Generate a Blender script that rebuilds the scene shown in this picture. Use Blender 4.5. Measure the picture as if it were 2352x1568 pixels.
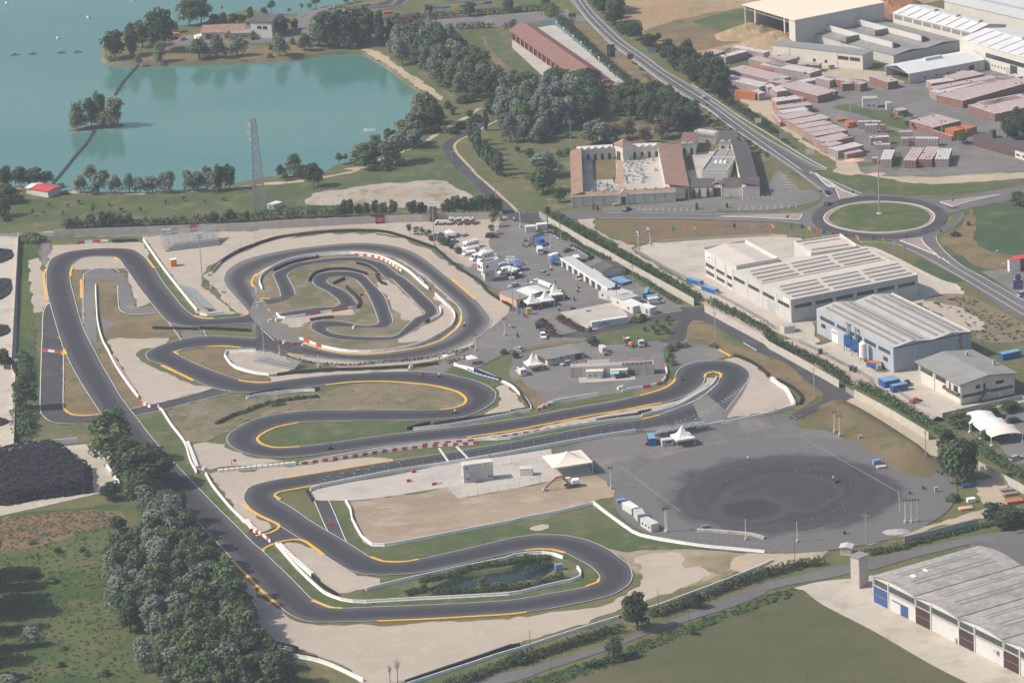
import bpy,bmesh,math,random
import numpy as np
from mathutils import Vector,Matrix,geometry
for _o in list(bpy.data.objects):bpy.data.objects.remove(_o)
S=bpy.context.scene
C=S.collection
PI=math.pi
R=math.radians
RN=random.Random(7)
NP=np.random.RandomState(5)
CH,FOC,PITCH,ROLL=410.0,9000.0,R(18.04),R(3.3)
CAM=Vector((0,0,CH))
_f=Vector((0,math.cos(PITCH),-math.sin(PITCH)))
_u0=Vector((0,math.sin(PITCH),math.cos(PITCH)))
_r0=Vector((1,0,0))
CR=_r0*math.cos(ROLL)-_u0*math.sin(ROLL)
CU=_r0*math.sin(ROLL)+_u0*math.cos(ROLL)
cd=bpy.data.cameras.new('camera')
cd.sensor_width=36.0
cd.lens=36.0*FOC/2352.0
cd.clip_start=5.0
cd.clip_end=20000.0
co=bpy.data.objects.new('camera',cd)
C.objects.link(co)
co.matrix_world=Matrix(((CR.x,CU.x,-_f.x,0),(CR.y,CU.y,-_f.y,0),(CR.z,CU.z,-_f.z,CH),(0,0,0,1)))
S.camera=co
SUN_EL,SUN_AZ=R(44),R(4.0)
sdir=Vector((-math.cos(SUN_AZ)*math.cos(SUN_EL),-math.sin(SUN_AZ)*math.cos(SUN_EL),math.sin(SUN_EL)))
w=bpy.data.worlds.new('World')
S.world=w
w.use_nodes=True
nt=w.node_tree
bg=nt.nodes.get('Background')or nt.nodes.new('ShaderNodeBackground')
sky=nt.nodes.new('ShaderNodeTexSky')
sky.sky_type='NISHITA'
sky.sun_disc=False
sky.sun_elevation=SUN_EL
sky.sun_rotation=math.atan2(sdir.x,sdir.y)
sky.dust_density=2.5
sky.air_density=1.0
nt.links.new(sky.outputs[0],bg.inputs[0])
bg.inputs[1].default_value=0.13
sl=bpy.data.lights.new('sun','SUN')
sl.energy=4.8
sl.angle=R(0.55)
sl.color=(1.0,0.93,0.82)
so=bpy.data.objects.new('sun',sl)
C.objects.link(so)
so.rotation_euler=sdir.to_track_quat('Z','Y').to_euler()
S.view_settings.view_transform='Standard'
S.view_settings.look='None'
S.view_settings.exposure=0.07
S.view_settings.gamma=1.0
S.view_settings.use_curve_mapping=False
S.cycles.use_denoising=True
S.cycles.max_bounces=5
S.cycles.diffuse_bounces=2
S.cycles.glossy_bounces=2
S.cycles.transmission_bounces=2
S.cycles.transparent_max_bounces=4
S.cycles.volume_bounces=0
S.cycles.volume_step_rate=10
def K(s):
 """'@31 200,1400 ...' tile points, '@F x,y' full-frame points -> list of (u, v); trailing ! marks a sharp corner"""
 c=r=None;out=[]
 for t in s.split():
  if t[0]=='@':
   if t[1]=='F':c=None
   else:c,r=int(t[1]),int(t[2])
   continue
  k=t.endswith('!')
  x,y=t.rstrip('!').split(',')
  x=float(x);y=float(y)
  if c is not None:x=588*c+x/4.0;y=392.0*r+y/4.0
  out.append((x,y,k))
 return out
def P(p,z=0.0):
 d=_f*FOC+CR*(p[0]-1176)+CU*(784-p[1])
 t=(z-CH)/d.z
 return CAM+d*t
def W(s,z=0.0):
 return[P(q,z)for q in K(s)]
def W1(s,z=0.0):
 return W(s,z)[0]
def hgt(b,v):
 """height of the point on the vertical over ground point b that is seen on picture row v"""
 q=b-CAM;a=(784-v)
 return-(a*q.dot(_f)-FOC*q.dot(CU))/(a*_f.z-FOC*CU.z)
def hh(sb,st):
 return hgt(W1(sb),K(st)[0][1])
def smooth(pts,closed=False,n=6,sharp=None):
 """Catmull-Rom through pts (Vectors); sharp: set of indices kept as corners"""
 N=len(pts);out=[]
 sharp=sharp or set()
 rng=range(N if closed else N-1)
 for i in rng:
  p1,p2=pts[i],pts[(i+1)%N]
  p0=pts[i-1]if(closed or i>0)else p1
  p3=pts[(i+2)%N]if(closed or i+2<N)else p2
  if i in sharp:p0=p1
  if(i+1)%N in sharp:p3=p2
  d=(p2-p1).length
  m=max(1,min(n,int(d/2.0)))
  for k in range(m):
   t=k/m
   out.append(0.5*((2*p1)+(p2-p0)*t+(2*p0-5*p1+4*p2-p3)*t*t+(3*p1-p0-3*p2+p3)*t**3))
 if not closed:out.append(pts[-1])
 return out
def line(s,z=0.0,n=6,closed=False):
 k=K(s);pts=[P(q,z)for q in k]
 return smooth(pts,closed,n,{i for i,q in enumerate(k)if q[2]})
def straight(s,z=0.0):
 return W(s,z)
def resample(pts,step):
 out=[pts[0]];acc=0.0
 for a,b in zip(pts,pts[1:]):
  d=(b-a).length
  if d<1e-6:continue
  t=step-acc
  while t<=d:
   out.append(a+(b-a)*(t/d));t+=step
  acc=(acc+d)%step
 return out
def length(pts):return sum((b-a).length for a,b in zip(pts,pts[1:]))
MATS={}
def _nodes(name):
 m=bpy.data.materials.new(name);m.use_nodes=True
 t=m.node_tree;t.nodes.clear()
 o=t.nodes.new('ShaderNodeOutputMaterial');b=t.nodes.new('ShaderNodeBsdfPrincipled')
 t.links.new(b.outputs[0],o.inputs[0])
 return m,t,b,o
def _mix(t,fac,a,b,mode='MIX'):
 n=t.nodes.new('ShaderNodeMix');n.data_type='RGBA';n.blend_type=mode
 for s,v in((n.inputs[0],fac),(n.inputs[6],a),(n.inputs[7],b)):
  if hasattr(v,'is_output'):t.links.new(v,s)
  elif isinstance(v,(int,float)):s.default_value=v
  else:s.default_value=(*v[:3],1)
 return n.outputs[2]
def _noise(t,vec,scale,detail=4,rough=.6):
 n=t.nodes.new('ShaderNodeTexNoise');n.inputs['Scale'].default_value=scale
 n.inputs['Detail'].default_value=detail;n.inputs['Roughness'].default_value=rough
 t.links.new(vec,n.inputs['Vector']);return n.outputs[0]
def _ramp(t,v,lo,hi):
 n=t.nodes.new('ShaderNodeMapRange');n.interpolation_type='SMOOTHSTEP'
 n.inputs[1].default_value=lo;n.inputs[2].default_value=hi
 t.links.new(v,n.inputs[0]);return n.outputs[0]
def _pos(t,sx=1,sy=1,sz=1):
 g=t.nodes.new('ShaderNodeNewGeometry');m=t.nodes.new('ShaderNodeMapping')
 m.inputs['Scale'].default_value=(sx,sy,sz)
 t.links.new(g.outputs['Position'],m.inputs[0]);return m.outputs[0]
def _obj(t,sx=1,sy=1,sz=1):
 g=t.nodes.new('ShaderNodeTexCoord');m=t.nodes.new('ShaderNodeMapping')
 m.inputs['Scale'].default_value=(sx,sy,sz)
 t.links.new(g.outputs['Object'],m.inputs[0]);return m.outputs[0]
def plain(name,col,rough=.7,var=.12,scale=1.5,metal=0.0,spec=.3,emit=None,dirt=None):
 """plain material with a little world-space mottling (wear)"""
 if name in MATS:return MATS[name]
 m,t,b,o=_nodes(name)
 c=Vector(col)
 n1=_noise(t,_pos(t),scale,5)
 out=_mix(t,_ramp(t,n1,.3,.7),c*(1-var),c*(1+var))
 if dirt:
  n2=_noise(t,_pos(t,1,1,.4),dirt[1],6,.7)
  out=_mix(t,_ramp(t,n2,dirt[2],dirt[2]+.25),out,dirt[0])
 t.links.new(out,b.inputs['Base Color'])
 b.inputs['Roughness'].default_value=rough;b.inputs['Metallic'].default_value=metal
 b.inputs['Specular IOR Level'].default_value=spec
 MATS[name]=m;return m
def ground_mat(name,cols,scales=(.02,.15,1.2),stretch=(1,1),bump=.0,rough=.95,th=(.42,.6),fine=.2):
 """three-colour ground: big patches, small patches, fine grain"""
 if name in MATS:return MATS[name]
 m,t,b,o=_nodes(name)
 p=_pos(t,stretch[0],stretch[1],1)
 n1=_noise(t,p,scales[0],6,.65);n2=_noise(t,p,scales[1],6,.7);n3=_noise(t,p,scales[2],4,.8)
 out=_mix(t,_ramp(t,n1,th[0],th[1]),cols[0],cols[1])
 out=_mix(t,_ramp(t,n2,.48,.68),out,cols[2])
 g=t.nodes.new('ShaderNodeMapRange');g.inputs[3].default_value=1-fine;g.inputs[4].default_value=1+fine
 g.inputs[1].default_value=.25;g.inputs[2].default_value=.75
 t.links.new(n3,g.inputs[0])
 out=_mix(t,1.0,out,g.outputs[0],'MULTIPLY')
 t.links.new(out,b.inputs['Base Color']);b.inputs['Roughness'].default_value=rough
 b.inputs['Specular IOR Level'].default_value=.15
 if bump:
  bp=t.nodes.new('ShaderNodeBump');bp.inputs['Strength'].default_value=bump;bp.inputs['Distance'].default_value=.3
  t.links.new(n3,bp.inputs['Height']);t.links.new(bp.outputs[0],b.inputs['Normal'])
 MATS[name]=m;return m
def tint_mat(name,rough=.35,spec=.5):
 """paint whose colour is each object's own colour"""
 if name in MATS:return MATS[name]
 m,t,b,o=_nodes(name)
 oi=t.nodes.new('ShaderNodeObjectInfo')
 n1=_noise(t,_pos(t),2.5,5)
 g=t.nodes.new('ShaderNodeMapRange');g.inputs[3].default_value=.86;g.inputs[4].default_value=1.08
 t.links.new(n1,g.inputs[0])
 out=_mix(t,1.0,oi.outputs['Color'],g.outputs[0],'MULTIPLY')
 t.links.new(out,b.inputs['Base Color']);b.inputs['Roughness'].default_value=rough
 b.inputs['Specular IOR Level'].default_value=spec
 MATS[name]=m;return m
def leaf_mat(name,c1,c2,var=.35):
 if name in MATS:return MATS[name]
 m,t,b,o=_nodes(name)
 oi=t.nodes.new('ShaderNodeObjectInfo')
 n1=_noise(t,_pos(t),.55,3);n2=_noise(t,_pos(t),2.2,2)
 out=_mix(t,_ramp(t,n1,.35,.65),c1,c2)
 g=t.nodes.new('ShaderNodeMapRange');g.inputs[3].default_value=1-var;g.inputs[4].default_value=1+var
 t.links.new(oi.outputs['Random'],g.inputs[0])
 out=_mix(t,1.0,out,g.outputs[0],'MULTIPLY')
 g2=t.nodes.new('ShaderNodeMapRange');g2.inputs[3].default_value=.6;g2.inputs[4].default_value=1.4
 t.links.new(n2,g2.inputs[0])
 out=_mix(t,1.0,out,g2.outputs[0],'MULTIPLY')
 t.links.new(out,b.inputs['Base Color']);b.inputs['Roughness'].default_value=.75
 b.inputs['Specular IOR Level'].default_value=.2
 tr=t.nodes.new('ShaderNodeBsdfTranslucent');t.links.new(out,tr.inputs[0])
 ms=t.nodes.new('ShaderNodeMixShader');ms.inputs[0].default_value=.25
 t.links.new(b.outputs[0],ms.inputs[1]);t.links.new(tr.outputs[0],ms.inputs[2]);t.links.new(ms.outputs[0],o.inputs[0])
 MATS[name]=m;return m
class MB:
 def __init__(s):s.v=[];s.f=[];s.uv=None
 def add(s,vs,fs):
  n=len(s.v);s.v+=[tuple(q)for q in vs];s.f+=[tuple(i+n for i in f)for f in fs];return s
 def box(s,x0,x1,y0,y1,z0,z1):
  return s.add([(x0,y0,z0),(x1,y0,z0),(x1,y1,z0),(x0,y1,z0),(x0,y0,z1),(x1,y0,z1),(x1,y1,z1),(x0,y1,z1)],
  [(3,2,1,0),(4,5,6,7),(0,1,5,4),(1,2,6,5),(2,3,7,6),(3,0,4,7)])
 def tbox(s,x0,x1,y0,y1,z0,z1,ix,iy):
  """box whose top is drawn in by ix, iy"""
  return s.add([(x0,y0,z0),(x1,y0,z0),(x1,y1,z0),(x0,y1,z0),(x0+ix,y0+iy,z1),(x1-ix,y0+iy,z1),(x1-ix,y1-iy,z1),(x0+ix,y1-iy,z1)],
  [(3,2,1,0),(4,5,6,7),(0,1,5,4),(1,2,6,5),(2,3,7,6),(3,0,4,7)])
 def bar(s,a,b,w,h=None,up=(0,0,1)):
  a=Vector(a);b=Vector(b);h=h or w;d=(b-a)
  if d.length<1e-6:return s
  d.normalize();u=Vector(up)
  if abs(d.dot(u))>.98:u=Vector((1,0,0))
  x=d.cross(u).normalized()*(w/2);y=x.cross(d).normalized()*(h/2)
  vs=[a-x-y,a+x-y,a+x+y,a-x+y,b-x-y,b+x-y,b+x+y,b-x+y]
  return s.add(vs,[(3,2,1,0),(4,5,6,7),(0,1,5,4),(1,2,6,5),(2,3,7,6),(3,0,4,7)])
 def cyl(s,a,b,r0,r1=None,n=8,caps=True):
  a=Vector(a);b=Vector(b);r1=r0 if r1 is None else r1;d=(b-a).normalized()
  u=Vector((0,0,1))if abs(d.z)<.9 else Vector((1,0,0))
  x=d.cross(u).normalized();y=d.cross(x)
  vs=[]
  for c,r in((a,r0),(b,r1)):
   for k in range(n):
    t=2*PI*k/n;vs.append(c+x*(math.cos(t)*r)+y*(math.sin(t)*r))
  fs=[(k,k+n,(k+1)%n+n,(k+1)%n)for k in range(n)]
  if caps:fs+=[tuple(range(n)),tuple(range(2*n-1,n-1,-1))]
  return s.add(vs,fs)
 def prism(s,poly,z0,z1,ax='z'):
  """extrude a 2-D outline: ax z -> (x,y); ax x -> (y,z) swept along x; ax y -> (x,z) swept along y"""
  n=len(poly)
  mk={'z':lambda p,t:(p[0],p[1],t),'x':lambda p,t:(t,p[0],p[1]),'y':lambda p,t:(p[0],t,p[1])}[ax]
  vs=[mk(p,z0)for p in poly]+[mk(p,z1)for p in poly]
  fs=[(k,(k+1)%n,(k+1)%n+n,k+n)for k in range(n)]
  for t in geometry.tessellate_polygon([[Vector((p[0],p[1],0))for p in poly]]):
   fs.append(tuple(t[::-1]));fs.append(tuple(i+n for i in t))
  return s.add(vs,fs)
 def ball(s,c,rx,ry=None,rz=None,n=8,m=5):
  ry=ry or rx;rz=rz or rx;c=Vector(c);vs=[c+Vector((0,0,rz))];fs=[]
  for i in range(1,m):
   a=PI*i/m
   for k in range(n):
    t=2*PI*k/n;vs.append(c+Vector((rx*math.sin(a)*math.cos(t),ry*math.sin(a)*math.sin(t),rz*math.cos(a))))
  vs.append(c-Vector((0,0,rz)));e=len(vs)-1
  for k in range(n):fs.append((0,1+k,1+(k+1)%n));fs.append((e,e-n+(k+1)%n,e-n+k))
  for i in range(m-2):
   for k in range(n):fs.append((1+i*n+k,1+(i+1)*n+k,1+(i+1)*n+(k+1)%n,1+i*n+(k+1)%n))
  return s.add(vs,fs)
 def ring(s,c,ro,ri,h,n=10):
  c=Vector(c);vs=[]
  for z,r in((0,ro),(h,ro),(h,ri),(0,ri)):
   for k in range(n):
    t=2*PI*k/n;vs.append(c+Vector((r*math.cos(t),r*math.sin(t),z)))
  fs=[]
  for j in range(4):
   for k in range(n):fs.append((j*n+k,j*n+(k+1)%n,((j+1)%4)*n+(k+1)%n,((j+1)%4)*n+k))
  return s.add(vs,fs)
 def mesh(s,name,m,smoothed=False):
  me=bpy.data.meshes.new(name);me.from_pydata(s.v,[],s.f);me.update()
  if m:me.materials.append(m)
  if smoothed:me.polygons.foreach_set('use_smooth',[True]*len(me.polygons))
  return me
 def build(s,name,m,parent=None,loc=None,rz=0,smoothed=False):
  return put(name,s.mesh(name,m,smoothed),parent,loc,rz)
def put(name,me,parent=None,loc=None,rz=0):
 o=bpy.data.objects.new(name,me);C.objects.link(o)
 if parent is not None:o.parent=parent
 if loc is not None:o.location=loc
 if rz:o.rotation_euler=(0,0,rz)
 return o
def tag(o,label=None,cat=None,group=None,kind=None):
 if label:o['label']=label
 if cat:o['category']=cat
 if group:o['group']=group
 if kind:o['kind']=kind
 return o
def thing(name,label,cat,loc=(0,0,0),rz=0,group=None):
 o=bpy.data.objects.new(name,None);C.objects.link(o);o.empty_display_size=.5
 o.location=loc;o.rotation_euler=(0,0,rz)
 return tag(o,label,cat,group)
KIDS={}
def dup(root,loc,rz=0,label=None,group=None,scale=None,col=None):
 r=root.copy();C.objects.link(r);r.location=loc;r.rotation_euler=(0,0,rz)
 if label:r['label']=label
 if group:r['group']=group
 if scale:r.scale=scale
 if root.name not in KIDS:
  ch=[(o,[g for g in o.children])for o in root.children];KIDS[root.name]=ch
 for ch,gs in KIDS[root.name]:
  c=ch.copy();C.objects.link(c);c.parent=r
  if col and 'paint' in ch.name:c.color=(*col,1)
  for g in gs:
   d=g.copy();C.objects.link(d);d.parent=c
 return r
def kidcache(root):KIDS[root.name]=[(o,list(o.children))for o in root.children]
def struct(o,label=None):
 o['kind']='structure'
 if label:o['label']=label
 return o
_zi=[0]
def zlay(layer):
 _zi[0]+=1
 return layer*.045+(_zi[0]%23)*.0018
def flat(name,pts,m,layer=1,holes=(),label=None,parent=None):
 z=zlay(layer)
 loops=[[Vector((p.x,p.y,z))for p in pts]]+[[Vector((p.x,p.y,z))for p in h]for h in holes]
 tri=geometry.tessellate_polygon(loops)
 vs=[p for l in loops for p in l]
 fs=[]
 for a,b,c in tri:
  n=(vs[b]-vs[a]).cross(vs[c]-vs[a]).z
  if abs(n)<1e-9:continue
  fs.append((a,b,c)if n>0 else(a,c,b))
 me=bpy.data.meshes.new(name);me.from_pydata(vs,[],fs);me.materials.append(m)
 o=put(name,me,parent)
 if parent is None:struct(o,label)
 return o
RAGGED='grass weeds gravel earth path clay field slope bank margin lane patch verge strip meadow crop sand triangle hollow wedge dirt infield'.split()
def area(name,s,m,layer=1,label=None,n=6,holes=(),sm=True):
 p=line(s,0,n,True)if sm else W(s)
 if any(q in name for q in RAGGED):
  r=random.Random(len(p));p=resample(p+[p[0]],2.0)[:-1];k=len(p);d=[r.gauss(0,.55)for _ in p]
  p=[q+Vector(((d[i]+d[i-1])*.6,(d[(i*7)%k]+d[(i*7+7)%k])*.7,0))for i,q in enumerate(p)]
 return flat(name,p,m,layer,[line(h,0,n,True)for h in holes],label)
def offset(pts,d):
 out=[]
 for i,p in enumerate(pts):
  a=pts[max(i-1,0)];b=pts[min(i+1,len(pts)-1)]
  t=(b-a);t.z=0
  if t.length<1e-6:out.append(p.copy());continue
  t.normalize();out.append(p+Vector((-t.y,t.x,0))*d)
 return out
def ribbon(name,pts,width,m,layer=5,h=0,off=0,parent=None,dash=None,label=None):
 """a painted line (h=0) or a raised kerb along pts"""
 z=zlay(layer);b=MB()
 segs=[pts]
 if dash:
  rs=resample(pts,.25);segs=[];n1=int(dash[0]/.25);n2=n1+int(dash[1]/.25)
  for i in range(0,len(rs)-n1,n2):segs.append(rs[i:i+n1+1])
 for sg in segs:
  if len(sg)<2:continue
  A=offset(sg,off+width/2);B=offset(sg,off-width/2);n=len(sg)
  if h:
   vs=[(p.x,p.y,z*.3)for p in B]+[(p.x,p.y,z+h)for p in B]+[(p.x,p.y,z+h)for p in A]+[(p.x,p.y,z*.3)for p in A]
   fs=[]
   for i in range(n-1):
    for j in range(3):fs.append((j*n+i,j*n+i+1,(j+1)*n+i+1,(j+1)*n+i))
   fs+=[(0,n,2*n,3*n),(4*n-1,3*n-1,2*n-1,n-1)]
  else:
   vs=[(p.x,p.y,z)for p in B]+[(p.x,p.y,z)for p in A]
   fs=[(i,i+1,n+i+1,n+i)for i in range(n-1)]
  b.add(vs,fs)
 o=b.build(name,m,parent)
 if parent is None:struct(o,label)
 return o
def dtw(A,B):
 n,m=len(A),len(B)
 a=np.array([(p.x,p.y)for p in A]);b=np.array([(p.x,p.y)for p in B])
 D=np.sqrt(((a[:,None]-b[None])**2).sum(-1))
 G=np.full((n,m),1e18);G[0,0]=D[0,0]
 for i in range(n):
  for j in range(m):
   if i==j==0:continue
   x=1e18
   if i:x=G[i-1,j]
   if j and G[i,j-1]<x:x=G[i,j-1]
   if i and j and G[i-1,j-1]<x:x=G[i-1,j-1]
   G[i,j]=x+D[i,j]
 i,j=n-1,m-1;path=[(i,j)]
 while i or j:
  c=[]
  if i and j:c.append((G[i-1,j-1],i-1,j-1))
  if i:c.append((G[i-1,j],i-1,j))
  if j:c.append((G[i,j-1],i,j-1))
  _,i,j=min(c);path.append((i,j))
 return path[::-1]
def strip(name,A,B,m,layer=3,label=None,step=3.0):
 """a road surface between two edges, with a UV that runs across it (for the rubbered line)"""
 A=resample(A,step)+[A[-1]];B=resample(B,step)+[B[-1]]
 pth=dtw(A,B);z=zlay(layer);K5=7
 vs=[];uv=[];s=0;last=None
 for i,j in pth:
  mid=(A[i]+B[j])/2
  if last is not None:s+=(mid-last).length
  last=mid
  for k in range(K5):
   t=k/(K5-1);q=A[i].lerp(B[j],t);vs.append((q.x,q.y,z));uv.append((t,s/10))
 fs=[]
 for i in range(len(pth)-1):
  for k in range(K5-1):
   a=i*K5+k;f=[a,a+1,a+1+K5,a+K5]
   p=[Vector(vs[x])for x in f]
   if(p[2]-p[0]).cross(p[3]-p[1]).z<0:f=f[::-1]
   fs.append(f)
 me=bpy.data.meshes.new(name);me.from_pydata(vs,[],fs)
 ul=me.uv_layers.new(name='across')
 for l in me.loops:ul.data[l.index].uv=uv[l.vertex_index]
 me.materials.append(m)
 return struct(put(name,me),label)
Xq=ground_mat('dry_grass',[(.125,.125,.055),(.085,.11,.042),(.19,.155,.085)],(.03,.12,1.1),fine=.28,bump=.4)
Qg=ground_mat('green_grass',[(.07,.10,.036),(.10,.115,.05),(.15,.14,.075)],(.04,.11,1.3),fine=.25,bump=.4,th=(.45,.65))
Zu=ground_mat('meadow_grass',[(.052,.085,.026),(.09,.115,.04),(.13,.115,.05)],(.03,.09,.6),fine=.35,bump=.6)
Xr=ground_mat('mown_field',[(.088,.095,.045),(.118,.108,.058),(.072,.09,.036)],(.018,.10,1.1),fine=.3,bump=.4,th=(.35,.7))
Ql=ground_mat('straw_grass',[(.17,.125,.07),(.21,.155,.085),(.10,.11,.05)],(.05,.14,1.2),fine=.22,bump=.3)
Xf=ground_mat('russet_weeds',[(.19,.12,.075),(.16,.125,.065),(.09,.11,.045)],(.04,.12,.8),fine=.3,bump=.5)
Xs=ground_mat('dark_green_crop',[(.05,.085,.04),(.065,.10,.045),(.11,.115,.055)],(.02,.06,1.2),fine=.15,th=(.4,.7))
Zx=ground_mat('dry_infield_grass',[(.19,.155,.10),(.115,.12,.055),(.25,.205,.15)],(.05,.13,1.1),fine=.2,bump=.3,th=(.45,.62))
Qe=ground_mat('gravel',[(.415,.35,.285),(.385,.325,.265),(.45,.39,.325)],(.03,.2,2.2),fine=.13,bump=.25)
Xt=ground_mat('bare_earth',[(.34,.265,.19),(.28,.215,.15),(.39,.32,.24)],(.03,.09,.9),stretch=(.5,1),fine=.15,bump=.5)
Zc=ground_mat('pale_sand_path',[(.42,.345,.25),(.36,.30,.22),(.46,.40,.31)],(.05,.2,1.5),fine=.12)
Zy=ground_mat('clay_slope',[(.33,.22,.13),(.36,.27,.17),(.22,.19,.10)],(.03,.06,.4),stretch=(1,.5),fine=.25,bump=.8)
Zg=ground_mat('pale_concrete_paving',[(.46,.425,.38),(.43,.395,.355),(.36,.33,.295)],(.05,.12,.7),fine=.05)
Zq=ground_mat('cream_concrete_yard',[(.48,.425,.36),(.43,.38,.32),(.36,.315,.265)],(.04,.10,.6),fine=.08)
Qh=ground_mat('worn_grey_asphalt',[(.155,.145,.142),(.18,.17,.162),(.21,.195,.18)],(.035,.10,1.0),fine=.10)
Qz=ground_mat('dark_asphalt',[(.062,.06,.065),(.074,.07,.075),(.092,.088,.089)],(.03,.12,1.5),fine=.08)
Zh=ground_mat('grey_road_asphalt',[(.13,.124,.126),(.155,.147,.147),(.115,.11,.114)],(.03,.12,1.0),fine=.07)
Xg=ground_mat('reddish_pavers',[(.30,.235,.205),(.33,.27,.235),(.27,.22,.19)],(.1,.5,3),fine=.08)
Zz=ground_mat('terracotta_paving',[(.42,.27,.18),(.38,.25,.17),(.46,.33,.24)],(.1,.4,3),fine=.08)
Xh=ground_mat('lake_bank',[(.15,.125,.08),(.085,.095,.045),(.22,.18,.13)],(.05,.2,1),fine=.25,bump=.5)
Qa=plain('white_paint',(.78,.77,.74),.6,.06,1.0,dirt=((.45,.43,.39),.35,.58))
Qi=plain('white_line_paint',(.60,.59,.57),.8,.1,.6,dirt=((.28,.27,.26),.25,.52))
Xu=plain('faded_line_paint',(.33,.32,.31),.85,.15,.5)
Xv=ground_mat('patchy_pad_asphalt',[(.125,.118,.118),(.165,.155,.15),(.235,.215,.195)],(.022,.05,.8),fine=.13)
Xa=plain('yellow_kerb_paint',(.72,.40,.055),.7,.10,.8,dirt=((.42,.27,.10),.3,.62))
Qp=plain('red_plastic',(.56,.06,.055),.5,.12,1.0)
Xw=plain('white_plastic',(.76,.745,.71),.5,.08,1.0)
Xb=plain('black_tyre_rubber',(.016,.016,.019),.75,.25,2.0)
def track_mat(name,edge,mid,lo=.03,hi=.36,seed=0.0):
 """asphalt rubbered in along the driven line: across-UV darkening broken up by noise"""
 m,t,b,o=_nodes(name)
 uv=t.nodes.new('ShaderNodeUVMap');uv.uv_map='across'
 sp=t.nodes.new('ShaderNodeSeparateXYZ');t.links.new(uv.outputs[0],sp.inputs[0])
 def mth(op,a,b2):
  n=t.nodes.new('ShaderNodeMath');n.operation=op
  for s,v in((n.inputs[0],a),(n.inputs[1],b2)):
   if hasattr(v,'is_output'):t.links.new(v,s)
   else:s.default_value=v
  return n.outputs[0]
 x=sp.outputs[0]
 d=mth('MINIMUM',x,mth('SUBTRACT',1.0,x))
 mp=t.nodes.new('ShaderNodeMapping');mp.inputs['Scale'].default_value=(9,.5,1);t.links.new(uv.outputs[0],mp.inputs[0])
 n1=_noise(t,mp.outputs[0],1.0,4,.6);n2=_noise(t,_pos(t),.03,4,.6);n3=_noise(t,_pos(t),1.4,4,.7)
 f=mth('ADD',d,mth('MULTIPLY',mth('SUBTRACT',n1,.5),.16));f=mth('ADD',f,mth('MULTIPLY',mth('SUBTRACT',n2,.5),.28))
 c=_mix(t,_ramp(t,f,lo,hi),edge,mid)
 g=t.nodes.new('ShaderNodeMapRange');g.inputs[3].default_value=.92;g.inputs[4].default_value=1.08;t.links.new(n3,g.inputs[0])
 c=_mix(t,1.0,c,g.outputs[0],'MULTIPLY')
 t.links.new(c,b.inputs['Base Color']);b.inputs['Roughness'].default_value=.85;b.inputs['Specular IOR Level'].default_value=.2
 MATS[name]=m;return m
Zv=track_mat('track_asphalt',(.088,.084,.092),(.046,.044,.051))
Zr=track_mat('oval_asphalt',(.165,.155,.148),(.054,.052,.057),.05,.42)
Xi=track_mat('road_wheel_worn_asphalt',(.165,.157,.155),(.09,.086,.09),.02,.5)
LAKE=line("@F -420,470 -60,444 30,432 130,440 @01 700,190 1200,205 1700,180 2100,130 2351,82 @11 60,62 300,50 600,20 @10 740,1520 890,1480 1050,1400 1250,1270 1400,1100 1450,1000 1500,900 1570,850 1400,740 1250,620 1100,530 970,470 700,478 300,530 0,550 @00 1900,566 1400,574 1000,563 965,480! 975,380 1150,280 1350,250 1650,236 1850,212 2050,150 2280,90 @10 0,100 170,132 300,138 500,102 700,56 900,12 960,-60 @F 700,-110 300,-140 -300,-130 -520,150",0,5,True)
POND=line("@13 1600,700 1700,650 1900,575 2150,530 2351,500 @23 120,440 300,420 430,450 480,490 380,530 320,570 260,610 100,625 0,650 @13 2100,660 1800,735 1640,745",0,5,True)
HORIZON=[Vector(p)for p in((-9000,200,0),(9000,200,0),(9000,14000,0),(-9000,14000,0))]
flat('ground',HORIZON,Xq,0,[LAKE,POND])
def bank(name,loop,drop,inset,m):
 n=len(loop);sgn=1 if sum(a.x*b.y-b.x*a.y for a,b in zip(loop,loop[1:]+loop[:1]))>0 else-1
 vs=[];fs=[]
 for i,p in enumerate(loop):
  a=loop[i-1];b=loop[(i+1)%n];t=(b-a).normalized();q=p+Vector((-t.y,t.x,0))*inset*sgn
  vs+=[(p.x,p.y,.05),(q.x,q.y,-drop)]
 for i in range(n):
  j=(i+1)%n;fs.append((2*i,2*j,2*j+1,2*i+1)if sgn>0 else(2*i,2*i+1,2*j+1,2*j))
 me=bpy.data.meshes.new(name);me.from_pydata(vs,[],fs);me.materials.append(m)
 return struct(put(name,me))
bank('lake_bank',LAKE,2.2,2.6,Xh)
bank('pond_bank',POND,1.6,1.5,Qg)
def water_mat(name,col,rough,bump,tintc):
 m,t,b,o=_nodes(name)
 n1=_noise(t,_pos(t,.4,1,1),.01,3);c=_mix(t,_ramp(t,n1,.35,.65),col,tintc)
 t.links.new(c,b.inputs['Base Color']);b.inputs['Roughness'].default_value=rough;b.inputs['IOR'].default_value=1.33
 b.inputs['Specular IOR Level'].default_value=.5
 nn=_noise(t,_pos(t),.8,3);bp=t.nodes.new('ShaderNodeBump');bp.inputs['Strength'].default_value=bump;bp.inputs['Distance'].default_value=.1
 t.links.new(nn,bp.inputs['Height']);t.links.new(bp.outputs[0],b.inputs['Normal']);return m
Xx=water_mat('turquoise_lake_water',(.070,.185,.160),.10,.10,(.09,.205,.175))
Xy=water_mat('dark_pond_water',(.014,.026,.022),.12,.10,(.02,.034,.026))
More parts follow.
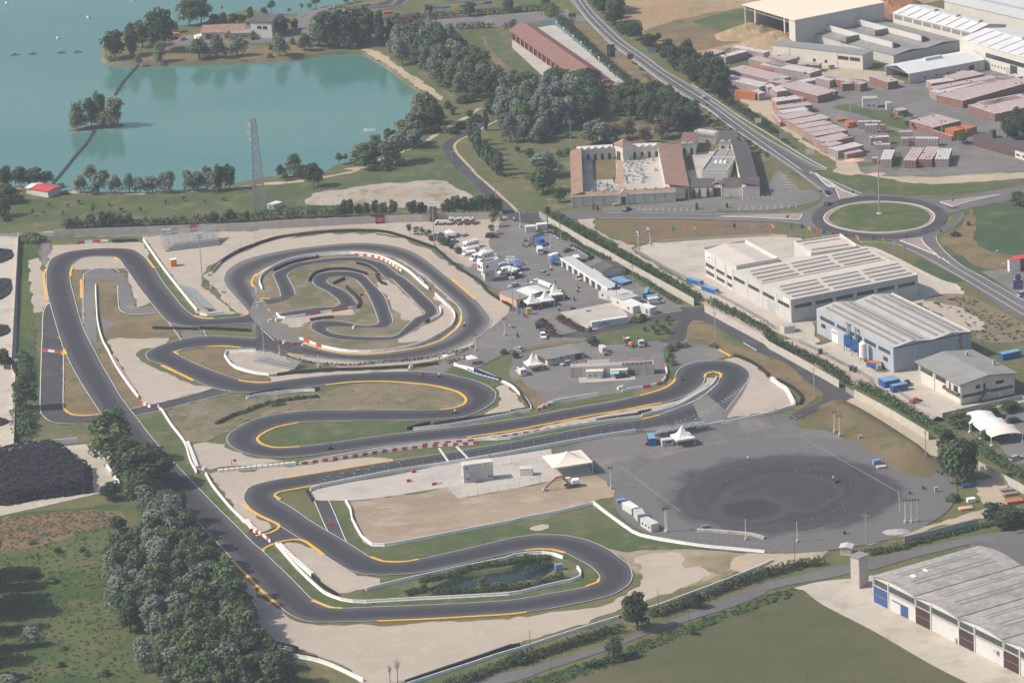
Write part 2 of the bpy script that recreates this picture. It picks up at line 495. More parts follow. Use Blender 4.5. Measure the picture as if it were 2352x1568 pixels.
def water(name,loop,z,m):
 me=bpy.data.meshes.new(name)
 tri=geometry.tessellate_polygon([[Vector((p.x,p.y,0))for p in loop]])
 vs=[(p.x,p.y,z)for p in loop];fs=[]
 for a,b,c in tri:
  nn=(Vector(vs[b])-Vector(vs[a])).cross(Vector(vs[c])-Vector(vs[a])).z
  fs.append((a,b,c)if nn>0 else(a,c,b))
 me.from_pydata(vs,[],fs);me.materials.append(m);return struct(put(name,me))
water('lake_water',LAKE,-1.3,Xx)
water('pond_water',POND,-.8,Xy)
area('islet',"@00 610,1180 700,1150 880,1120 1100,1110 1130,1135 1000,1150 800,1170",Xh,1)
bpy.data.objects['islet'].location.z=-1.25
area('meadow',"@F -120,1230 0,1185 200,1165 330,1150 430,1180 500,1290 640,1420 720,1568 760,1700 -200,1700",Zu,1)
area('weed_strip',"@03 0,60 150,40 500,10 900,-20 1100,0 1150,80 800,170 500,280 250,330 0,350",Xf,2)
area('mown_field',"@33 280,700! 500,850 1000,1120 1500,1400 2000,1620 @23 2351,1640 1000,1700 @13 1700,1720 @23 0,1620! 600,1450 1000,1320 1300,1130 1900,930 2351,790! @33 100,730",Xr,1)
area('field_margin',"@23 0,1600 350,1480 850,1330 1200,1190 1900,930 2351,760 @33 250,700 180,760 @23 2351,830 1900,1010 1300,1230 900,1400 400,1560",Zu,2)
area('crop_field',"@F 2060,640 2180,560 2200,500 2270,470 2352,462 2600,420 2700,700 2400,650",Xs,1)
area('dry_field_edge',"@31 1580,600 1700,560 1800,480 1850,330 1900,420 1950,700 2351,800 2351,870 1960,900 1780,780 1620,680",Ql,2)
area('dry_brown_field',"@21 760,520 850,450 1100,440 1500,450 2351,480 @31 0,480 200,560 520,610 150,620 0,610 @21 2000,605 1500,640 1200,670 1000,660 850,600",Xf,1)
area('lakeside_meadow',"@F -60,470 100,455 330,450 590,430 740,405 840,395 960,320 1010,330 1060,400 1110,450 1060,480 850,480 560,490 200,500 -60,520",Qg,1)
area('dirt_lot',"@11 470,300 520,220 850,160 1300,110 1700,95 1850,170 1990,240 1900,310 1750,350 1300,345 900,320 650,330",ground_mat('dusty_lot',[(.40,.345,.285),(.34,.29,.23),(.19,.17,.10)],(.03,.10,1.5),fine=.12),2)
area('sandy_path',"@11 0,125 200,105 450,85 620,55 900,0 @10 800,1560 1000,1520 1200,1440 1480,1320 1600,1260 1800,1140 2050,1000! 2080,990! 1960,1090 1760,1190 1600,1290 @10 1300,1430 1000,1560 @11 850,30 600,75 400,110 0,140",Zc,2)
area('lakeside_path',"@01 620,190 900,200 1300,200 1700,180 2100,160 2351,135 2351,145 2000,180 1600,205 1100,225 620,210",Zc,2)
area('shore_sand',"@10 970,455 1130,480 1280,590 1450,700 1600,800 1720,900 1700,930 1560,850 1400,745 1250,625 1100,535",Zc,2)
area('peninsula_grass',"@00 1250,520 1450,460 1750,410 2351,420 @10 500,420 560,470 0,545 @00 1900,562 1400,570",Ql,1)
area('clay_slope',"@20 720,-160! 800,30! 1000,270! 1200,330! 1420,440! 1560,540! 1800,520! 2000,440! 2351,420! @30 260,480! 250,300! 1200,100! 1600,0! 3200,-60! 3200,-300!",Zy,1)
area('dry_slope',"@20 1200,300 1400,220 1800,130 2250,80 2351,330 2100,390 1700,470 1600,500 1450,440 1350,350",Ql,2)
area('green_slope',"@20 1680,200 1900,130 2200,95 2300,180 2200,290 2000,310 1800,260",Qg,3)
area('clay_yard',"@30 -80,320 100,300 230,380 250,460 380,500 600,590 850,640 1060,660 1130,700 1250,760 1050,760 650,720 450,700 380,770 150,640 -40,560 -150,520",Zc,2)
area('field',"@10 1770,280 2170,275! 2351,420 @20 300,720! 290,790 0,720 @10 2200,620 2100,540 1950,480 1850,400",Qg,1)
area('bare_strip',"@10 2080,340 2130,420 2250,560 2351,640 @20 100,700 160,780 50,760 @10 2200,600 2130,480",Ql,2)
# gravel traps
G='gravel_trap'
area(G,"@01 470,690 560,680 900,672 1270,658 1330,690 1390,800 1200,900 460,900 450,810",Qe,2)
area(G,"@01 270,815 370,812 400,920 445,1200 385,1260 390,1292 250,1298 248,1100",Qe,2)
area(G,"@01 1880,960 1930,930 2000,860 2100,800 2351,700 @11 0,690 300,625 600,590 900,578 1150,588 1350,632 1550,708 1700,800 1900,930 2050,1040 2200,1150 2330,1250 2340,1390 2250,1470 2100,1560 @12 1960,70 1700,160 1400,215 1000,235 700,230 300,155 250,100 1000,60 @01 2285,1320 2170,1310 2060,1180 1920,1020",Qe,1)
area(G,"@01 1000,1545 1440,1498 1550,1520 @02 1500,40 1300,70 1270,130 1300,190 1480,270 1700,370 1780,410 1880,410 1955,432 1700,500 1390,578 1260,480 1180,350 1080,180 1010,30",Qe,2)
area(G,"@12 2205,430 2280,400 2351,440 @22 80,520 130,620 0,650 @12 2351,655 2050,690 2130,650 2240,540",Qe,2)
area(G,"@02 1770,955 2030,930 2100,980 2250,1045 @12 0,1075 200,1090 300,1100 0,1135 @02 2000,1150 1840,1182",Qe,2)
area(G,"@02 1940,1215 2351,1200 @12 0,1180 400,1140 860,1085 1260,1070 1262,1098 700,1190 280,1260 0,1340 @02 2290,1400 2260,1490 @13 20,60 150,125 80,200 -60,150 -200,0 @02 2100,1440",Qe,2)
area(G,"@13 240,300 380,278 620,400 850,540 1000,590 1150,625 1180,650 760,750 560,600 400,450",Qe,2)
area(G,"@03 1945,470! 2080,435! 2351,720 @13 0,740 200,900 450,1022 850,1050 1500,1020 2351,980 @23 0,978 400,920 900,840 1120,720 1190,610 1180,530 1140,415 1380,370 1530,375 1575,440 1545,500 1600,515 1750,505 1835,575 1700,630 1300,790 1000,900 650,1020 0,1225 @13 2351,1250 1900,1410 1330,1568 1000,1568 850,1440 500,1300 380,1262 220,1225 @03 2200,830",Qe,1)
area(G,"@22 2351,310 2200,200 2050,145 1950,160 2100,230 2165,300 2110,460 1965,712! 2351,652 @32 0,640 230,600! 240,560 190,490 100,430 30,360 0,320",Qe,2)
area(G,"@12 1940,892 @22 0,833 700,698 1370,578 1480,553 1700,448 1760,395 1775,340 1870,330 1880,355 1780,435 1600,545 1300,640 780,738 0,862 @12 2090,902",Qe,2)
area(G,"@12 0,330 150,385 600,320 900,298 1200,283 1400,275 1400,250 900,275 400,300 150,325",Qe,2)
area(G,"@01 1180,1000 1240,1200 1270,1250 1390,1220 1300,1100 1190,940",Qe,2)
area('gravel_bed',"@02 2080,112 2351,97 @12 200,125 360,250 100,312 @02 2351,292 2175,245",Qe,3)
area('dry_grass',"@02 1665,100 1900,62 2230,75 2090,102 2060,130 2160,255 2351,312 @12 100,330 120,375 @02 2351,372 2000,285 1800,207",Ql,2)
area('dusty_verge',"@23 870,345 1100,325 1500,330 2351,392! @33 60,440! @23 2100,545 1850,640 1500,700 1150,560 1050,450",ground_mat('dusty_verge_grass',[(.30,.245,.17),(.20,.17,.09),(.37,.31,.24)],(.04,.10,1.1),fine=.18),.5)
area('gravel_patch',"@23 150,160 200,125 320,115 325,150 200,170",Qe,3)
area('infield',"@11 30,975 130,905 320,835 500,785 700,760 900,753 1090,765 1290,820 1390,875 1540,975 1640,1065 1740,1155 1840,1245 1880,1310 1875,1370 1850,1430 1770,1500 1650,1568 @12 1500,50 1200,100 1000,115 800,105 600,65 440,10 @11 300,1460 150,1330 60,1220 0,1130 -25,1040",Zx,2)
area('infield_gravel',"@11 1100,1040 1200,1010 1350,1130 1530,1310 1400,1380 1320,1350 1200,1150",Qe,3)
area('infield_gravel',"@11 1640,1120 1760,1220 1830,1310 1820,1380 1700,1500 1560,1560 @12 1300,20 @11 1300,1560 1560,1430 1700,1330 1690,1270",Qe,3)
area('infield_gravel',"@11 240,1350 640,1300 900,1270 880,1330 720,1340 500,1380 420,1440 300,1440",Qe,3)
area('grass_bank',"@12 30,500 600,465 900,395 1200,385 1500,405 1750,450 1900,520 1910,570 1800,605 1500,628 1000,628 600,630 300,650 0,700 @02 2230,760 2100,830 1900,920 1700,900 1560,650 1900,540",Zx,2)
area('grass_island',"@12 385,756 500,750 900,740 1400,735 1500,745 1450,800 1300,845 1000,885 700,930 400,962 200,975 90,955 40,925 30,890 90,845 200,795",Qg,2)
area('grass_verge',"@12 1820,215 1740,260 1730,295 1850,320 2000,355 2130,410 2200,470 2215,520 2100,625 2250,530 2230,450 2200,420 2270,395 2200,370 1960,260",Qg,2)
area('grass_verge',"@13 840,0 950,240 1080,320 1300,300 2000,160 2351,90 @23 0,92 840,10 1000,130 1160,215 1450,275 1900,340 1300,340 960,360 840,300 600,210 360,205 120,220 0,235 @13 2000,320 1600,405 1270,455 1170,445 1000,380 830,275 770,120",Qg,2)
area('grass_verge',"@13 180,330 260,420 560,700 760,790 960,825 1300,815 2351,760 @23 0,770 600,640 660,600 640,520 560,460 420,390 300,370 0,420 @13 2351,450 1700,600 1000,720 1200,850 2351,810 @23 0,800 700,690 800,620 760,550 500,380 360,345 0,380 @13 1000,860 790,885 600,835 400,690 60,350 120,320",Qg,2)
area('grass_strip',"@02 1250,690 1470,640 1720,930 1780,1190 1830,1250 2200,1568 @03 2030,0 @02 1750,1270 1500,1010 1350,830",Qg,2)
area('grass_strip',"@02 880,0 940,0 1000,120 1150,360 1320,590 1200,610 1000,320",Ql,2)
area('grass_wedge',"@02 590,80 680,280 930,665 700,690 600,640 585,590",Ql,2)
area('grass_strip',"@01 1330,670 1400,800 1600,1080 1830,1330 2210,1320 2200,1345 1960,1360 1780,1335 1600,1160 1420,900",Qg,3)
area('grass_patch',"@01 700,850 850,795 1050,800 1180,930 1100,910 1000,895 850,905 780,950 765,1000 770,1400 700,1200 650,1000",Ql,2)
area('grass_patch',"@01 905,1020 1030,1015 1080,1100 1090,1250 1150,1320 1470,1310 1600,1420 1600,1530 1000,1540 960,1500 1050,1410 920,1330",Ql,2)
area('grass_verge',"@22 0,330 60,340 310,550 230,610 130,620",Ql,2)
area('grass_strip',"@22 230,640 390,575 860,510 870,540 330,640 0,700 0,680",Qg,2)
area('grass_patch',"@22 1100,460 1380,400 1470,340 1500,340 1490,380 1400,430 1180,500",Ql,2)
area('grass_patch',"@22 1390,100 1430,30 1560,10 1490,120 1510,250 1500,340 1430,300",Qg,2)
area('grass_strip',"@22 0,890 500,790 900,720 1200,690 1310,670 1200,715 900,755 0,915",Qg,3)
area('green_hollow',"@21 700,1530 1100,1440 1500,1390 1420,1540 1300,1568 @22 900,30 650,0 @21 660,1550",Qg,4)
area('grass_bank',"@22 0,130 180,80 650,0 @21 660,1568 500,1568 @22 100,60 0,90",Ql,4)
area('grass_triangle',"@21 1600,1480 1660,1390 1790,1390 1950,1568 @22 2351,150 2351,310 2150,130 1990,120 1800,10 @21 1600,1530",Ql,2)
area('grass_bank',"@32 0,180 180,210 380,400 510,470 480,520 240,640 290,570 310,500 200,420 0,310",Ql,2)
area('hedge_strip',"@01 170,600 350,600 370,640 350,800 265,820 @02 330,0 350,300 370,600 280,920 150,920 160,0 @01 200,1300",Zu,2)
area('roadside_grass',"@F 1810,395 1900,400 2000,405 2150,425 2352,415 2352,430 2100,450 1990,450 1900,430",Qg,2)
area('roadside_grass',"@20 420,200 700,210 860,350 1100,560 1500,860 1900,1080 2351,1400 @30 0,1480 @20 2100,1450 1700,1200 1300,800 1000,700 700,450",Ql,1)
area('hedge_footing',"@22 @21 380,410 640,460 1050,750 1550,1100 1780,1260 @31 0,1500 @32 800,330 1500,760 1580,830 1300,700 700,270 0,0 @21 1700,1240 1000,800",Qg,1)
area('weedy_lot',"@31 1420,1210 1800,1140 2351,1420 2351,1568 1900,1568 1860,1480",Zx,1)
area('gravel_lot',"@31 1420,1225 1650,1235 1900,1330 2000,1420 1860,1470",Qe,2)
area('wild_grass',"@32 2351,600 1900,660 1600,740 1560,690 2351,540",Zu,1)
area('paddock',"@F 1160,480! 1240,490! 1262,512! 1330,560 1400,610 1500,680 1565,700 1600,740 1580,780 1545,850 @22 1380,380 1130,440 880,490 330,560 0,350 0,180 @12 2351,70 1980,40 @11 2351,1250 2060,1010 1900,900 2100,700 2150,620 2250,480",Qh,2)
area('gravel_parking',"@11 1640,690 1640,420! 2050,430! 2290,420! 2230,520 2140,640 2160,720 2250,830 2050,850 1900,880",Qe,3)
area('gravel_apron',"@11 0,480! 800,430! 1640,470! 1640,690 1350,610 900,550 500,580 0,690 @01 2351,700 2000,830 1850,1030 2170,1310! 1830,1310! 1320,630! 1300,600! 350,615! 350,570 1700,530 2351,480",Qe,1)
area('service_road',"@21 0,390 300,400 250,470 340,490 720,900 1100,1060 1550,1250 1700,1260 1800,1290 2351,1600 @32 0,60 420,300 720,440 790,510 660,580 520,590 260,720 200,680 470,560 510,460 380,380 180,210 0,130 @22 2351,130 2080,0 @21 1900,1440 1700,1370 1620,1420 1570,1568 1350,1568 1450,1450 1500,1380 1000,1480 670,1535 500,1500 1450,1310 1560,1290 1480,1230 1000,950 720,880 300,540 0,460",Qz,3)
area('footpath',"@21 330,520 480,590 760,800 1000,960 1550,1250 1500,1280 1000,1010 700,870 450,680 340,560",Qh,4)
area('paddock_apron',"@12 1400,278! 1720,298! 1820,215! 1990,255 2200,160 2351,80! 2351,-60! 2050,40 1700,200",Qh,3)
area('pale_slab',"@21 440,1310 930,1210 1060,1320 1060,1400 720,1470",Zg,4,sm=False)
area('car_park_lot',"@21 870,340 1500,290 1900,240! 2000,260! 2351,180! @31 100,0 300,180 400,170 480,240 400,300 0,370 @21 2351,370 2000,370 1880,350 1900,380 1750,390 1700,390 1200,380 870,385",Qh,2)
area('service_lane',"@01 0,575 350,570 1600,520 2351,480 @11 500,440 1120,430 1640,400! 1640,470! 1130,480 500,510 0,545 @01 2351,560 1700,560 1500,600 350,610 0,615",Qh,2)
area('drift_pad',"@22 360,1010 800,900 1200,850 1740,800 1940,740 2351,680 @32 0,690 200,690 260,730 300,800 520,820 700,900 1000,1110 1380,1330 1430,1450 1500,1568 @33 1250,80 1240,100 700,260 240,230 0,290 @23 2351,320 2000,280 1700,200 1420,195 1350,100 1200,40 @22 1160,1500 1000,1420 920,1340 740,1230 690,1130 640,1040",Xv,2)
area('concrete_apron',"@12 490,1400! 560,1360! 900,1290 1200,1245 1700,1140! 2351,1045! @22 360,990! 370,1060! 700,1140! 740,1225! 420,1270! 0,1360! @12 1860,1448! 1760,1340! 990,1455 540,1462!",Zg,3)
area('building_site_earth',"@12 840,1465 1000,1455 1500,1400 1800,1340 1870,1450! 2351,1360 @22 0,1360 420,1275 740,1230 920,1340 980,1420 880,1440 740,1470 400,1560 @13 2351,70 1300,290 1080,310 960,230 880,0",Xt,2)
area('left_yard',"@F -60,540! 42,545! 34,1020! 30,1035! 200,1020! 240,1010! 260,1060 275,1120! 200,1140 0,1185! -60,1195!",Zq,2)
area('brickyard',"@30 380,870 0,830 -150,680 -80,520 300,650 450,700 650,720 1050,760 1250,760 1290,780 1500,730 1900,650 2351,720 2500,1400 2400,1568 @31 1500,60 2351,20 2351,80 1500,125 1000,110 700,20 600,0 @30 1300,1480 700,1480 500,1300 300,1150",Qh,1)
area('yard_lane',"@20 1940,800 2351,1100 @30 150,1190 300,1300 500,1420 650,1520 @31 580,0 750,60 1000,110 1500,125 2351,70 2351,20 1400,60 900,30 @30 800,1500 640,1470 400,1330 250,1230 80,1050 0,900 @20 2250,850",Zc,2)
area('brickyard_grass',"@30 600,990 730,960 830,980 1000,1020 1150,1010 1200,1080 1350,1140 1250,1190 1080,1150 950,1090 780,1040",Qg,3)
for s in("@30 1090,1200 1200,1220 1200,1350 1130,1360 1120,1280","@30 1130,1410 1215,1400 1225,1540 1130,1550"):
 area('green_plot',s,Qg,3)
area('white_works_yard',"@21 1110,730! 1200,690! 1320,660! 2351,600! @31 300,620! 380,650 820,700 1000,740 1700,1050 1810,1130! 1420,1210! 400,1400 @32 480,0 @31 300,1568 @21 2351,1450 1800,1150 1600,1010",Zq,1)
area('factory_yard',"@31 0,1310 400,1390 440,1600 @32 720,0 1000,280 1380,250 1780,590 2351,490 2351,560 1600,700 1540,690 1000,400 580,130 280,0 @31 0,1440",Zq,2)
area('house_forecourt',"@32 1000,380 1380,260! 1780,595! 2351,495! 2351,545! 1540,690! 1100,480!",Zq,3)
area('gravel_lane',"@21 620,430 760,440 760,520 850,600 1000,660 1150,690 1110,740 1600,1040 1900,1200 2351,1480 2351,1568 1700,1180 1080,760 950,660 620,480",Qe,2)
area('gravel_lane',"@32 30,0 250,110 600,290 780,390 1000,480 1540,730 1560,680 1000,400 600,150 280,0",Qe,1)
area('canopy_lot',"@32 2000,720 2351,650 2351,1130 2150,990",Qh,2)
area('bottom_lot',"@33 230,700! 470,640 770,610! 960,580! 2400,1560 2300,1620 2000,1620! 1830,1568! 1480,1390 1000,1110 500,850 330,720",Zq,3)
area('motel_court',"@20 0,440! 0,300! 400,230! 1030,740! 980,790 600,800! 300,720!",Zg,2)
area('peninsula_court',"@00 1600,370 1650,330 2350,330 @10 0,330 500,310 420,180 480,130 700,80 700,50 400,130 380,250 @10 450,370 0,400 @00 1900,420 1600,420",Qh,2)
area('asphalt_forecourt',"@10 1540,190! 2351,130 @20 330,110 650,150! 700,210 370,190 @10 2351,250! 1780,262 1660,260",Qh,2)
area('petrol_forecourt',"@31 1960,930! 2200,900 2351,940! 2600,1100 2500,1300 2351,1200 2200,1080",Qh,2)
area('cemetery_court',"@20 600,1460! 1400,1400! @21 1420,170! 640,210!",Zg,2)
area('cemetery_lawn',"@20 735,1470! 950,1465! @21 960,80! 750,90!",Ql,3)
area('cemetery_path',"@20 950,1450! 1020,1450! @21 1040,190! 980,190!",Zz,3)
area('chapel_court',"@20 1560,1410! 2070,1380! @21 2130,70! 1640,120!",Zg,2)
area('chapel_lawn',"@20 1580,1440! 1650,1430! 1680,1560! 1610,1568!",Qg,3)
area('chapel_lawn',"@20 1930,1450! 2000,1420! @21 2040,60! 1980,70!",Qg,3)
area('terracotta_walk',"@20 2010,1420! 2060,1420! @21 2130,60! 2060,70!",Zz,3)
# main road and roundabout
A=line("@20 500,-60 620,110 720,230 900,400 1090,540 1330,720 1560,870 1800,1020 2000,1175 2351,1412 @30 150,1515 @31 230,0 400,130 490,200 530,250")
B=line("@20 640,-60 760,110 900,250 1040,380 1240,520 1430,660 1660,790 1860,935 2100,1105 2351,1272 @30 200,1385 400,1500 560,1568 @31 400,10 640,110 780,170 880,215")
strip('main_road',B,A,Xi,3)
ribbon('edge_line',offset(A,.9),.22,Qi,5);ribbon('edge_line',offset(B,-.9),.22,Qi,5)
CL=line("@20 570,-60 690,110 810,240 970,390 1170,530 1390,690 1610,830 1830,970 2050,1135 @30 180,1475 300,1560");ribbon('centre_line',CL,.3,Qi,5)
RB=[P((0,0))]*0
ring_o=line("@31 425,440 470,350 600,280 800,225 1040,230 1300,255 1500,310 1600,380 1625,440 1560,540 1440,610 1200,645 1000,640 760,610 560,560 460,510",0,8,True)
isl_o=line("@31 513,440 545,390 640,340 800,303 1030,288 1250,300 1420,335 1510,385 1531,430 1495,490 1390,535 1200,570 1000,580 780,562 620,525 540,485",0,8,True)
flat('roundabout',ring_o,Zh,3)
area('roundabout_road',"@31 440,440! 500,230! 880,215 1300,240 1700,300 1630,420 1560,540 1440,600! 1250,640 1000,640 560,570 440,500",Zh,2)
ribbon('roundabout_wear',[isl_o[i].lerp(ring_o[int(i*len(ring_o)/len(isl_o))],.5)for i in range(len(isl_o))]+[isl_o[0].lerp(ring_o[0],.5)],5.5,Qz,4)
flat('traffic_island',isl_o,Xg,4)
area('island_lawn',"@31 560,440 600,390 680,345 800,315 1030,300 1230,310 1390,345 1470,390 1490,435 1450,490 1350,530 1180,555 1000,563 800,548 650,515 580,480",Qg,5)
ribbon('island_kerb',isl_o+[isl_o[0]],.4,Qi,5,h=.1)
area('north_east_road',"@31 1450,300 1350,265 1500,262 1750,240 2100,180 2500,120 2500,200 2280,265 2000,320 1800,360 1650,400 1560,380",Xi if 0 else Zh,3)
area('east_road',"@31 1130,650 1250,640 1440,600 1560,520 1700,480 1780,380 1800,420 1740,500 1590,580 1545,620 1560,680 1650,760 1800,880 1960,960 2200,1100 2600,1300 2600,1480 2351,1370 2200,1290 1900,1080 1650,930 1400,800",Zh,3)
area('west_road',"@21 300,400 580,365 800,385 1200,385 1800,395 2351,392 @31 0,390 250,385 420,340 520,260 470,400 480,520 560,600 300,500 0,465 @21 2351,470 1500,445 800,440 620,450 360,415",Zh,3)
ribbon('edge_line',line("@21 860,392 1200,390 1800,402 2351,400 @31 0,400 250,395"),.25,Qi,5)
ribbon('edge_line',line("@21 800,438 1500,440 2351,465 @31 0,458 300,490"),.25,Qi,5)
for s in("@31 620,160! 540,140 430,20 480,60 600,130 700,190 830,235! 660,265!","@31 -450,425! 320,405! 285,455! 0,440!","@31 1580,292! 1700,335! 1850,290 2150,222! 1800,268","@31 1210,645! 1410,622! 1440,680 1560,785! 1350,700"):
 o=area('splitter_island',s,Xg,4);k=line(s,0,6,True);ribbon('island_kerb',k+[k[0]],.35,Qi,5,h=.1)
ribbon('edge_line',line("@31 840,660 1130,670 1300,730 1500,830 1800,1000 2351,1330"),.25,Qi,5)
ribbon('edge_line',line("@31 1545,610 1560,670 1650,770 1800,890 1960,975 2351,1200"),.25,Qi,5)
ribbon('centre_line',line("@31 1550,780 1700,880 1900,1000 2351,1270"),.25,Qi,5)
for s in("@31 540,135 560,160","@31 562,135 582,158","@31 584,135 604,156","@31 606,137 626,152","@31 1560,795 1580,810","@31 1600,810 1630,830","@31 1640,835 1665,850","@31 380,30 410,15"):
 ribbon('crossing_stripe',W(s),.5,Qi,6)
 # lakeside road with the bend
A=line("@10 2200,1060 2060,1130 1960,1190 1820,1260 1740,1310 1715,1350 1740,1420 1850,1568 @11 1900,30 2040,190 2160,290 2260,380 2290,420")
B=line("@10 2240,1090 2120,1150 1980,1230 1870,1280 1820,1320 1810,1360 1850,1430 1980,1568 @11 2000,30 2140,150 2250,250 2330,320 2400,400")
strip('lake_road',B,A,Qz,3)
ribbon('road_shoulder',offset(B,.6),1.3,Zc,2)
# kart lanes far away
strip('far_kart_track',line("@10 870,80 1000,30 1160,10 1180,-40"),line("@10 1060,110 1180,90 1280,50 1300,-40"),Zr,3)
strip('far_kart_track',line("@10 1060,90 1200,85 1350,55 1420,0"),line("@10 880,60 1100,60 1230,50 1270,0"),Zr,3)
strip('far_kart_track',line("@10 1620,-10 1750,25 2000,25 2200,-20"),line("@10 1750,-20 1850,5 1950,8 2080,-20"),Zr,3)
strip('far_kart_track',line("@10 1150,190 1500,140 2000,95 2290,75"),line("@10 1150,165 1500,125 1900,90 2290,65"),Zr,3)
strip('peninsula_drive',line("@10 380,260 420,180 520,110 660,70"),line("@10 500,300 500,190 560,135 680,95"),Qh,3)
# lower service road
A=line("@13 1700,1640 @23 0,1560 350,1440 840,1280 1150,1160 1550,1020 2000,880 2351,740 @33 0,720 250,660 560,610 770,560 1000,520 1300,430 1700,330 2351,180 2600,110")
B=line("@13 1500,1600 @23 0,1465 300,1380 850,1230 1100,1140 1450,1000 1900,830 2351,640 @33 0,645 250,590 560,510 760,475 1000,420 1400,330 1900,220 2351,155 2600,80")
strip('lower_road',B,A,Zh,3)
area('road_fork',"@33 1850,300 2351,210 2351,600 2200,480 2050,370",Zh,3)
area('sandy_lane',"@33 -300,420 0,330 300,345 650,280 1240,170 1700,60 2050,-60 @32 1980,1500 1900,1300 2050,1250 2200,1300 @33 2100,30 1900,60 1250,215 900,310 620,330 420,440 250,470 0,520 -300,560",Zc,2)
area('sandy_lane',"@32 660,580 790,520 1000,620 1300,760 1560,900 1560,1070 1300,920 1000,740 850,620",Zc,3)
OUT=line("@01 2285,1322 2210,1343 2100,1355 1960,1365 1860,1362 1775,1335 1680,1255 1600,1160 1520,1060 1460,970 1420,900 1340,810 1260,748 1180,722 1050,715 900,718 750,730 620,750 520,785 460,830 430,920 425,1000 435,1120 464,1240 510,1400 560,1568 @02 583,70 680,270 780,440 870,580 935,672 1100,880 1300,1130 1500,1355 1600,1470 @03 1710,0 1850,130 2000,290 2130,430 2250,560 2351,680 @13 100,750 210,860 290,930 400,985 520,1012 700,1013 1115,1003 1600,985 2000,960 2351,937 @23 135,920 400,880 700,820 900,770 1000,720 1070,670 1100,620 1105,580 1090,520 1060,475 985,420 900,355 800,305 700,265 600,238 500,220 350,210 200,213 0,240 @13 2200,275 2000,325 1800,370 1600,415 1400,458 1270,466 1170,455 1055,420 950,355 830,280 660,180 500,85 380,0 @12 290,1510 200,1460 170,1420 180,1400 215,1385 330,1362 480,1335 700,1300 950,1258 1300,1195 1600,1142 1770,1115 1950,1085 2140,1055 2351,1020 @22 400,945 800,880 1200,815 1500,770 1740,740")
INN=line("@01 2351,1408 2200,1415 2000,1427 1835,1437 1720,1437 1620,1420 1540,1390 1480,1330 1390,1220 1280,1080 1190,950 1140,880 1100,825 1050,797 950,793 850,793 760,805 700,840 660,880 640,960 650,1040 680,1160 720,1310 760,1440 820,1568 @02 870,90 930,210 1000,330 1100,500 1190,625 1245,690 1350,830 1500,1010 1700,1220 1900,1430 2035,1568 @03 2100,60 2255,215 2340,300 @13 50,350 100,400 250,540 400,690 510,800 580,830 680,870 790,888 920,882 1200,870 1600,855 2000,835 2351,810 @23 300,760 500,725 680,690 760,660 808,620 805,590 770,545 700,485 600,435 490,378 360,342 250,340 120,355 0,375 @13 2000,455 1700,520 1450,565 1250,580 1100,582 950,565 840,530 740,470 630,400 530,325 420,258 215,130 100,75 0,20 @02 2258,1490 2240,1440 2255,1385 2300,1335 @12 0,1315 100,1290 280,1255 450,1230 700,1190 1000,1140 1255,1098 1700,1035 2000,985 2351,925 @22 500,830 900,755 1200,718 1345,680 1500,625 1650,560")
strip('race_track',INN,OUT,Zv,4,step=2.5)
UP=line("@01 2351,1545 1950,1520 1800,1530 1640,1560 @02 1500,30 1400,75 1345,110 1340,140 1380,180 1500,220 1640,290 1780,360 1955,430 2145,468 @12 0,475 200,460 400,435 640,408 850,385 1050,375 1200,376 1400,390 1600,410 1750,440 1860,475 1920,520 1930,545 1900,585 1800,615 1685,628 1500,633 1000,633 600,635 350,650 150,680 0,715 @02 2230,770 2130,830 2090,880 2090,930 2140,980 2250,1030 @12 0,1055 150,1070 400,1062 700,1025 1000,985 1300,945 1600,915 1940,885 @22 0,825 300,768 700,690 1000,640 1200,600 1370,570 1480,545 1600,500 1700,440 1755,390 1770,350 1775,320 1800,290 1850,280 1900,290 1925,310 1910,345 1870,400 1780,480")
LO=line("@02 2351,72 2230,65 2100,50 1900,55 1655,85 1600,100 1640,130 1800,210 2000,290 2200,355 @12 0,388 125,380 300,355 600,320 900,300 1200,285 1450,280 1720,298 1850,325 2000,360 2120,410 2190,460 2205,500 2180,560 2100,620 2000,670 1900,700 1700,720 1400,730 900,735 500,745 385,752 200,790 80,840 15,890 30,930 90,960 200,980 400,968 700,935 1000,890 1300,850 1600,820 2000,770 2351,720 @22 300,665 600,610 900,560 1180,500 1300,470 1430,420 1490,370 1500,340 1510,290 1560,240 1680,195 1850,180 2000,190 2100,225 2165,270 2183,310 2165,370 2110,450 1965,640")
strip('race_track',LO,UP,Zv,4,step=2.5)
OO=line("@12 285,115 400,135 550,155 700,170 900,185 1100,187 1300,183 1500,160 1700,115 1850,60 @11 1980,1568 2060,1520 2130,1450 2155,1400 2150,1350 2100,1280 2020,1190 1900,1090 1800,1010 1700,930 1600,850 1500,780 1400,730 1250,690 1050,668 850,668 600,690 350,720 150,755 0,790 @01 2250,820 2150,870 2080,930 2058,990 2065,1040 2110,1110 2200,1210 2285,1310")
OI=line("@12 440,15 600,70 800,110 1000,120 1200,105 1500,55 1680,0 @11 1780,1500 1860,1430 1885,1370 1890,1310 1850,1240 1750,1150 1650,1060 1550,970 1400,870 1300,815 1100,760 900,748 700,755 500,780 300,830 100,905 0,975 @01 2325,980 2310,1040 2351,1080 @11 0,1140")
strip('oval_track',OI,OO,Zr,3,step=2.5)
area('track_junction',"@01 2270,1330! 2351,1405 @11 60,1450 220,1568 @12 440,10! 420,145! 285,118! 0,85 @02 2100,60! 2100,0! @01 1950,1525! 2351,1540 @11 0,1500 @01 2351,1412! 2100,1420! 2210,1345!",Qz,3)
area('track_junction',"@11 -20,1130! 60,1220 150,1330 300,1460 450,1568! @12 500,40! 420,60! @11 60,1568 0,1480 @01 2300,1400! 2285,1310!",Qh,2)
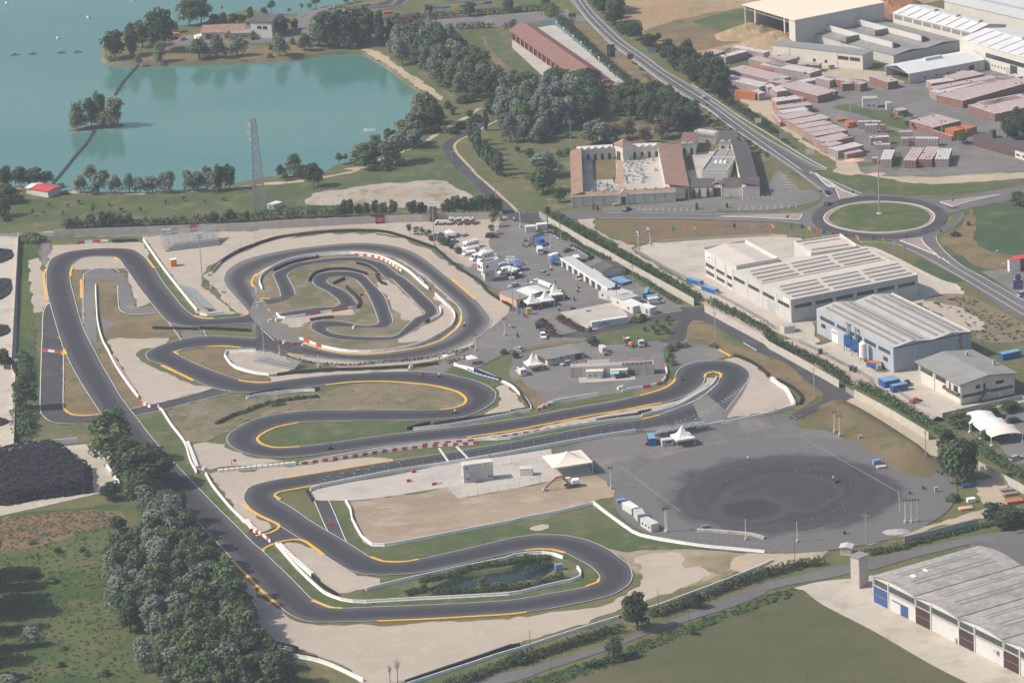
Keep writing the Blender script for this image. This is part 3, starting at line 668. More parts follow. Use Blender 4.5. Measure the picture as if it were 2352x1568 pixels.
OK=line("@11 228,1160 215,1100 195,1050 165,985 157,955 180,935 250,905 330,865 400,848 500,835 650,810 800,800 950,800 1080,830 1180,860 1240,905 1320,968 1350,980 1450,1060 1560,1160 1640,1240 1665,1280 1665,1320 1640,1340 1580,1370 1500,1440 1400,1500 1300,1550 1100,1568 900,1565 700,1545 600,1510 520,1470 500,1440 510,1410 560,1385 650,1378 750,1385 850,1400 930,1420 1000,1430 1080,1425 1115,1410 1125,1390 1100,1310 1060,1210 1020,1130 970,1060 920,1010 850,985 750,980 680,990 650,1020 670,1045 720,1065 800,1100 870,1150 910,1200 925,1250 700,1295 500,1335 235,1365")
IK=line("@11 360,1145 355,1110 335,1060 300,1000 288,970 300,950 380,905 500,870 650,852 800,838 920,838 1020,860 1080,890 1140,945 1190,990 1245,1000 1300,1050 1400,1150 1500,1255 1553,1310 1535,1330 1470,1350 1420,1395 1350,1460 1270,1525 1100,1533 900,1525 780,1510 700,1495 655,1470 650,1455 680,1445 800,1445 1000,1450 1150,1452 1220,1440 1255,1400 1255,1370 1230,1290 1190,1180 1150,1120 1080,1050 1000,970 940,945 850,930 750,928 650,935 560,960 520,1000 520,1030 550,1065 600,1090 650,1115 710,1160 760,1200 770,1230 700,1260 600,1255 500,1270 350,1290 195,1320")
strip('kart_track',IK,OK,Zv,4,step=1.6)
area('kart_track_entry',"@11 60,1190! 225,1163! 360,1143! 250,1200! 105,1230!",Zv if 0 else Qz,4)
# side lanes
area('escape_lane',"@01 460,1212! 400,1290 393,1400 @02 385,0 375,300 370,620 400,690 450,730 550,757 700,764 960,766! 935,670! 750,690 660,680 600,640 580,590 583,300 590,70! @01 545,1540!",Qz,3)
area('old_lane',"@02 905,80! 820,0! @01 765,1420 765,1000 790,945 850,910 950,898 1040,900 1100,940 1160,1000 1200,1080 1240,1200 1270,1255 1400,1250! 1465,1310! 1380,1325 1260,1330 1160,1320 1110,1290 1090,1240 1085,1130 1060,1050 1020,1015 940,1010 890,1030 878,1065 880,1350 905,1568",Qh,3)
area('old_lane',"@01 1560,1400! 1640,1470! 1670,1560! 1900,1530! 1870,1470! 1720,1437!",Qh,3)
area('link_road',"@02 1188,627! 1395,580 1700,510 1900,450 1955,430! 2145,470! 2050,490 1900,530 1700,580 1480,640 1245,690!",Qz,3)
area('link_road',"@12 535,1470! 660,1448! @13 715,0 760,110 830,280! 660,180! 620,100 578,0",Qz,3)
area('junction_patch',"@03 2210,200! 2351,195 @13 215,130! 420,258! 250,270 50,350! 0,315! @03 2340,300!",Qz,3)
area('run_off',"@22 1600,540 1870,400 1920,320 2165,370 1965,710! 1940,745! 1740,800! 1400,820 1200,815 1345,680",Qh,3)
area('run_off',"@22 1500,250 1480,170 1560,60 1700,30 1830,50 1980,140! 1850,178 1680,193 1560,238",Qh,3)
area('old_pit_lane',"@01 360,620! 470,690! 460,830! 385,890!",Qh,3)
area('track_shoulder',"@01 920,1330! 1055,1412! 960,1505!",Qh,3)
# white edge lines
for e,d in((OUT,-.15),(INN,.15),(UP,.15),(LO,-.15),(OO,.15),(OI,-.15),(OK,.1),(IK,-.1)):
 ribbon('track_edge_line',e,.2,Qi,6)
for s in("@01 464,1240 500,1370 560,1568","@22 880,565 1110,520","@22 1500,755 1740,660 2000,510 2160,380","@22 1680,725 1900,600 2080,470 2180,360","@13 220,132 400,245","@13 660,182 830,280","@02 1190,628 1243,690","@02 1960,435 2145,468","@03 2250,220 2351,310","@23 1100,521 1110,521"):
 ribbon('dashed_line',line(s),.2,Qi,6,dash=(1.1,1.0))
for s in("@02 583,70 583,300 580,590 600,640 660,680 750,690 935,668","@02 385,0 375,300 370,620 400,690 450,730 550,757 840,764","@01 460,1212 400,1300 388,1568","@01 765,1410 765,1000 790,945 850,910 950,898 1040,900 1100,940","@01 1080,1060 1090,1240 1110,1290 1200,1325 1460,1308","@02 1200,627 1395,580 1700,510 1900,450 1955,430","@02 1250,686 1480,640 1700,580 1900,530 2145,470","@12 535,1470 @13 578,0 620,100 660,180","@12 660,1448 @13 715,0 760,110 830,280","@22 1345,682 1700,540 1900,385","@01 1550,1400 1665,1560","@01 1870,1470 1895,1530","@11 40,1450 170,1568"):
 ribbon('painted_line',line(s),.28,Qi,6)
for s in("@12 1680,985 1770,1115","@12 1840,970 1950,1082"):
 ribbon('start_line',W(s),.8,Qi,6)
for i in range(0,12,2):
 q=K("@12 1350,1098")[0];u=q[0]-i*17.2;v=q[1]+i*3.9
 for du,dv in((0,0),(-8.5,7.5)):
  p=P((u+du,v+dv));ribbon('grid_box',[p,p+Vector((.2,1.2,0))],.12,Qi,6);ribbon('grid_box',[p+Vector((0,1.2,0)),p+Vector((-1,1.1,0))],.12,Qi,6)
  # yellow kerbs
KERBS=["@01 430,905 405,950 410,1040 435,1205","@01 675,885 650,930 648,975","@01 1055,800 1100,826","@01 1350,810 1415,897","@01 745,1005 748,1180","@01 1780,1335 1870,1358 1965,1360","@01 2210,1340 2260,1328 2285,1305",
"@02 590,615 620,655 700,683 800,686 935,672","@02 1655,88 1600,100 1640,122","@02 1900,55 2050,48 2215,62","@02 1485,225 1640,295 1780,362","@02 2195,357 2280,375 @12 125,382","@02 588,75 610,122",
"@12 640,405 850,380 1050,372 1200,373 1400,386 1600,406 1750,436 1860,471 1920,515 1932,545 1900,588 1800,618 1685,630","@12 388,750 200,790 80,840 15,890 30,930 90,960 200,980 402,970","@12 1940,884 @22 0,825 300,768 700,690 1000,640 1200,600 1375,570","@12 280,1258 450,1230 700,1190 1000,1140 1255,1100","@12 950,1262 700,1302 480,1338 330,1365 215,1388 180,1405 172,1425 225,1455",
"@13 -120,-70 0,15 110,70 210,120 190,165 130,195 0,220","@13 75,365 60,350 150,300 280,265 420,258 530,325 625,398","@13 1055,415 1170,455 1270,462 1400,455 1495,436","@13 515,815 580,840 680,880 790,886","@13 1115,1005 1600,985 2000,962 2351,940 @23 135,922","@03 2115,432 2250,565 2351,672 @13 100,770 210,862","@23 125,354 250,342 360,345 490,376","@23 800,615 790,645 685,683",
"@22 1180,500 1300,470 1430,420 1490,370 1500,350","@22 1770,333 1780,305 1850,284 1900,292 1922,312 1912,340","@22 1205,715 1300,692 1350,682","@22 1900,78 2010,140",
"@12 440,15 600,72 800,112 1000,122 1200,107 1500,58 1680,3 @11 1780,1505 1860,1435 1885,1370 1882,1335","@11 0,972 100,905 300,830 480,785","@11 1790,992 1900,1085 2020,1187","@12 290,116 440,140","@01 2351,955 2312,1030 2335,1075","@11 40,1178 130,1182"]
for s in KERBS:ribbon('yellow_kerb',line(s),.85,Xa,5,h=.06)
area('painted_wedge',"@02 588,80! 612,125! 583,122!",Xa,6)
# car-park bays, yard lines
def bays(a,b,n,dv,ln):
 pa,pb=W1(a),W1(b);d=W(dv)
 d=(d[1]-d[0]).normalized()*ln
 for i in range(n+1):
  p=pa.lerp(pb,i/n);ribbon('bay_line',[p,p+d],.16,Qi,5)
bays("@21 1100,378","@21 1660,378",10,"@21 1170,378 1180,355",5.0)
bays("@21 2080,372","@31 250,350",8,"@21 2080,372 2090,350",5.0)
bays("@31 100,60","@31 190,190",5,"@31 190,190 280,185",5.0)
bays("@31 -230,60","@31 -120,260",6,"@31 0,240 50,238",5.0)
bays("@21 2120,280","@31 0,240",5,"@21 2120,280 2115,250",5.0)
for s in("@31 105,55 270,180 190,195","@31 0,120 50,270 0,270","@22 1780,795 1970,925 1300,1010 970,1080","@22 975,1140 1550,1568","@32 0,620 80,720","@32 200,680 270,718","@32 330,900 1200,1390 1210,1568","@33 220,218 700,100","@22 940,465 980,500","@21 1380,460 1500,480","@21 430,1560 670,1535"):
 ribbon('painted_line',W(s),.18,Xu,6)
def dp_mat(outer=(.125,.118,.118),outer2=(.155,.147,.144),d=1.0):
 """rubber laid down in rings on the drift pad"""
 m,t,b,o=_nodes('drift_rubber')
 g=t.nodes.new('ShaderNodeTexCoord');n0=t.nodes.new('ShaderNodeVectorMath');n0.operation='LENGTH'
 t.links.new(g.outputs['Object'],n0.inputs[0])
 ns=_noise(t,g.outputs['Object'],3.0,5,.6)
 ad=t.nodes.new('ShaderNodeMath');ad.operation='MULTIPLY_ADD';ad.inputs[1].default_value=.45;t.links.new(ns,ad.inputs[0]);t.links.new(n0.outputs['Value'],ad.inputs[2])
 f=_ramp(t,ad.outputs[0],.98,1.16)
 wv=t.nodes.new('ShaderNodeTexNoise');wv.inputs['Scale'].default_value=9;wv.inputs['Detail'].default_value=5
 cmb=t.nodes.new('ShaderNodeCombineXYZ');t.links.new(ad.outputs[0],cmb.inputs[0]);t.links.new(cmb.outputs[0],wv.inputs['Vector'])
 dark=_mix(t,_ramp(t,wv.outputs[0],.35,.7),Vector((.046,.044,.05))*d,Vector((.072,.068,.073))*d)
 fine=_noise(t,_pos(t),.9,5,.7)
 c=_mix(t,f,dark,_mix(t,_ramp(t,fine,.3,.7),outer,outer2))
 t.links.new(c,b.inputs['Base Color']);b.inputs['Roughness'].default_value=.85;b.inputs['Specular IOR Level'].default_value=.2
 return m
Xz=dp_mat()
def ellipse_patch(name,c,px,py,m,layer):
 pc,pa,pb=W1(c),W1(px),W1(py)
 ex,ey=pa-pc,pb-pc;z=zlay(layer);b=MB();n=48;rings=6
 vs=[(0,0,0)]
 for r in range(1,rings+1):
  for k in range(n):vs.append((1.25*r/rings*math.cos(2*PI*k/n),1.25*r/rings*math.sin(2*PI*k/n),0))
 fs=[(0,1+k,1+(k+1)%n)for k in range(n)]
 for r in range(rings-1):
  for k in range(n):
   a=1+r*n;fs.append((a+k,a+n+k,a+n+(k+1)%n,a+(k+1)%n))
 b.add(vs,fs);o=b.build(name,m)
 o.matrix_world=Matrix(((ex.x,ey.x,0,pc.x),(ex.y,ey.y,0,pc.y),(0,0,1,z),(0,0,0,1)))
 return struct(o)
ellipse_patch('drift_pad_rubber',"@F 1802,1133","@F 2110,1155","@F 1840,1030",Xz,4)
ellipse_patch('drift_ring',"@F 1725,1170","@F 1803,1172","@F 1728,1143",dp_mat((.060,.057,.063),(.072,.068,.073),.78),5)
L_DARK=leaf_mat('dark_green_leaves',(0.053,0.085,0.040),(0.083,0.116,0.052))
L_MID=leaf_mat('mid_green_leaves',(0.073,0.116,0.045),(0.109,0.147,0.059))
L_SILV=leaf_mat('silvery_leaves',(0.236,0.266,0.218),(0.153,0.195,0.136),.25)
L_WIL=leaf_mat('willow_leaves',(0.177,0.212,0.118),(0.124,0.165,0.088),.25)
L_POP=leaf_mat('poplar_leaves',(0.065,0.104,0.050),(0.088,0.130,0.061))
L_LIGHT=leaf_mat('light_green_leaves',(0.100,0.142,0.041),(0.071,0.112,0.035))
L_RUST=leaf_mat('russet_leaves',(.17,.095,.07),(.12,.09,.06))
L_PURP=leaf_mat('purple_leaves',(.04,.025,.03),(.06,.035,.04))
L_HEDGE=leaf_mat('hedge_leaves',(.055,.08,.032),(.08,.10,.042))
L_REED=leaf_mat('reed_leaves',(.06,.095,.03),(.085,.11,.04))
Xj=plain('bark',(.11,.085,.06),.9,.25,2.0)
Va=plain('dead_wood',(.22,.17,.14),.9,.2,2.0)
def leaf_mesh(name,blobs,n,size,m,flatten=1.0):
 """many leaf-clump faces spread over the shells of overlapping blobs (cx,cy,cz,rx,ry,rz)"""
 B=np.array(blobs,float);wgt=(B[:,3]*B[:,5]+.02);wgt/=wgt.sum()
 idx=NP.choice(len(B),n,p=wgt)
 d=NP.normal(size=(n,3));d/=np.linalg.norm(d,axis=1)[:,None]
 d[:,2]=np.where((d[:,2]<-.35)&(NP.rand(n)<.6),-d[:,2],d[:,2])
 r=NP.uniform(.62,1.08,n)[:,None]
 c=B[idx,:3]+d*B[idx,3:]*r
 nr=d+NP.normal(scale=.45,size=(n,3));nr[:,2]+=.25;nr/=np.linalg.norm(nr,axis=1)[:,None]
 a=np.cross(nr,NP.normal(size=(n,3)));a/=np.linalg.norm(a,axis=1)[:,None];b=np.cross(nr,a)
 s=(size*NP.uniform(.6,1.35,n))[:,None];a*=s;b*=s*NP.uniform(.55,1,n)[:,None]
 v=np.empty((n,4,3));v[:,0]=c-a;v[:,1]=c-b;v[:,2]=c+a;v[:,3]=c+b*.8
 v=v.reshape(-1,3)
 me=bpy.data.meshes.new(name)
 me.vertices.add(4*n);me.vertices.foreach_set('co',v.ravel().astype('f'))
 me.loops.add(4*n);me.loops.foreach_set('vertex_index',np.arange(4*n,dtype='i'))
 me.polygons.add(n);me.polygons.foreach_set('loop_start',np.arange(0,4*n,4,dtype='i'))
 me.update(calc_edges=True);me.materials.append(m);return me
def crown_blobs(kind,k):
 r=random.Random(hash(kind)%1000+k*31 if False else sum(map(ord,kind))+k*31);out=[]
 if kind=='poplar':
  for i in range(13):
   z=1.2+i*.66;w_=1.25*math.sin(PI*min(1,(i+1.6)/14.5))**.6
   out.append((r.uniform(-.35,.35),r.uniform(-.35,.35),z,w_,w_,.95))
 elif kind=='cypress':
  for i in range(8):
   z=.9+i*1.1;w_=.8*(1-abs(i-2.5)/7.5);out.append((r.uniform(-.1,.1),r.uniform(-.1,.1),z,w_,w_,.9))
 elif kind=='bush':
  for i in range(12):
   a=r.uniform(0,2*PI);d=r.uniform(0,3.6);q=r.uniform(1.7,3.0)
   out.append((math.cos(a)*d,math.sin(a)*d,r.uniform(1.6,6.5-d*.6),q,q,q*.95))
  out.append((0,0,6.5,2.6,2.6,2.6))
 elif kind=='willow':
  for i in range(20):
   a=r.uniform(0,2*PI);t=r.uniform(0,1);z=2.2+6.2*t;d=r.uniform(.2,1)*(3.1-1.6*t)
   q=r.uniform(.9,1.7);out.append((math.cos(a)*d,math.sin(a)*d,z,q,q,q*1.35))
  out.append((0,0,8.3,1.3,1.3,1.5))
 elif kind=='young':
  for i in range(7):
   a=r.uniform(0,2*PI);t=r.uniform(0,1);d=r.uniform(0,1.3)*(1.2-t)
   q=r.uniform(.8,1.4);out.append((math.cos(a)*d,math.sin(a)*d,4.0+4.6*t,q,q,q*1.2))
 else:
  for i in range(20):
   a=r.uniform(0,2*PI);t=r.uniform(0,1);z=2.8+5.7*t;w_=3.3*math.sqrt(max(.08,1-(2*t-.75)**2/1.7))
   d=r.uniform(.3,1)*w_;q=r.uniform(1.1,2.0)
   out.append((math.cos(a)*d,math.sin(a)*d,z,q,q,q*.9))
  out.append((0,0,5.2,2.6,2.6,2.8))
 return out
def trunk_mesh(kind,k):
 b=MB();r=random.Random(k+77);top={'poplar':8,'cypress':7,'bush':3,'young':6}.get(kind,6.5)
 b.cyl((0,0,-.3),(.1,0,top*.5),.26 if kind!='young' else.12,.17 if kind!='young' else.09,7)
 b.cyl((.1,0,top*.5),(0,.1,top),.17 if kind!='young' else.09,.05,6)
 if kind not in('poplar','cypress','young'):
  for i in range(6):
   a=i*1.05+r.random();z=top*r.uniform(.3,.6);b.cyl((.05,0,z),(math.cos(a)*2.2,math.sin(a)*2.2,z+r.uniform(1.2,2.6)),.11,.04,5)
 return b.mesh('trunk',Xj)
KIND={'b':('broad',L_DARK,1700,.42,8.2),'g':('broad',L_MID,1700,.42,8.2),'w':('willow',L_WIL,1500,.36,7.6),'s':('willow',L_SILV,1600,.36,7.6),
'p':('poplar',L_POP,1200,.34,3.0),'y':('young',L_MID,420,.33,3.6),'r':('broad',L_RUST,1200,.38,8.2),'l':('broad',L_LIGHT,1300,.4,8.2),
'c':('cypress',L_POP,500,.26,1.7),'u':('bush',L_MID,1000,.55,10.5),'d':('bush',L_DARK,1000,.55,10.5),'v':('bush',L_PURP,800,.5,10.5),'t':('bush',L_WIL,900,.5,10.5)}
PROTO={}
NAMES={'b':'broadleaf_tree','g':'broadleaf_tree','w':'willow_tree','s':'silver_poplar_tree','p':'poplar_tree','y':'young_tree','r':'russet_tree','l':'broadleaf_tree','c':'cypress_tree','u':'bush','d':'bush','v':'purple_tree','t':'bush'}
def tree(code,loc,h,wd=None,label='',group=None):
 kind,m,n,size,w0=KIND[code]
 if code not in PROTO:
  PROTO[code]=[]
  for k in range(3):
   PROTO[code].append((leaf_mesh('crown',crown_blobs(kind,k),n,size,m),trunk_mesh(kind,k)))
 cm,tm=PROTO[code][RN.randrange(3)]
 root=thing(NAMES[code],label,'tree' if code not in 'udt' else 'bush',loc,RN.uniform(0,6.28),group)
 sz=h/10.0;sx=sz if wd is None else wd/w0
 root.scale=(sx,sx,sz)
 o=put('crown',cm,root);put('trunk',tm,root)
 return root
ORD='first second third fourth fifth sixth seventh eighth ninth tenth eleventh twelfth thirteenth fourteenth fifteenth sixteenth'.split()
def TR(code,label,group,s,z=0.0):
 """each token x,y,h[,w] in tile pixels: the trunk's foot, then the tree's height and width in the picture"""
 c=r=None;X=[]
 for t in s.split():
  if t[0]=='@':c=int(t[1]);continue
  X.append(588*c+float(t.split(',')[0])/4)
 for t in s.split():
  if t[0]=='@':c,r=int(t[1]),int(t[2]);continue
  q=[float(a)for a in t.split(',')];lb=label
  if len(X)>1:
   k=sorted(X).index(588*c+q[0]/4);lb+=', '+(ORD[k]if k<16 else 'last')+' from left'
  u,v=588*c+q[0]/4,392*r+q[1]/4
  p=P((u,v),z);h=max(1.2,hgt(p,v-q[2]/4)if z==0 else q[2]/4/5.0)
  wd=None
  if len(q)>3:wd=(P((u+q[3]/4,v))-P((u,v))).length*(1.5 if code in 'sw' else 1.2)
  tree(code,p,h,wd,lb,group)
def inside(p,poly):
 x,y=p;c=False;n=len(poly)
 for i in range(n):
  a,b=poly[i],poly[i-1]
  if(a.y>y)!=(b.y>y)and x<(b.x-a.x)*(y-a.y)/(b.y-a.y)+a.x:c=not c
 return c
def grove(s,spacing,mix,hlo,hhi,labels,group,wf=1.0,avoid=()):
 """trees scattered over a traced plot; mix = string of kind codes drawn from"""
 poly=W(s);xs=[p.x for p in poly];ys=[p.y for p in poly];pts=[]
 for _ in range(6000):
  q=(RN.uniform(min(xs),max(xs)),RN.uniform(min(ys),max(ys)))
  if not inside(q,poly):continue
  if any((q[0]-a[0])**2+(q[1]-a[1])**2<spacing**2 for a in pts):continue
  pts.append(q)
 for q in pts:
  c=RN.choice(mix);h=RN.uniform(hlo,hhi)
  y=(q[1]-min(ys))/(max(ys)-min(ys));k=(h-hlo)/(hhi-hlo)
  tree(c,(q[0],q[1],0),h,KIND[c][4]*h/10*RN.uniform(.85,1.2)*wf,('short ' if k<.33 else 'tall ' if k>.66 else 'mid-height ')+labels[c]+(', near end' if y<.33 else ', far end' if y>.66 else ', middle part'),group)
def hedge(name,s,w_,h,label,m=None,n_per_m=26,size=.3,group=None,lump=1.0,cat='hedge'):
 pts=resample(line(s,0,5),.8);c=pts[0];bl=[];r=random.Random(len(pts))
 L=length(pts)
 for p in pts:
  for k in range(2):
   q=p-c;hh_=h*r.uniform(.75,1.12)*(1 if lump==1 else r.uniform(1-lump*.3,1.1))
   bl.append((q.x+r.uniform(-.25,.25)*w_,q.y+r.uniform(-.25,.25)*w_,hh_*.5,w_*r.uniform(.38,.6),w_*r.uniform(.38,.6),hh_*.55))
 n=int(min(9000,max(60,L*n_per_m)))
 root=thing(name,label,cat,c,0,group)
 put('foliage',leaf_mesh('foliage',bl,n,size,m or L_HEDGE),root)
 b=MB()
 for p in pts[::6]:q=p-c;b.cyl((q.x,q.y,-.2),(q.x,q.y,h*.6),.09,.05,5)
 b.build('stems',Xj,root)
 return root
 # the two big trees by the straight and the wood below them
TR('g','huge pale green tree overhanging the straight beside the tyre heap',None,"@02 1060,1130,510,430")
TR('g','tall pale green tree crowded against the huge one beside the tyre heap',None,"@02 1180,1290,400,330")
TR('b','big dark tree beside the straight below the huge pale one',None,"@02 1360,1340,400,390")
TR('b','rounded dark tree standing at the corner of the tyre yard',None,"@02 1030,1450,170,180")
TR('b','dark tree at the roadside under the big dark tree',None,"@02 1300,1500,280,260")
TR('s','small silvery tree in front of the big dark tree',None,"@02 1350,1560,250,190")
TR('b','dark tree reaching over the edge of the straight',None,"@02 1530,1600,240,230")
TR('b','dark round bush at the top edge of the meadow',None,"@03 1085,180,150,150")
TR('g','slender green tree growing up through the hedge beside the left escape lane',None,"@02 240,620,320,210")
TR('g','bushy tree in the hedge next to the short concrete wall',None,"@02 50,250,180,140")
wood={'g':'green broadleaf tree in the wood beside the lower straight','b':'dark broadleaf tree in the wood beside the lower straight','s':'silvery grey tree in the wood beside the lower straight','w':'pale olive willow in the wood beside the lower straight'}
grove("@03 1250,330 1480,190 1640,220 1700,330 1560,560 1350,900 1200,1120 1060,950 1010,640 1080,450",5.0,'sssswbs',9,14,wood,'trees in the wood beside the lower straight')
grove("@03 1700,330 1900,570 2120,850 2310,1130 2351,1250 @13 60,1400 220,1568 320,1760 @03 1900,1800 1700,1450 1450,1250 1330,1050 1450,780 1560,560",4.6,'gggbgwgbs',9,14,wood,'trees in the wood beside the lower straight')
grove("@03 1350,230 1640,110 1700,250 1650,290 1400,300",4.6,'bwws',8,12,wood,'trees in the wood beside the lower straight')
grove("@03 1500,1500 1700,1560 2300,1650 2300,1900 1500,1900",4.6,'wwsg',8,11,wood,'trees in the wood beside the lower straight')
TR('s','lone silvery tree at the foot of the wood',None,"@03 1330,1480,340,190")
TR('s','broad silvery willow at the bottom edge of the wood',None,"@03 1640,1560,340,260")
TR('s','grey shrub tree alone in the meadow',None,"@03 300,1220,170,140")
TR('s','grey bush at the bottom edge of the meadow',None,"@03 60,1640,150,240")
for i,q in enumerate(("@03 -190,720,560,300","@03 -180,830,600,330","@03 -170,960,640,330","@03 -200,1120,560,330","@03 -120,1540,330,260","@03 -230,1400,460,300","@03 -130,560,420,260","@03 -300,640,560,330","@03 -150,1280,400,260","@03 -140,900,560,300")):
 TR('b','dark tree at the shaded edge of the meadow','dark trees shading the meadow',q)
 # russet patch and meadow tufts
for i,q in enumerate(("@03 760,360,60,70","@03 800,400,55,60","@03 540,370,60,90","@03 300,290,50,80","@03 480,640,70,130","@03 300,590,90,140","@03 560,1420,60,80","@03 960,1500,70,120","@03 590,1260,45,60")):
 TR('u','low green bush in the meadow','low bushes in the meadow',q)
 # lake: islet, peninsula, near shore
for c,s in(('w',"@00 715,1160,220,130 840,1140,250,110 1050,1140,250,170"),('g',"@00 920,1130,290,130"),('t',"@00 740,1160,130,150 960,1140,150,150 1040,1150,150,120 870,1130,110,110 680,1170,90,90")):
 TR(c,{'w':'olive willow on the small islet','g':'taller green tree in the middle of the small islet','t':'yellowish bush on the small islet'}[c],'trees on the islet',s)
TR('b','broad dark willow at the tip of the peninsula',None,"@00 1060,540,260,200")
TR('p','dark columnar poplar on the peninsula',None,"@00 1210,510,300,110")
TR('g','tree behind the poplar on the peninsula',None,"@00 1310,430,240,170")
TR('b','largest round tree on the peninsula',None,"@00 1490,480,420,240")
TR('g','pair of tall trees by the far shore behind the red tiled house','tall trees by the far shore',"@00 1740,240,260,170 1850,210,230,170")
TR('g','low tree beside the car park on the peninsula',None,"@00 1600,300,110,90")
TR('d','round clipped dark tree behind the red tiled house',None,"@00 2055,215,115,100")
for q in("@00 1970,210,80,100","@00 2150,225,100,110","@00 2230,225,95,80"):TR('b','dark garden tree behind the red tiled house','garden trees of the red tiled house',q)
TR('g','pointed tree next to the white house',None,"@00 2305,190,125,70")
for q in("@00 1475,570,190,110","@00 1830,545,190,170","@00 2000,540,230,130","@00 2180,520,180,130","@10 220,520,220,130","@10 450,470,170,110"):
 TR('w','grey-green willow on the peninsula bank','willows along the peninsula bank',q)
for q in("@00 1270,590,100,70","@10 130,460,60,60","@10 340,410,80,60","@00 1020,560,60,70","@10 125,530,50,60"):TR('t','small bush on the peninsula bank','bushes along the peninsula bank',q)
TR('b','dark round tree beside the white house',None,"@10 250,330,190,110")
TR('v','purple-leaved tree beside the drive',None,"@10 365,270,110,90")
TR('y','slim tree on the far shore above the white house',None,"@10 145,120,130,60")
TR('b','dark tree just above the flat roof of the white house',None,"@10 75,130,60,70")
for q in("@10 420,100,70,40","@10 545,70,100,80","@10 490,90,60,60","@10 825,40,60,60","@10 910,20,50,50","@10 305,120,45,40"):TR('y','small tree on the far shore','small trees on the far shore',q)
pen={'b':'dark tree in the grove at the root of the peninsula','g':'green tree in the grove at the root of the peninsula','s':'silvery tree in the grove at the root of the peninsula','w':'willow in the grove at the root of the peninsula','p':'columnar poplar in the grove at the root of the peninsula'}
for c,s in(('s',"@10 760,400,350,280"),('b',"@10 660,430,330,260 850,430,300,230 980,420,260,180"),('g',"@10 930,380,320,200 1040,390,330,170"),('w',"@10 580,420,250,170 800,440,120,110 880,445,120,110"),('p',"@10 1145,430,340,90 1240,420,240,80 1280,450,180,70")):
 TR(c,pen[c],'grove at the root of the peninsula',s)
TR('r','brownish tree behind the grove',None,"@10 1390,290,160,230")
for q in("@10 1305,180,70,70","@10 1492,165,60,55"):TR('v','small purple-leaved tree by the far kart track','purple-leaved trees by the far kart track',q)
for q in("@10 1590,150,110,90","@10 1965,150,140,100","@10 2320,110,120,90","@20 310,80,110,100","@20 -20,80,90,60"):TR('b','dark round tree beside the far kart track','trees beside the far kart track',q)
mid={'b':'dark tree in the wood between the lake and the long red roof','g':'green tree in the wood between the lake and the long red roof','s':'silvery tree in the wood between the lake and the long red roof','w':'willow in the wood between the lake and the long red roof','p':'poplar in the wood between the lake and the long red roof','r':'russet tree in the wood between the lake and the long red roof'}
grove("@10 1260,480 1500,400 1760,420 1880,560 1900,650 1800,700 1560,640 1350,600",7.0,'bbgsbp',11,15,mid,'wood between the lake and the long red roof')
grove("@10 1500,640 1900,620 2120,740 2300,900 2100,930 1850,900 1650,790",7.0,'swwbgb',10,14,mid,'wood between the lake and the long red roof')
TR('r',mid['r'],'wood between the lake and the long red roof',"@10 2180,800,220,170")
for q in("@10 1900,950,90,110","@10 1760,1000,90,100","@10 2000,930,100,120","@10 1810,1050,80,70","@10 2020,1120,90,110","@10 1900,1180,80,120","@10 1800,1230,70,130","@10 1960,1070,70,90"):TR('d','low dark bush beside the sandy lakeside path','bushes beside the sandy lakeside path',q)
for c,s in(('w',"@10 1560,1150,320,210 1470,1220,220,180 1380,1330,200,190 1000,1530,220,200 1100,1500,160,140 1230,1520,240,190"),('s',"@10 1300,1500,280,220 1450,1360,180,160 930,1510,190,120"),('g',"@10 1640,1200,260,200 1100,1380,150,110 1215,1300,120,80 1340,1200,100,90"),('b',"@10 1600,1210,180,200 1260,1280,90,70"),('y',"@10 765,1510,120,60 825,1500,95,50 1665,1225,90,60"),('d',"@10 1190,1560,80,140 1080,1568,70,120")):
 TR(c,{'w':'grey-green willow on the shore beside the bend of the lake road','s':'silvery willow on the shore beside the bend of the lake road','g':'green tree on the shore beside the bend of the lake road','b':'dark tree on the shore beside the bend of the lake road','y':'young tree at the edge of the lake water','d':'low bush under the shore willows'}[c],'trees on the shore beside the bend of the lake road',s)
pop='columnar poplar in the row along the lake road'
TR('p',pop,'poplars along the lake road',"@10 1965,1300,210,60 1995,1340,250,70 2020,1390,270,75 2050,1440,270,75 2110,1490,210,75 2140,1530,210,75 2185,1568,210,80 2230,1610,230,90 2115,1200,200,50 2250,1130,220,75 2160,1050,150,100 2330,1020,130,50 1700,1120,60,40")
TR('y','young tree in the grass below the lake road poplars','young trees below the lake road poplars',"@11 2210,30,70,40 2260,60,70,40 2330,70,60,40 2240,50,50,40")
row='tree in the row on the near lake shore'
TR('s',row,'trees on the near lake shore',"@01 740,210,180,120 900,210,190,140 1060,210,180,120 1190,205,190,100 1290,205,150,110 1400,200,160,120 1500,195,180,110 1560,200,200,110 1740,190,200,110 1820,190,190,110 1960,190,200,130")
TR('g','taller greener tree in the near shore row','tall green trees on the near lake shore',"@01 1910,185,230,120 2020,180,240,110 2110,170,230,120")
TR('b','dark tree beside the red-roofed boathouse','trees beside the red-roofed boathouse',"@01 190,150,190,130 330,140,170,150 430,130,130,120 280,140,150,120 60,140,180,150 20,150,150,120")
TR('w','willow behind the shore row','willows behind the shore row',"@01 830,90,130,120 960,110,110,90")
TR('y','small bushy tree by the parked cars at the boathouse',None,"@01 565,190,80,70")
TR('s','large silvery tree beside the lattice mast',None,"@10 350,1620,210,140")
TR('b','big dark tree on the shore path behind the dirt lot',None,"@11 530,150,230,150")
TR('g','tree on the shore path beyond the dirt lot','trees on the shore path',"@11 230,70,130,70 270,90,90,60 430,80,140,100 350,10,60,60")
TR('d','bush at the end of the lakeside lane','bushes at the end of the lakeside lane',"@01 60,290,210,200 20,420,250,170 100,250,120,140 190,300,90,80 70,460,60,80")
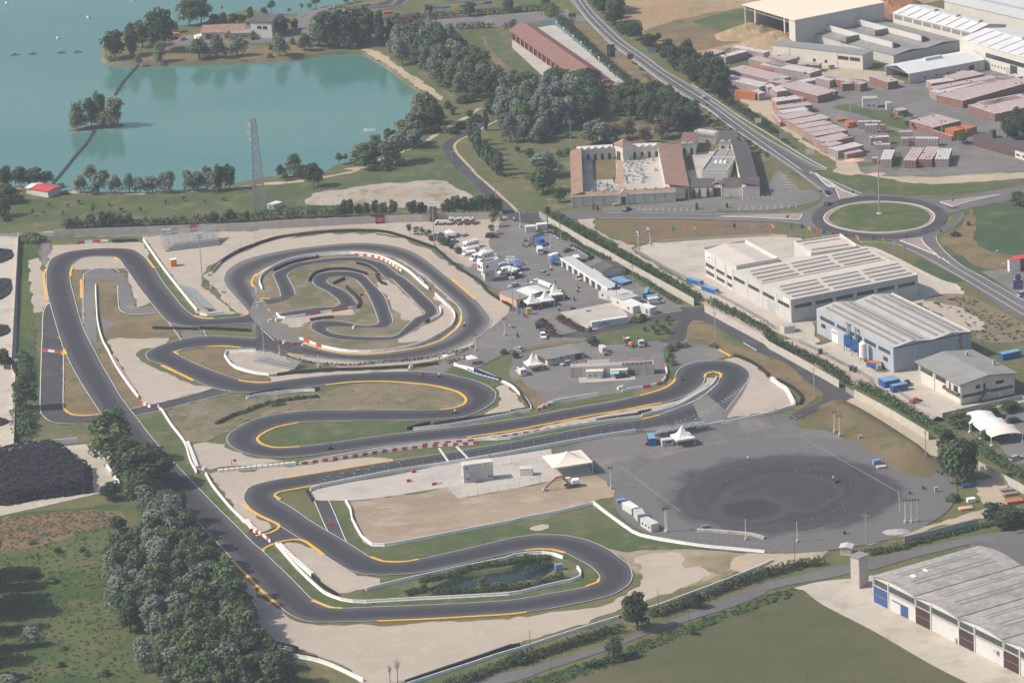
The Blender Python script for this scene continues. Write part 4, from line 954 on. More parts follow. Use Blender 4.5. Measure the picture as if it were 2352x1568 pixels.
TR('y','sapling in the lakeside meadow','saplings in the lakeside meadow',"@01 720,310,50,36 850,400,80,40 455,340,50,36 1110,380,50,40 625,340,40,30 860,330,40,30 1290,390,60,40 1690,280,50,36 1880,300,40,30 305,420,70,40 2050,280,40,30 1520,310,40,30 580,410,40,30 400,410,50,30 1000,330,40,30")
# row of bushes and young trees behind the long wall
hedge('hedge',"@01 590,530 800,525 1000,520 1250,515 1500,500 1850,490 2200,470",3.0,3.6,'ragged green hedge behind the start of the long concrete wall',L_MID,34,.42,lump=1.5)
hedge('hedge',"@01 2200,470 @11 0,455 300,440 600,430 720,415",3.0,4.2,'tall ragged hedge behind the long concrete wall next to the lattice mast',L_MID,34,.42,lump=1.5)
TR('g','young tree standing in the hedge behind the long wall','young trees in the hedge behind the long wall',"@01 620,540,100,90 710,530,110,80 840,520,130,90 960,525,150,110 1020,525,150,90 1090,520,130,90 1190,510,120,100 2120,480,130,100 1960,490,120,90")
TR('l','yellow-leaved young tree in the hedge behind the long wall',None,"@01 2275,480,110,60")
TR('g','young tree behind the long wall facing the oval track','young trees behind the long wall facing the oval track',"@11 770,430,120,110 820,430,160,90 870,430,170,90 945,425,120,80 1010,420,130,90 1100,420,150,80 1170,425,140,90 1265,415,150,90 1440,415,140,120 1525,415,130,90")
TR('b','dense dark tree behind the wall next to the stacked concrete pipes','dark trees next to the stacked concrete pipes',"@11 1770,405,150,120 1830,405,180,120 1920,400,160,110 2000,400,150,120 2080,395,170,140 2150,395,180,140 2220,390,140,110")
TR('y','young street tree at the paddock edge','young street trees at the paddock edge',"@11 1415,585,110,50 1475,590,80,60 1530,600,95,50 1583,620,90,60 2165,590,100,60 2180,520,150,70 2210,460,120,70")
TR('d','bush against the fence beside the parked cars','bushes against the paddock fence',"@11 1620,640,60,70 1720,680,100,90 1770,690,80,80 1800,720,70,60 1860,760,80,70 1690,650,60,50")
# park between motel building and cemetery
prk={'s':'silvery poplar in the park behind the cemetery','b':'dark tree in the park behind the cemetery','g':'green tree in the park behind the cemetery','r':'russet tree in the park behind the cemetery'}
grove("@20 -60,930 120,900 320,880 560,860 640,960 560,1120 420,1240 250,1300 0,1330 -100,1200",5.6,'ssssg',9,14,prk,'trees in the park behind the cemetery')
grove("@20 640,860 760,900 770,1060 650,1140 560,1060",5,'bbg',10,14,prk,'trees in the park behind the cemetery')
grove("@20 960,980 1300,900 1450,960 1560,1080 1700,1140 1480,1250 1380,1180 1150,1110 960,1080",4.8,'bggbg',7,11,prk,'trees in the park behind the cemetery')
TR('b','big dark tree in front of the long red-roofed building','big dark trees in front of the long red-roofed building',"@20 390,790,170,170 470,790,160,150 560,770,120,110 350,770,110,110")
TR('s','large silvery tree behind the cemetery arcade','large silvery trees behind the cemetery arcade',"@20 740,1310,200,180 840,1320,200,200 300,1620,230,260 240,1310,180,130")
TR('r','russet tree behind the cemetery arcade','russet trees behind the cemetery arcade',"@20 1065,1270,190,150 1230,1320,150,140 960,1290,160,150")
TR('r','largest brown-leaved tree between the cemetery and the main road',None,"@20 1375,1270,210,200")
TR('r','small reddish tree beside the utility pole in the park',None,"@20 1185,860,100,90")
TR('g','big round tree at the grass corner outside the cemetery',None,"@21 285,205,240,230")
TR('l','bright green bush outside the cemetery',None,"@21 440,290,140,120")
TR('g','small tree on the grass beside the park','small trees on the grass beside the park',"@20 160,1440,80,90 510,1420,60,80 520,1270,70,70 50,1400,60,50 440,1440,60,70")
TR('b','dark tree beside the utility pole above the park','dark trees beside the utility pole above the park',"@20 1060,860,110,110 1140,790,70,70 1060,820,70,80 1410,940,110,110")
TR('y','sapling along the main road above the cemetery','saplings along the main road above the cemetery',"@20 1650,1110,80,50 1700,1130,70,50 1740,1140,80,50 1600,1160,90,80 1800,1170,60,40 1860,1190,50,40 1350,1040,60,60 1220,1060,70,60 850,980,80,60")
hedge('hedge',"@20 680,880 850,860 1010,830",3,4.0,'dark clipped hedge beside the little red house',L_DARK,40,.36)
hedge('hedge',"@20 0,860 150,850 290,830",3,3.6,'dark hedge at the end of the motel field',L_DARK,40,.36)
hedge('hedge',"@20 440,200 640,390 860,600 1060,770 1110,820",3.2,3.6,'long dark clipped hedge beside the teal fence',L_DARK,34,.4)
hedge('hedge',"@20 340,90 355,165",5,3.6,'short thick clipped hedge by the road sign',L_LIGHT,60,.4)
hedge('hedge',"@10 1190,205 1500,185 @20 0,120 290,95",2.6,3.0,'long dark hedge below the far kart track',L_DARK,22,.45)
hedge('hedge',"@10 1845,270 2180,260",2.0,3.0,'row of clipped conifers on the field wall',L_DARK,30,.4)
hedge('hedge',"@10 2290,270 2351,265 @20 0,240 30,235",2.0,3.0,'short dark hedge in front of the long red roof',L_DARK,40,.4)
rd={'b':'dark tree on the bank beside the main road','g':'green tree on the bank beside the main road'}
grove("@20 700,30 860,20 960,120 1000,230 960,240 840,140",6,'bgb',7,11,rd,'trees on the bank beside the main road')
TR('b','bushy dark tree between the main road and the clay slope','dark trees between the main road and the clay slope',"@20 940,230,150,140 1010,310,110,100 1140,370,170,140 1060,330,110,110 1260,430,120,140 1340,380,80,60")
grove("@20 1440,560 1620,560 1700,640 1900,700 1960,820 1900,900 1780,850 1600,720 1480,640",5.5,'bbbg',7,11,rd,'trees on the bank beside the main road')
TR('d','bush on the verge between the main road and the brickyard lane','bushes on the verge of the brickyard lane',"@20 1380,480,90,120 1240,420,80,100 1950,900,80,90 2010,960,70,80 1450,440,60,80 1400,520,80,120")
# cemetery cypresses, young trees near lot
cyp='slim cypress against the cemetery wall'
TR('c',cyp,'cypresses against the cemetery wall',"@21 1607,258,105,30 1670,255,105,30 1725,250,105,26 1800,245,95,28 1973,215,75,24 2037,232,100,26 2107,230,100,28 2172,228,95,26 2242,222,90,26")
TR('c','small clipped conifer on the car park island','small conifers on the car park islands',"@21 1697,358,70,30 1977,345,60,22 747,355,50,20 785,362,50,22")
TR('c','small dark cypress inside the cemetery','cypresses inside the cemetery',"@21 940,115,65,16 1057,105,70,16 @20 950,1470,60,14 1007,1470,70,14")
TR('g','young tree beside the wall gate',None,"@21 330,410,80,60")
TR('u','round bush beside the white office cabins','bushes beside the white office cabins',"@21 1130,1390,70,90 1200,1380,75,100 1165,1395,60,80 720,1475,50,60")
TR('y','young tree in the green hollow below the office cabins','young trees in the green hollow',"@21 1330,1430,70,50 1413,1415,70,50 1440,1385,60,50 1385,1470,60,60 1300,1470,60,50 1220,1480,50,50 1430,1500,50,60 1340,1510,50,60")
TR('b','dark bush at the head of the green hollow',None,"@22 750,40,90,110")
TR('t','grey scrub bush beside the hairpin','grey scrub bushes beside the hairpin',"@22 1450,90,90,80 1520,60,80,90 1590,50,50,90 1440,150,80,70 1480,220,90,80 1430,190,60,60 1845,50,50,90")
TR('u','green bush beside the white pagoda tent','bushes beside the white pagoda tent',"@22 30,150,80,70 @12 2280,110,50,90")
# hedges along the boundary walls
hedge('hedge',"@21 380,430 700,620 1000,790 1350,990 1740,1210",3.0,3.0,'long dark hedge running along the outer side of the boundary wall',L_DARK,42,.36)
hedge('hedge',"@21 1830,1230 2351,1500 @31 0,1510 @32 0,0 250,110 560,270 740,400",2.8,2.9,'dark hedge along the outer side of the boundary wall below the big white works',L_DARK,40,.36)
hedge('hedge',"@32 840,430 1100,560 1400,740 1580,850 1700,930",3.2,3.2,'green hedge behind the boundary wall beside the house',L_MID,40,.36)
hedge('hedge',"@32 1900,980 2100,1120 2351,1270 @33 2500,-150",3.4,3.4,'green hedge behind the boundary wall beside the car canopies',L_MID,40,.36)
hedge('hedge',"@21 340,520 480,600 700,740 900,830",2.2,1.4,'low dark hedge on the inner side of the boundary wall',L_DARK,30,.32)
hedge('hedge',"@21 1040,920 1200,1010 1540,1230",2.2,1.2,'low hedge on the inner side of the boundary wall beside the blue containers',L_DARK,28,.32)
hedge('hedge',"@21 240,600 330,580 420,600 490,650",1.2,1.0,'curved low hedge behind the blue van',L_HEDGE,26,.3)
hedge('hedge',"@21 550,700 660,760 740,810 640,840",1.2,1.0,'low hedge round the small car bay',L_HEDGE,26,.3)
TR('b','large dense oak beside the end of the boundary wall','large dense oaks at the end of the boundary wall',"@32 1740,1310,420,330 1640,1010,210,170 1830,1260,380,220 1650,1240,330,200")
TR('g','tree beside the white car canopies','trees beside the white car canopies',"@32 1760,800,170,180 1990,900,90,110 2020,700,110,200 2220,640,90,180 1700,760,90,110")
TR('b','dark tree at the corner of the low grey wall','dark trees at the corner of the low grey wall',"@33 2080,90,180,220 2230,130,190,260 2150,150,130,160 2330,140,170,180")
TR('u','bush on the stony bank below the oaks','bushes on the stony bank',"@32 1690,1470,90,110 1740,1450,60,60")
TR('g','tree at the edge of the crop field by the roundabout','trees at the edge of the crop field',"@31 2290,320,130,140 2340,330,120,110")
TR('d','low bush at the edge of the crop field','low bushes at the edge of the crop field',"@31 1720,600,50,90 1840,500,40,50")
for c,q in(('y',"@30 1345,1190,70,60 1275,1170,60,50 1140,1100,60,40 1310,1090,50,50 1240,1070,60,70"),('l',"@30 1640,1240,80,110 1790,1320,110,120 1480,1190,50,60")):
 TR(c,{'y':'thin young tree in the brickyard','l':'small spreading tree in the brickyard'}[c],'small trees in the brickyard',q)
TR('b','tall dark conifer at the edge of the brickyard','dark conifers at the edge of the brickyard',"@30 2200,1260,190,140 2290,1270,290,120 2351,1280,240,130 2240,1290,150,120")
# lower road hedge
hedge('hedge',"@23 0,1370 200,1340 420,1270 700,1180 1000,1090",3.4,2.7,'ragged green hedge along the lower road',L_HEDGE,46,.36,lump=1.4)
hedge('hedge',"@13 1750,1600 2000,1540 2200,1450 @23 0,1400 150,1380",3.4,2.6,'ragged hedge along the lower road near the picture edge',L_HEDGE,46,.36,lump=1.4)
hedge('hedge',"@23 1290,960 1450,920 1700,820 2000,700 2351,580",3.4,2.6,'ragged green hedge between the lower road and the wire fence',L_HEDGE,46,.36,lump=1.4)
hedge('hedge',"@33 -50,590 150,540 350,490 500,490",3.4,2.6,'green hedge along the lower road below the site gate',L_HEDGE,46,.36,lump=1.3)
hedge('hedge',"@23 700,1430 850,1390 1000,1370 1150,1320",2.6,1.8,'leafy bank with white blossom beside the lower road',L_MID,46,.36,lump=1.4)
TR('b','dark round tree standing over the lower road',None,"@23 1150,1080,340,280")
TR('b','dark slender tree on the field side of the lower road',None,"@23 940,1340,220,160")
TR('b','dark bush tree in the lower road hedge',None,"@23 1680,880,150,130")
TR('g','bush at the roadside','bushes at the lower roadside',"@23 1660,1120,60,80 60,1380,110,160 150,1370,80,90")
hedge('bank',"@33 930,390 1150,350 1450,270 1750,190 2050,120",2.6,1.3,'weedy green bank along the low grey wall',L_MID,40,.34,lump=1.6)
# pond reeds
for lab,s,hgt_ in(('tall reeds along the near edge of the pond',"@13 1630,760 1900,745 2200,720 2351,700 @23 150,690 330,640 480,600",2.0),('reeds along the far edge of the pond',"@13 1500,640 1750,600 2000,520 2351,470 @23 150,430 350,430",1.6),('clump of reeds in the corner of the pond',"@13 1400,760 1500,740 1580,730",1.8),('low weeds by the blue pump',"@23 330,470 250,500 120,530",1.0)):
 hedge('reeds',s,2.6,hgt_,lab,L_REED,50,.3,lump=1.5,cat='reeds')
TR('t','bush standing in the pond','bushes standing in the pond',"@13 2080,660,90,130 2230,700,80,130 1550,700,60,90")
# infield hedge, tree hedge at left
hedge('hedge',"@02 1990,760 2150,690 2351,620 @12 0,610 200,560 500,520 570,515",1.6,1.2,'long low dark hedge on the infield grass bank',L_DARK,40,.3)
hedge('hedge',"@12 150,600 270,580",1.6,1.0,'short dark hedge below the long one on the infield bank',L_DARK,40,.3)
hedge('hedge',"@01 260,660 300,640 350,660",6,3.0,'thick bramble hedge at the top of the grass strip',L_MID,200,.5,lump=1.5)
hedge('hedge',"@02 220,140 230,250 250,340 220,430",4,3.0,'overgrown hedge beside the escape lane',L_MID,60,.45,lump=1.5)
hedge('hedge',"@02 200,650 230,760 220,860",6,2.6,'overgrown hedge below the slender tree',L_MID,90,.45,lump=1.5)
hedge('hedge',"@12 230,120 400,180 640,215 900,225 1150,200 1500,170 1800,110 2000,60",.9,.9,'row of potted shrubs along the fence under the oval',L_HEDGE,16,.26)
def weeds(label,s,n,size,h,m):
 poly=W(s);xs=[p.x for p in poly];ys=[p.y for p in poly];bl=[]
 while len(bl)<n//14:
  q=(RN.uniform(min(xs),max(xs)),RN.uniform(min(ys),max(ys)))
  if inside(q,poly):k=RN.uniform(.5,1.5);bl.append((q[0],q[1],h*.3*k,h*1.6*k,h*1.6*k,h*.6*k))
 tag(put('weeds',leaf_mesh('weeds',bl,n,size,m)),label,'weeds',None,'stuff')
L_DRY=leaf_mat('dry_weed_leaves',(.17,.14,.075),(.20,.15,.09));L_MEAD=leaf_mat('meadow_leaves',(.10,.145,.05),(.13,.155,.07),.1)
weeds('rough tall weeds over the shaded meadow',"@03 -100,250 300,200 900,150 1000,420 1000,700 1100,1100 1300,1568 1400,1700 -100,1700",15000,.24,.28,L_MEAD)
weeds('russet dry weeds at the top of the meadow',"@03 -50,70 500,0 1000,-10 1150,100 900,170 300,250 -50,260",7000,.22,.3,L_DRY)
weeds('tall weeds along the far verge of the lower road',"@23 0,1600 350,1480 850,1330 1200,1190 1900,930 2351,760 @33 250,700 180,800 @23 2351,850 1900,1010 1300,1250 900,1420 400,1580",5000,.3,.5,L_MEAD)
weeds('scrubby weeds on the waste ground behind the workshop hall',"@31 1420,1210 1800,1140 2351,1420 2351,1568 1900,1568 1860,1480 1750,1300",2400,.24,.35,L_DRY)
weeds('rough dry tufts on the infield grass bank',"@02 1560,650 1900,540 @12 300,490 1200,390 1800,470 1850,570 1600,600 600,610 0,690 @02 2000,860 1750,900",4200,.15,.2,L_DRY)
weeds('scrub along the verge of the main road',"@20 1100,560 1500,860 1900,1080 2351,1400 2351,1480 1800,1150 1300,800",4000,.34,.5,L_MID)
weeds('scrub between the main road and the brickyard lane',"@20 1900,900 2100,1040 2351,1200 @30 300,1400 200,1330 @20 2351,1130 2050,930",4000,.34,.6,L_MID)
# red flower beds
L_FLOW=leaf_mat('red_flowering_leaves',(.17,.075,.065),(.10,.07,.04))
hedge('flower_bed',"@21 430,1350 520,1410 640,1470",3.2,.8,'red flower bed beside the pale slab',L_FLOW,60,.3,cat='flower bed')
hedge('flower_bed',"@21 270,1380 340,1440 380,1520 460,1525",2.6,.8,'red flower bed beside the parked cars',L_FLOW,60,.3,cat='flower bed')
# bare tree
def bare(p,h,label):
 root=thing('bare_tree',label,'tree',p);b=MB();r=random.Random(3)
 def limb(a,d,ln,rad,lev):
  e=a+d*ln;b.cyl(a,e,rad,rad*.6,5)
  if lev:
   for k in range(3):
    limb(a.lerp(e,r.uniform(.5,1)),(d+Vector((r.uniform(-.6,.6),r.uniform(-.6,.6),r.uniform(.1,.5)))).normalized(),ln*.62,rad*.55,lev-1)
 limb(Vector((0,0,-.2)),Vector((.05,0,1)).normalized(),h*.4,.16,4)
 b.build('trunk',Va,root)
bare(W1("@13 1300,1568"),8.5,'leafless bare tree at the bottom edge of the gravel')
bare(W1("@13 1230,1560"),6.0,'thinner leafless tree next to the bare one on the gravel')
Qb=plain('white_render',(.57,.55,.515),.8,.05,.4,dirt=((.52,.49,.45),.3,.6))
Qr=plain('grey_concrete_panel',(.50,.485,.46),.8,.06,.35,dirt=((.36,.345,.33),.22,.55))
Qm=plain('cream_cladding',(.60,.57,.50),.7,.05,.3,dirt=((.50,.47,.41),.2,.6))
Vb=plain('blue_grey_cladding',(.36,.40,.45),.6,.05,.3)
Xc=plain('pinkish_white_roof',(.54,.48,.425),.75,.05,.2,dirt=((.50,.45,.41),.12,.55))
Za=plain('concrete_wall',(.46,.425,.375),.85,.08,.4,dirt=((.30,.285,.265),.3,.6))
Qw=plain('weathered_concrete',(.38,.365,.345),.85,.12,.5,dirt=((.22,.215,.205),.35,.58))
Zi=plain('grey_sheet_roof',(.40,.385,.365),.8,.08,.15,dirt=((.25,.24,.225),.12,.55))
Qs=plain('grey_felt_roof',(.25,.245,.235),.85,.08,.2)
Zd=plain('dark_brown_roof',(.10,.088,.084),.8,.12,.3)
Xk=plain('red_tile_roof',(.215,.112,.092),.85,.12,.5,dirt=((.15,.10,.085),.2,.55))
Qt=plain('terracotta_tile_roof',(.30,.18,.13),.85,.16,.4,dirt=((.20,.155,.125),.25,.5))
Qn=plain('white_metal_roof',(.64,.64,.63),.5,.04,.2)
Vc=plain('cream_metal_roof',(.78,.68,.53),.5,.03,.1)
Qo=plain('light_grey_metal_roof',(.50,.50,.50),.5,.05,.1)
Qx=plain('grey_skylight',(.235,.225,.205),.5,.1,.5)
Qf=plain('dark_glass',(.035,.042,.05),.12,.15,.5,spec=.6)
Zj=plain('green_glass',(.04,.065,.06),.15,.2,.3,spec=.6)
Xd=plain('blue_glass',(.06,.12,.24),.15,.2,.5,spec=.6)
Zp=plain('window_frame',(.30,.29,.28),.6,.05,1)
Qq=plain('dark_door_and_opening_shade',(.06,.055,.055),.6,.1,.6)  # near-black for doors and gates, also for shade painted over openings
Xe=plain('blue_door',(.045,.085,.22),.55,.1,.5)
Zb=plain('dark_red_door',(.06,.03,.032),.6,.12,.5)
Qy=plain('grey_door',(.40,.40,.40),.6,.1,.5)
Zk=plain('dark_red_wall',(.20,.05,.045),.8,.1,.5)
Zl=plain('yellow_wall',(.62,.42,.13),.8,.08,.5)
Zs=plain('peach_wall',(.62,.36,.25),.8,.08,.5)
Ze=plain('brown_wall',(.11,.075,.065),.8,.1,.5)
Qc=plain('galvanised_steel',(.42,.43,.44),.45,.1,1,metal=.4)
Qd=plain('dark_steel',(.09,.09,.10),.6,.1,1)
Qk=plain('blue_paint',(.032,.115,.32),.5,.1,.5)
Qu=plain('light_blue_sheet',(.17,.31,.47),.5,.08,.5)
Qj=plain('white_fabric',(.80,.76,.71),.8,.04,.5)
Zm=plain('cream_fabric',(.74,.65,.56),.8,.05,.5)
Vd=plain('teal_fence_sheet',(.05,.19,.21),.7,.1,.5)
Xl=plain('fired_clay',(.42,.14,.07),.8,.1,.5)
Zn=plain('grey_wood',(.24,.20,.16),.9,.15,1)
Zo=plain('navy_print',(.03,.06,.20),.6,.1,1)
Qv=plain('orange_paint',(.66,.24,.05),.6,.1,1)
Zt=plain('black_print',(.02,.02,.02),.7,.1,1)
def text(s,size,m,parent,loc,rot,name='lettering',ext=.02,sx=1):
 cu=bpy.data.curves.new(name,'FONT');cu.body=s;cu.size=size;cu.extrude=ext;cu.align_x='CENTER';cu.align_y='CENTER'
 cu.materials.append(m);q=bpy.data.objects.new(name,cu);me=bpy.data.meshes.new_from_object(q);bpy.data.objects.remove(q);o=put(name,me,parent)
 o.location=loc;o.rotation_euler=rot;o.scale=(sx,1,1);return o
class Bld:
 """a building on the ground corner A; x runs A->B along its front, y runs back along A->C; B, C given by roof corners"""
 def __init__(s,name,label,cat,A,B,C_,h=None,At=None,top=None,group=None,D=None):
  a=W1(A)if A else P(K(At)[0],h)
  if h is None:h=hgt(a,K(At)[0][1])
  a=Vector((a.x,a.y,0));s.h=h
  zt=h if top is None else top
  b=P(K(B)[0],zt);c=P(K(C_)[0],zt);b.z=c.z=0
  ex=b-a;s.L=ex.length;ex.normalize();ey=Vector((-ex.y,ex.x,0));s.D=D or(c-a).dot(ey)
  s.skew=(c-a).dot(ex)
  s.root=thing(name,label,cat,a,math.atan2(ex.y,ex.x),group);s.prof=None
 def walls(s,m,name='wall',h=None,prof=None,axis='x'):
  """solid walls; prof = outline of the end wall, swept along x (ridge along x) or y"""
  b=MB();h=h or s.h
  if prof is None:b.box(0,s.L,0,s.D,-.3,h)
  elif axis=='x':b.prism([(0,-.3)]+[(s.D,-.3)]+prof[::-1],0,s.L,'x')
  else:b.prism([(0,-.3),(s.L,-.3)]+prof[::-1],0,s.D,'y')
  return b.build(name,m,s.root)
 def profile(s,axis,rise,n=1,h=None):
  w=s.D if axis=='x' else s.L;h=h or s.h;p=[]
  for i in range(n):
   p+=[(w*i/n,h),(w*(i+.5)/n,h+rise)]
  return p+[(w,h)]
 def roof(s,m,axis='x',rise=1.0,n=1,over=.25,th=.18,walls=None,name='roof',shed=None,fascia=None):
  p=s.profile(axis,rise,n)if shed is None else[(0,s.h),(s.D if axis=='x' else s.L,s.h+shed)]
  s.prof=(axis,p)
  if walls:s.walls(walls,prof=p,axis=axis)
  sl0=(p[1][1]-p[0][1])/(p[1][0]-p[0][0]);sl1=(p[-1][1]-p[-2][1])/(p[-1][0]-p[-2][0])
  q=[(p[0][0]-over,p[0][1]-sl0*over)]+p[(1 if n>=1 else 0):-1]+[(p[-1][0]+over,p[-1][1]+sl1*over)]
  if shed is not None:q=[q[0],q[-1]]
  b=MB();e=s.L if axis=='x' else s.D
  for(a0,z0),(a1,z1)in zip(q,q[1:]):
   b.prism([(a0,z0+.02),(a1,z1+.02),(a1,z1+th),(a0,z0+th)],-over,e+over,'x' if axis=='x' else 'y')
  r=b.build(name,m,s.root);s.over=over;s.th=th
  return r
 def flatroof(s,m,para=.5,over=0,th=.15,mp=None,t=.3):
  b=MB();b.box(-over+.02,s.L+over-.02,-over+.02,s.D+over-.02,s.h+.003,s.h+th);s.rf=b.build('roof',m,s.root)
  if para:
   b=MB();L,D,h=s.L,s.D,s.h
   b.box(-.02,L+.02,-.02,t,h-.05,h+para);b.box(-.02,L+.02,D-t,D+.02,h-.05,h+para)
   b.box(-.02,t,t,D-t,h-.05,h+para);b.box(L-t,L+.02,t,D-t,h-.05,h+para)
   b.build('parapet',mp or m,s.root)
  return s.rf
 def rz(s,x,y):
  axis,p=s.prof;t=y if axis=='x' else x
  for(a0,z0),(a1,z1)in zip(p,p[1:]):
   if a0<=t<=a1:return z0+(z1-z0)*(t-a0)/(a1-a0)
  return p[-1][1]
 def strip(s,x0,x1,y0,y1,m,name='skylight',th=.14):
  z=[s.rz(*q)+s.th+.01 for q in((x0,y0),(x1,y0),(x1,y1),(x0,y1))];b=MB()
  v=[(x0,y0,z[0]),(x1,y0,z[1]),(x1,y1,z[2]),(x0,y1,z[3])]
  b.add(v+[(a,c,d+th)for a,c,d in v],[(3,2,1,0),(4,5,6,7),(0,1,5,4),(1,2,6,5),(2,3,7,6),(3,0,4,7)])
  return b.build(name,m,s.root)
 def _fb(s,b,f,a0,a1,z0,z1,t0,t1):
  """box on a face; a along the face in metres, t outwards"""
  if f=='f':b.box(a0,a1,-t1,-t0,z0,z1)
  elif f=='k':b.box(a0,a1,s.D+t0,s.D+t1,z0,z1)
  elif f=='l':b.box(-t1,-t0,a0,a1,z0,z1)
  else:b.box(s.L+t0,s.L+t1,a0,a1,z0,z1)
 def flen(s,f):return s.L if f in 'fk' else s.D
 def panel(s,f,u0,u1,z0,z1,name,m,t=.06,parent=None):
  n=s.flen(f);b=MB();s._fb(b,f,u0*n,u1*n,z0,z1,-.03,t);return b.build(name,m,parent or s.root)
 def win(s,f,u0,u1,z0,z1,n=1,glass=None,frame=None,name='window',rows=1):
  N=s.flen(f);a0,a1=u0*N,u1*N;b=MB();s._fb(b,f,a0,a1,z0,z1,-.03,.05)
  fr=b.build(name,frame or Zp,s.root);g=.07;w_=(a1-a0-g)/n;hz=(z1-z0-g)/rows
  for j in range(rows):
   for i in range(n):
    b=MB();s._fb(b,f,a0+g+i*w_,a0+(i+1)*w_,z0+g+j*hz,z0+(j+1)*hz,.04,.075)
    b.build('pane',glass or Qf,fr)
  return fr
 def txt(s,f,u,z,st,size,m,vertical=False,t=.1,sx=1):
  N=s.flen(f);a=u*N
  loc={'f':(a,-t,z),'l':(-t,a,z),'r':(s.L+t,a,z),'k':(a,s.D+t,z)}[f]
  rz={'f':0,'l':-PI/2,'r':PI/2,'k':PI}[f]
  return text(st,size,m,s.root,loc,(PI/2,0,rz),sx=sx)
 def add(s,name,m,fn,parent=None):
  b=MB();fn(b);return b.build(name,m,parent or s.root)
wh=hh("@31 217,1400","@31 217,1190")
B=Bld('factory_hall','large white works hall with pinkish roof and pairs of grey skylight strips','factory',"@31 217,1400","@31 1375,960","@21 2058,900",At="@31 217,1190")
B.roof(Xc,'x',1.6,2,over=.02,walls=Qr)
for g in range(2):
 for y in(.07,.20,.30,.43)if True else():
  for k in range(3):
   y0=B.D*(g*.5+y*.5+(.02 if y>.25 else.0));xo=(.02+.325*k)+(.012 if int(y*100)%2 else 0)
   if abs(y-.25)<.01:continue
   B.strip(B.L*xo,B.L*(xo+.29),y0,y0+B.D*.026,Qx)
B.add('valley_gutter',Qd,lambda b:b.box(.3,B.L-.3,B.D*.5-.18,B.D*.5+.18,B.h+.1,B.h+.32))
for i in range(6):
 u=.028+i*.163;B.win('f',u,u+.132,B.h*.60,B.h*.76,8)
 B.panel('f',u+.139,u+.150,0,B.h,'pilaster',Qb,.12)
for i in range(4):
 u=.03+i*.25;B.win('l',u,u+.19,B.h*.60,B.h*.76,6);B.panel('l',u+.205,u+.22,0,B.h,'pilaster',Qb,.12)
B.panel('l',.27,.40,0,B.h*.5,'roller_door',Qy);B.panel('l',.03,.12,B.h*.80,B.h*.97,'sign',Qa,.12)
B.add('sign_mark',Qy,lambda b:(b.box(-.16,-.12,B.D*.06,B.D*.075,B.h*.86,B.h*.92),b.box(-.16,-.12,B.D*.085,B.D*.11,B.h*.86,B.h*.9)))
B.add('parapet',Qm,lambda b:(b.box(B.L-.3,B.L+.05,-.05,B.D*.5,B.h+.1,B.h+.5),b.box(B.L-.3,B.L+.05,B.D*.5,B.D+.05,B.h+.1,B.h+.6)))
oh=hh("@21 1762,960","@21 1760,730")
B=Bld('office_block','white office block with parapet at the paddock end of the works','office',None,"@31 95,828","@21 1762,730",h=oh,At="@21 2062,898")
B.walls(Qb);B.roof(Xc,'y',1.0,1,over=-.3)
B.add('parapet',Qm,lambda b:(b.box(-.03,B.L+.03,-.03,.3,B.h-.05,B.h+1.1),b.box(-.03,B.L+.03,B.D-.3,B.D+.03,B.h-.05,B.h+1.1),b.box(-.03,.3,.3,B.D-.3,B.h-.05,B.h+.5),b.box(B.L-.3,B.L+.03,.3,B.D-.3,B.h-.05,B.h+1.3)))
for i in range(3):
 u=.05+i*.325
 for z in((.12,.26),(.42,.56)):B.win('l',u,u+.25,B.h*z[0],B.h*z[1],7)
 B.panel('l',u+.27,u+.29,0,B.h,'pilaster',Qr,.12)
B.panel('l',.76,.96,B.h*.72,B.h*.97,'sign',Qa,.1)
B.add('sign_mark',Qp,lambda b:(b.box(-.16,-.11,B.D*.80,B.D*.85,B.h*.82,B.h*.87),b.box(-.16,-.11,B.D*.80,B.D*.93,B.h*.78,B.h*.8)))
for i in range(3):B.panel('l',.28+i*.3,.30+i*.3,B.h*.33,B.h*.38,'air_conditioner',Qa,.4)
B=Bld('rear_block','lower flat roofed block behind the works hall with two brown skylights','factory',None,"@31 822,712","@31 232,668",h=oh,At="@31 395,775")
B.walls(Qb);B.roof(Xc,'x',.8,1,over=-.3)
B.add('parapet',Qm,lambda b:(b.box(-.03,B.L+.03,-.03,.3,B.h-.05,B.h+.9),b.box(-.03,B.L+.03,B.D-.3,B.D+.03,B.h-.05,B.h+.9),b.box(-.03,.3,.3,B.D-.3,B.h-.05,B.h+.9),b.box(B.L-.3,B.L+.03,.3,B.D-.3,B.h-.05,B.h+1.2)))
B.strip(B.L*.1,B.L*.9,B.D*.2,B.D*.27,Qx);B.strip(B.L*.1,B.L*.9,B.D*.68,B.D*.75,Qx)
B=Bld('workshop_hall','blue-grey workshop hall with striped grey roof and red GANDI sign','factory',"@32 1157,290","@31 1865,1485","@31 443,1272",At="@32 1157,65")
B.roof(Zi,'y',1.1,2,over=.02,walls=Vb)
for u in(.09,.18,.31,.40,.60,.69,.82,.91):
 B.strip(B.L*u-.55,B.L*u+.55,B.D*.04,B.D*.96,Qx)
B.add('edge_flashing',Qm,lambda b:b.box(B.L-.25,B.L+.06,-.05,B.D+.05,B.h+.05,B.h+.5))
B.add('front_flashing',Qd,lambda b:b.box(-.06,B.L+.06,-.07,-.03,B.h-.15,B.h+.3))
for i in range(14):B.panel('f',.035+i*.07,.038+i*.07,0,B.h-.2,'cladding_joint',Zp,.03)
B.panel('f',.838,.882,.3,B.h-.15,'sign',Zk,.12)
for i,ch in enumerate('GANDI'):B.txt('f',.86,B.h-1.0-i*1.35,ch,1.5,Qa,t=.15)
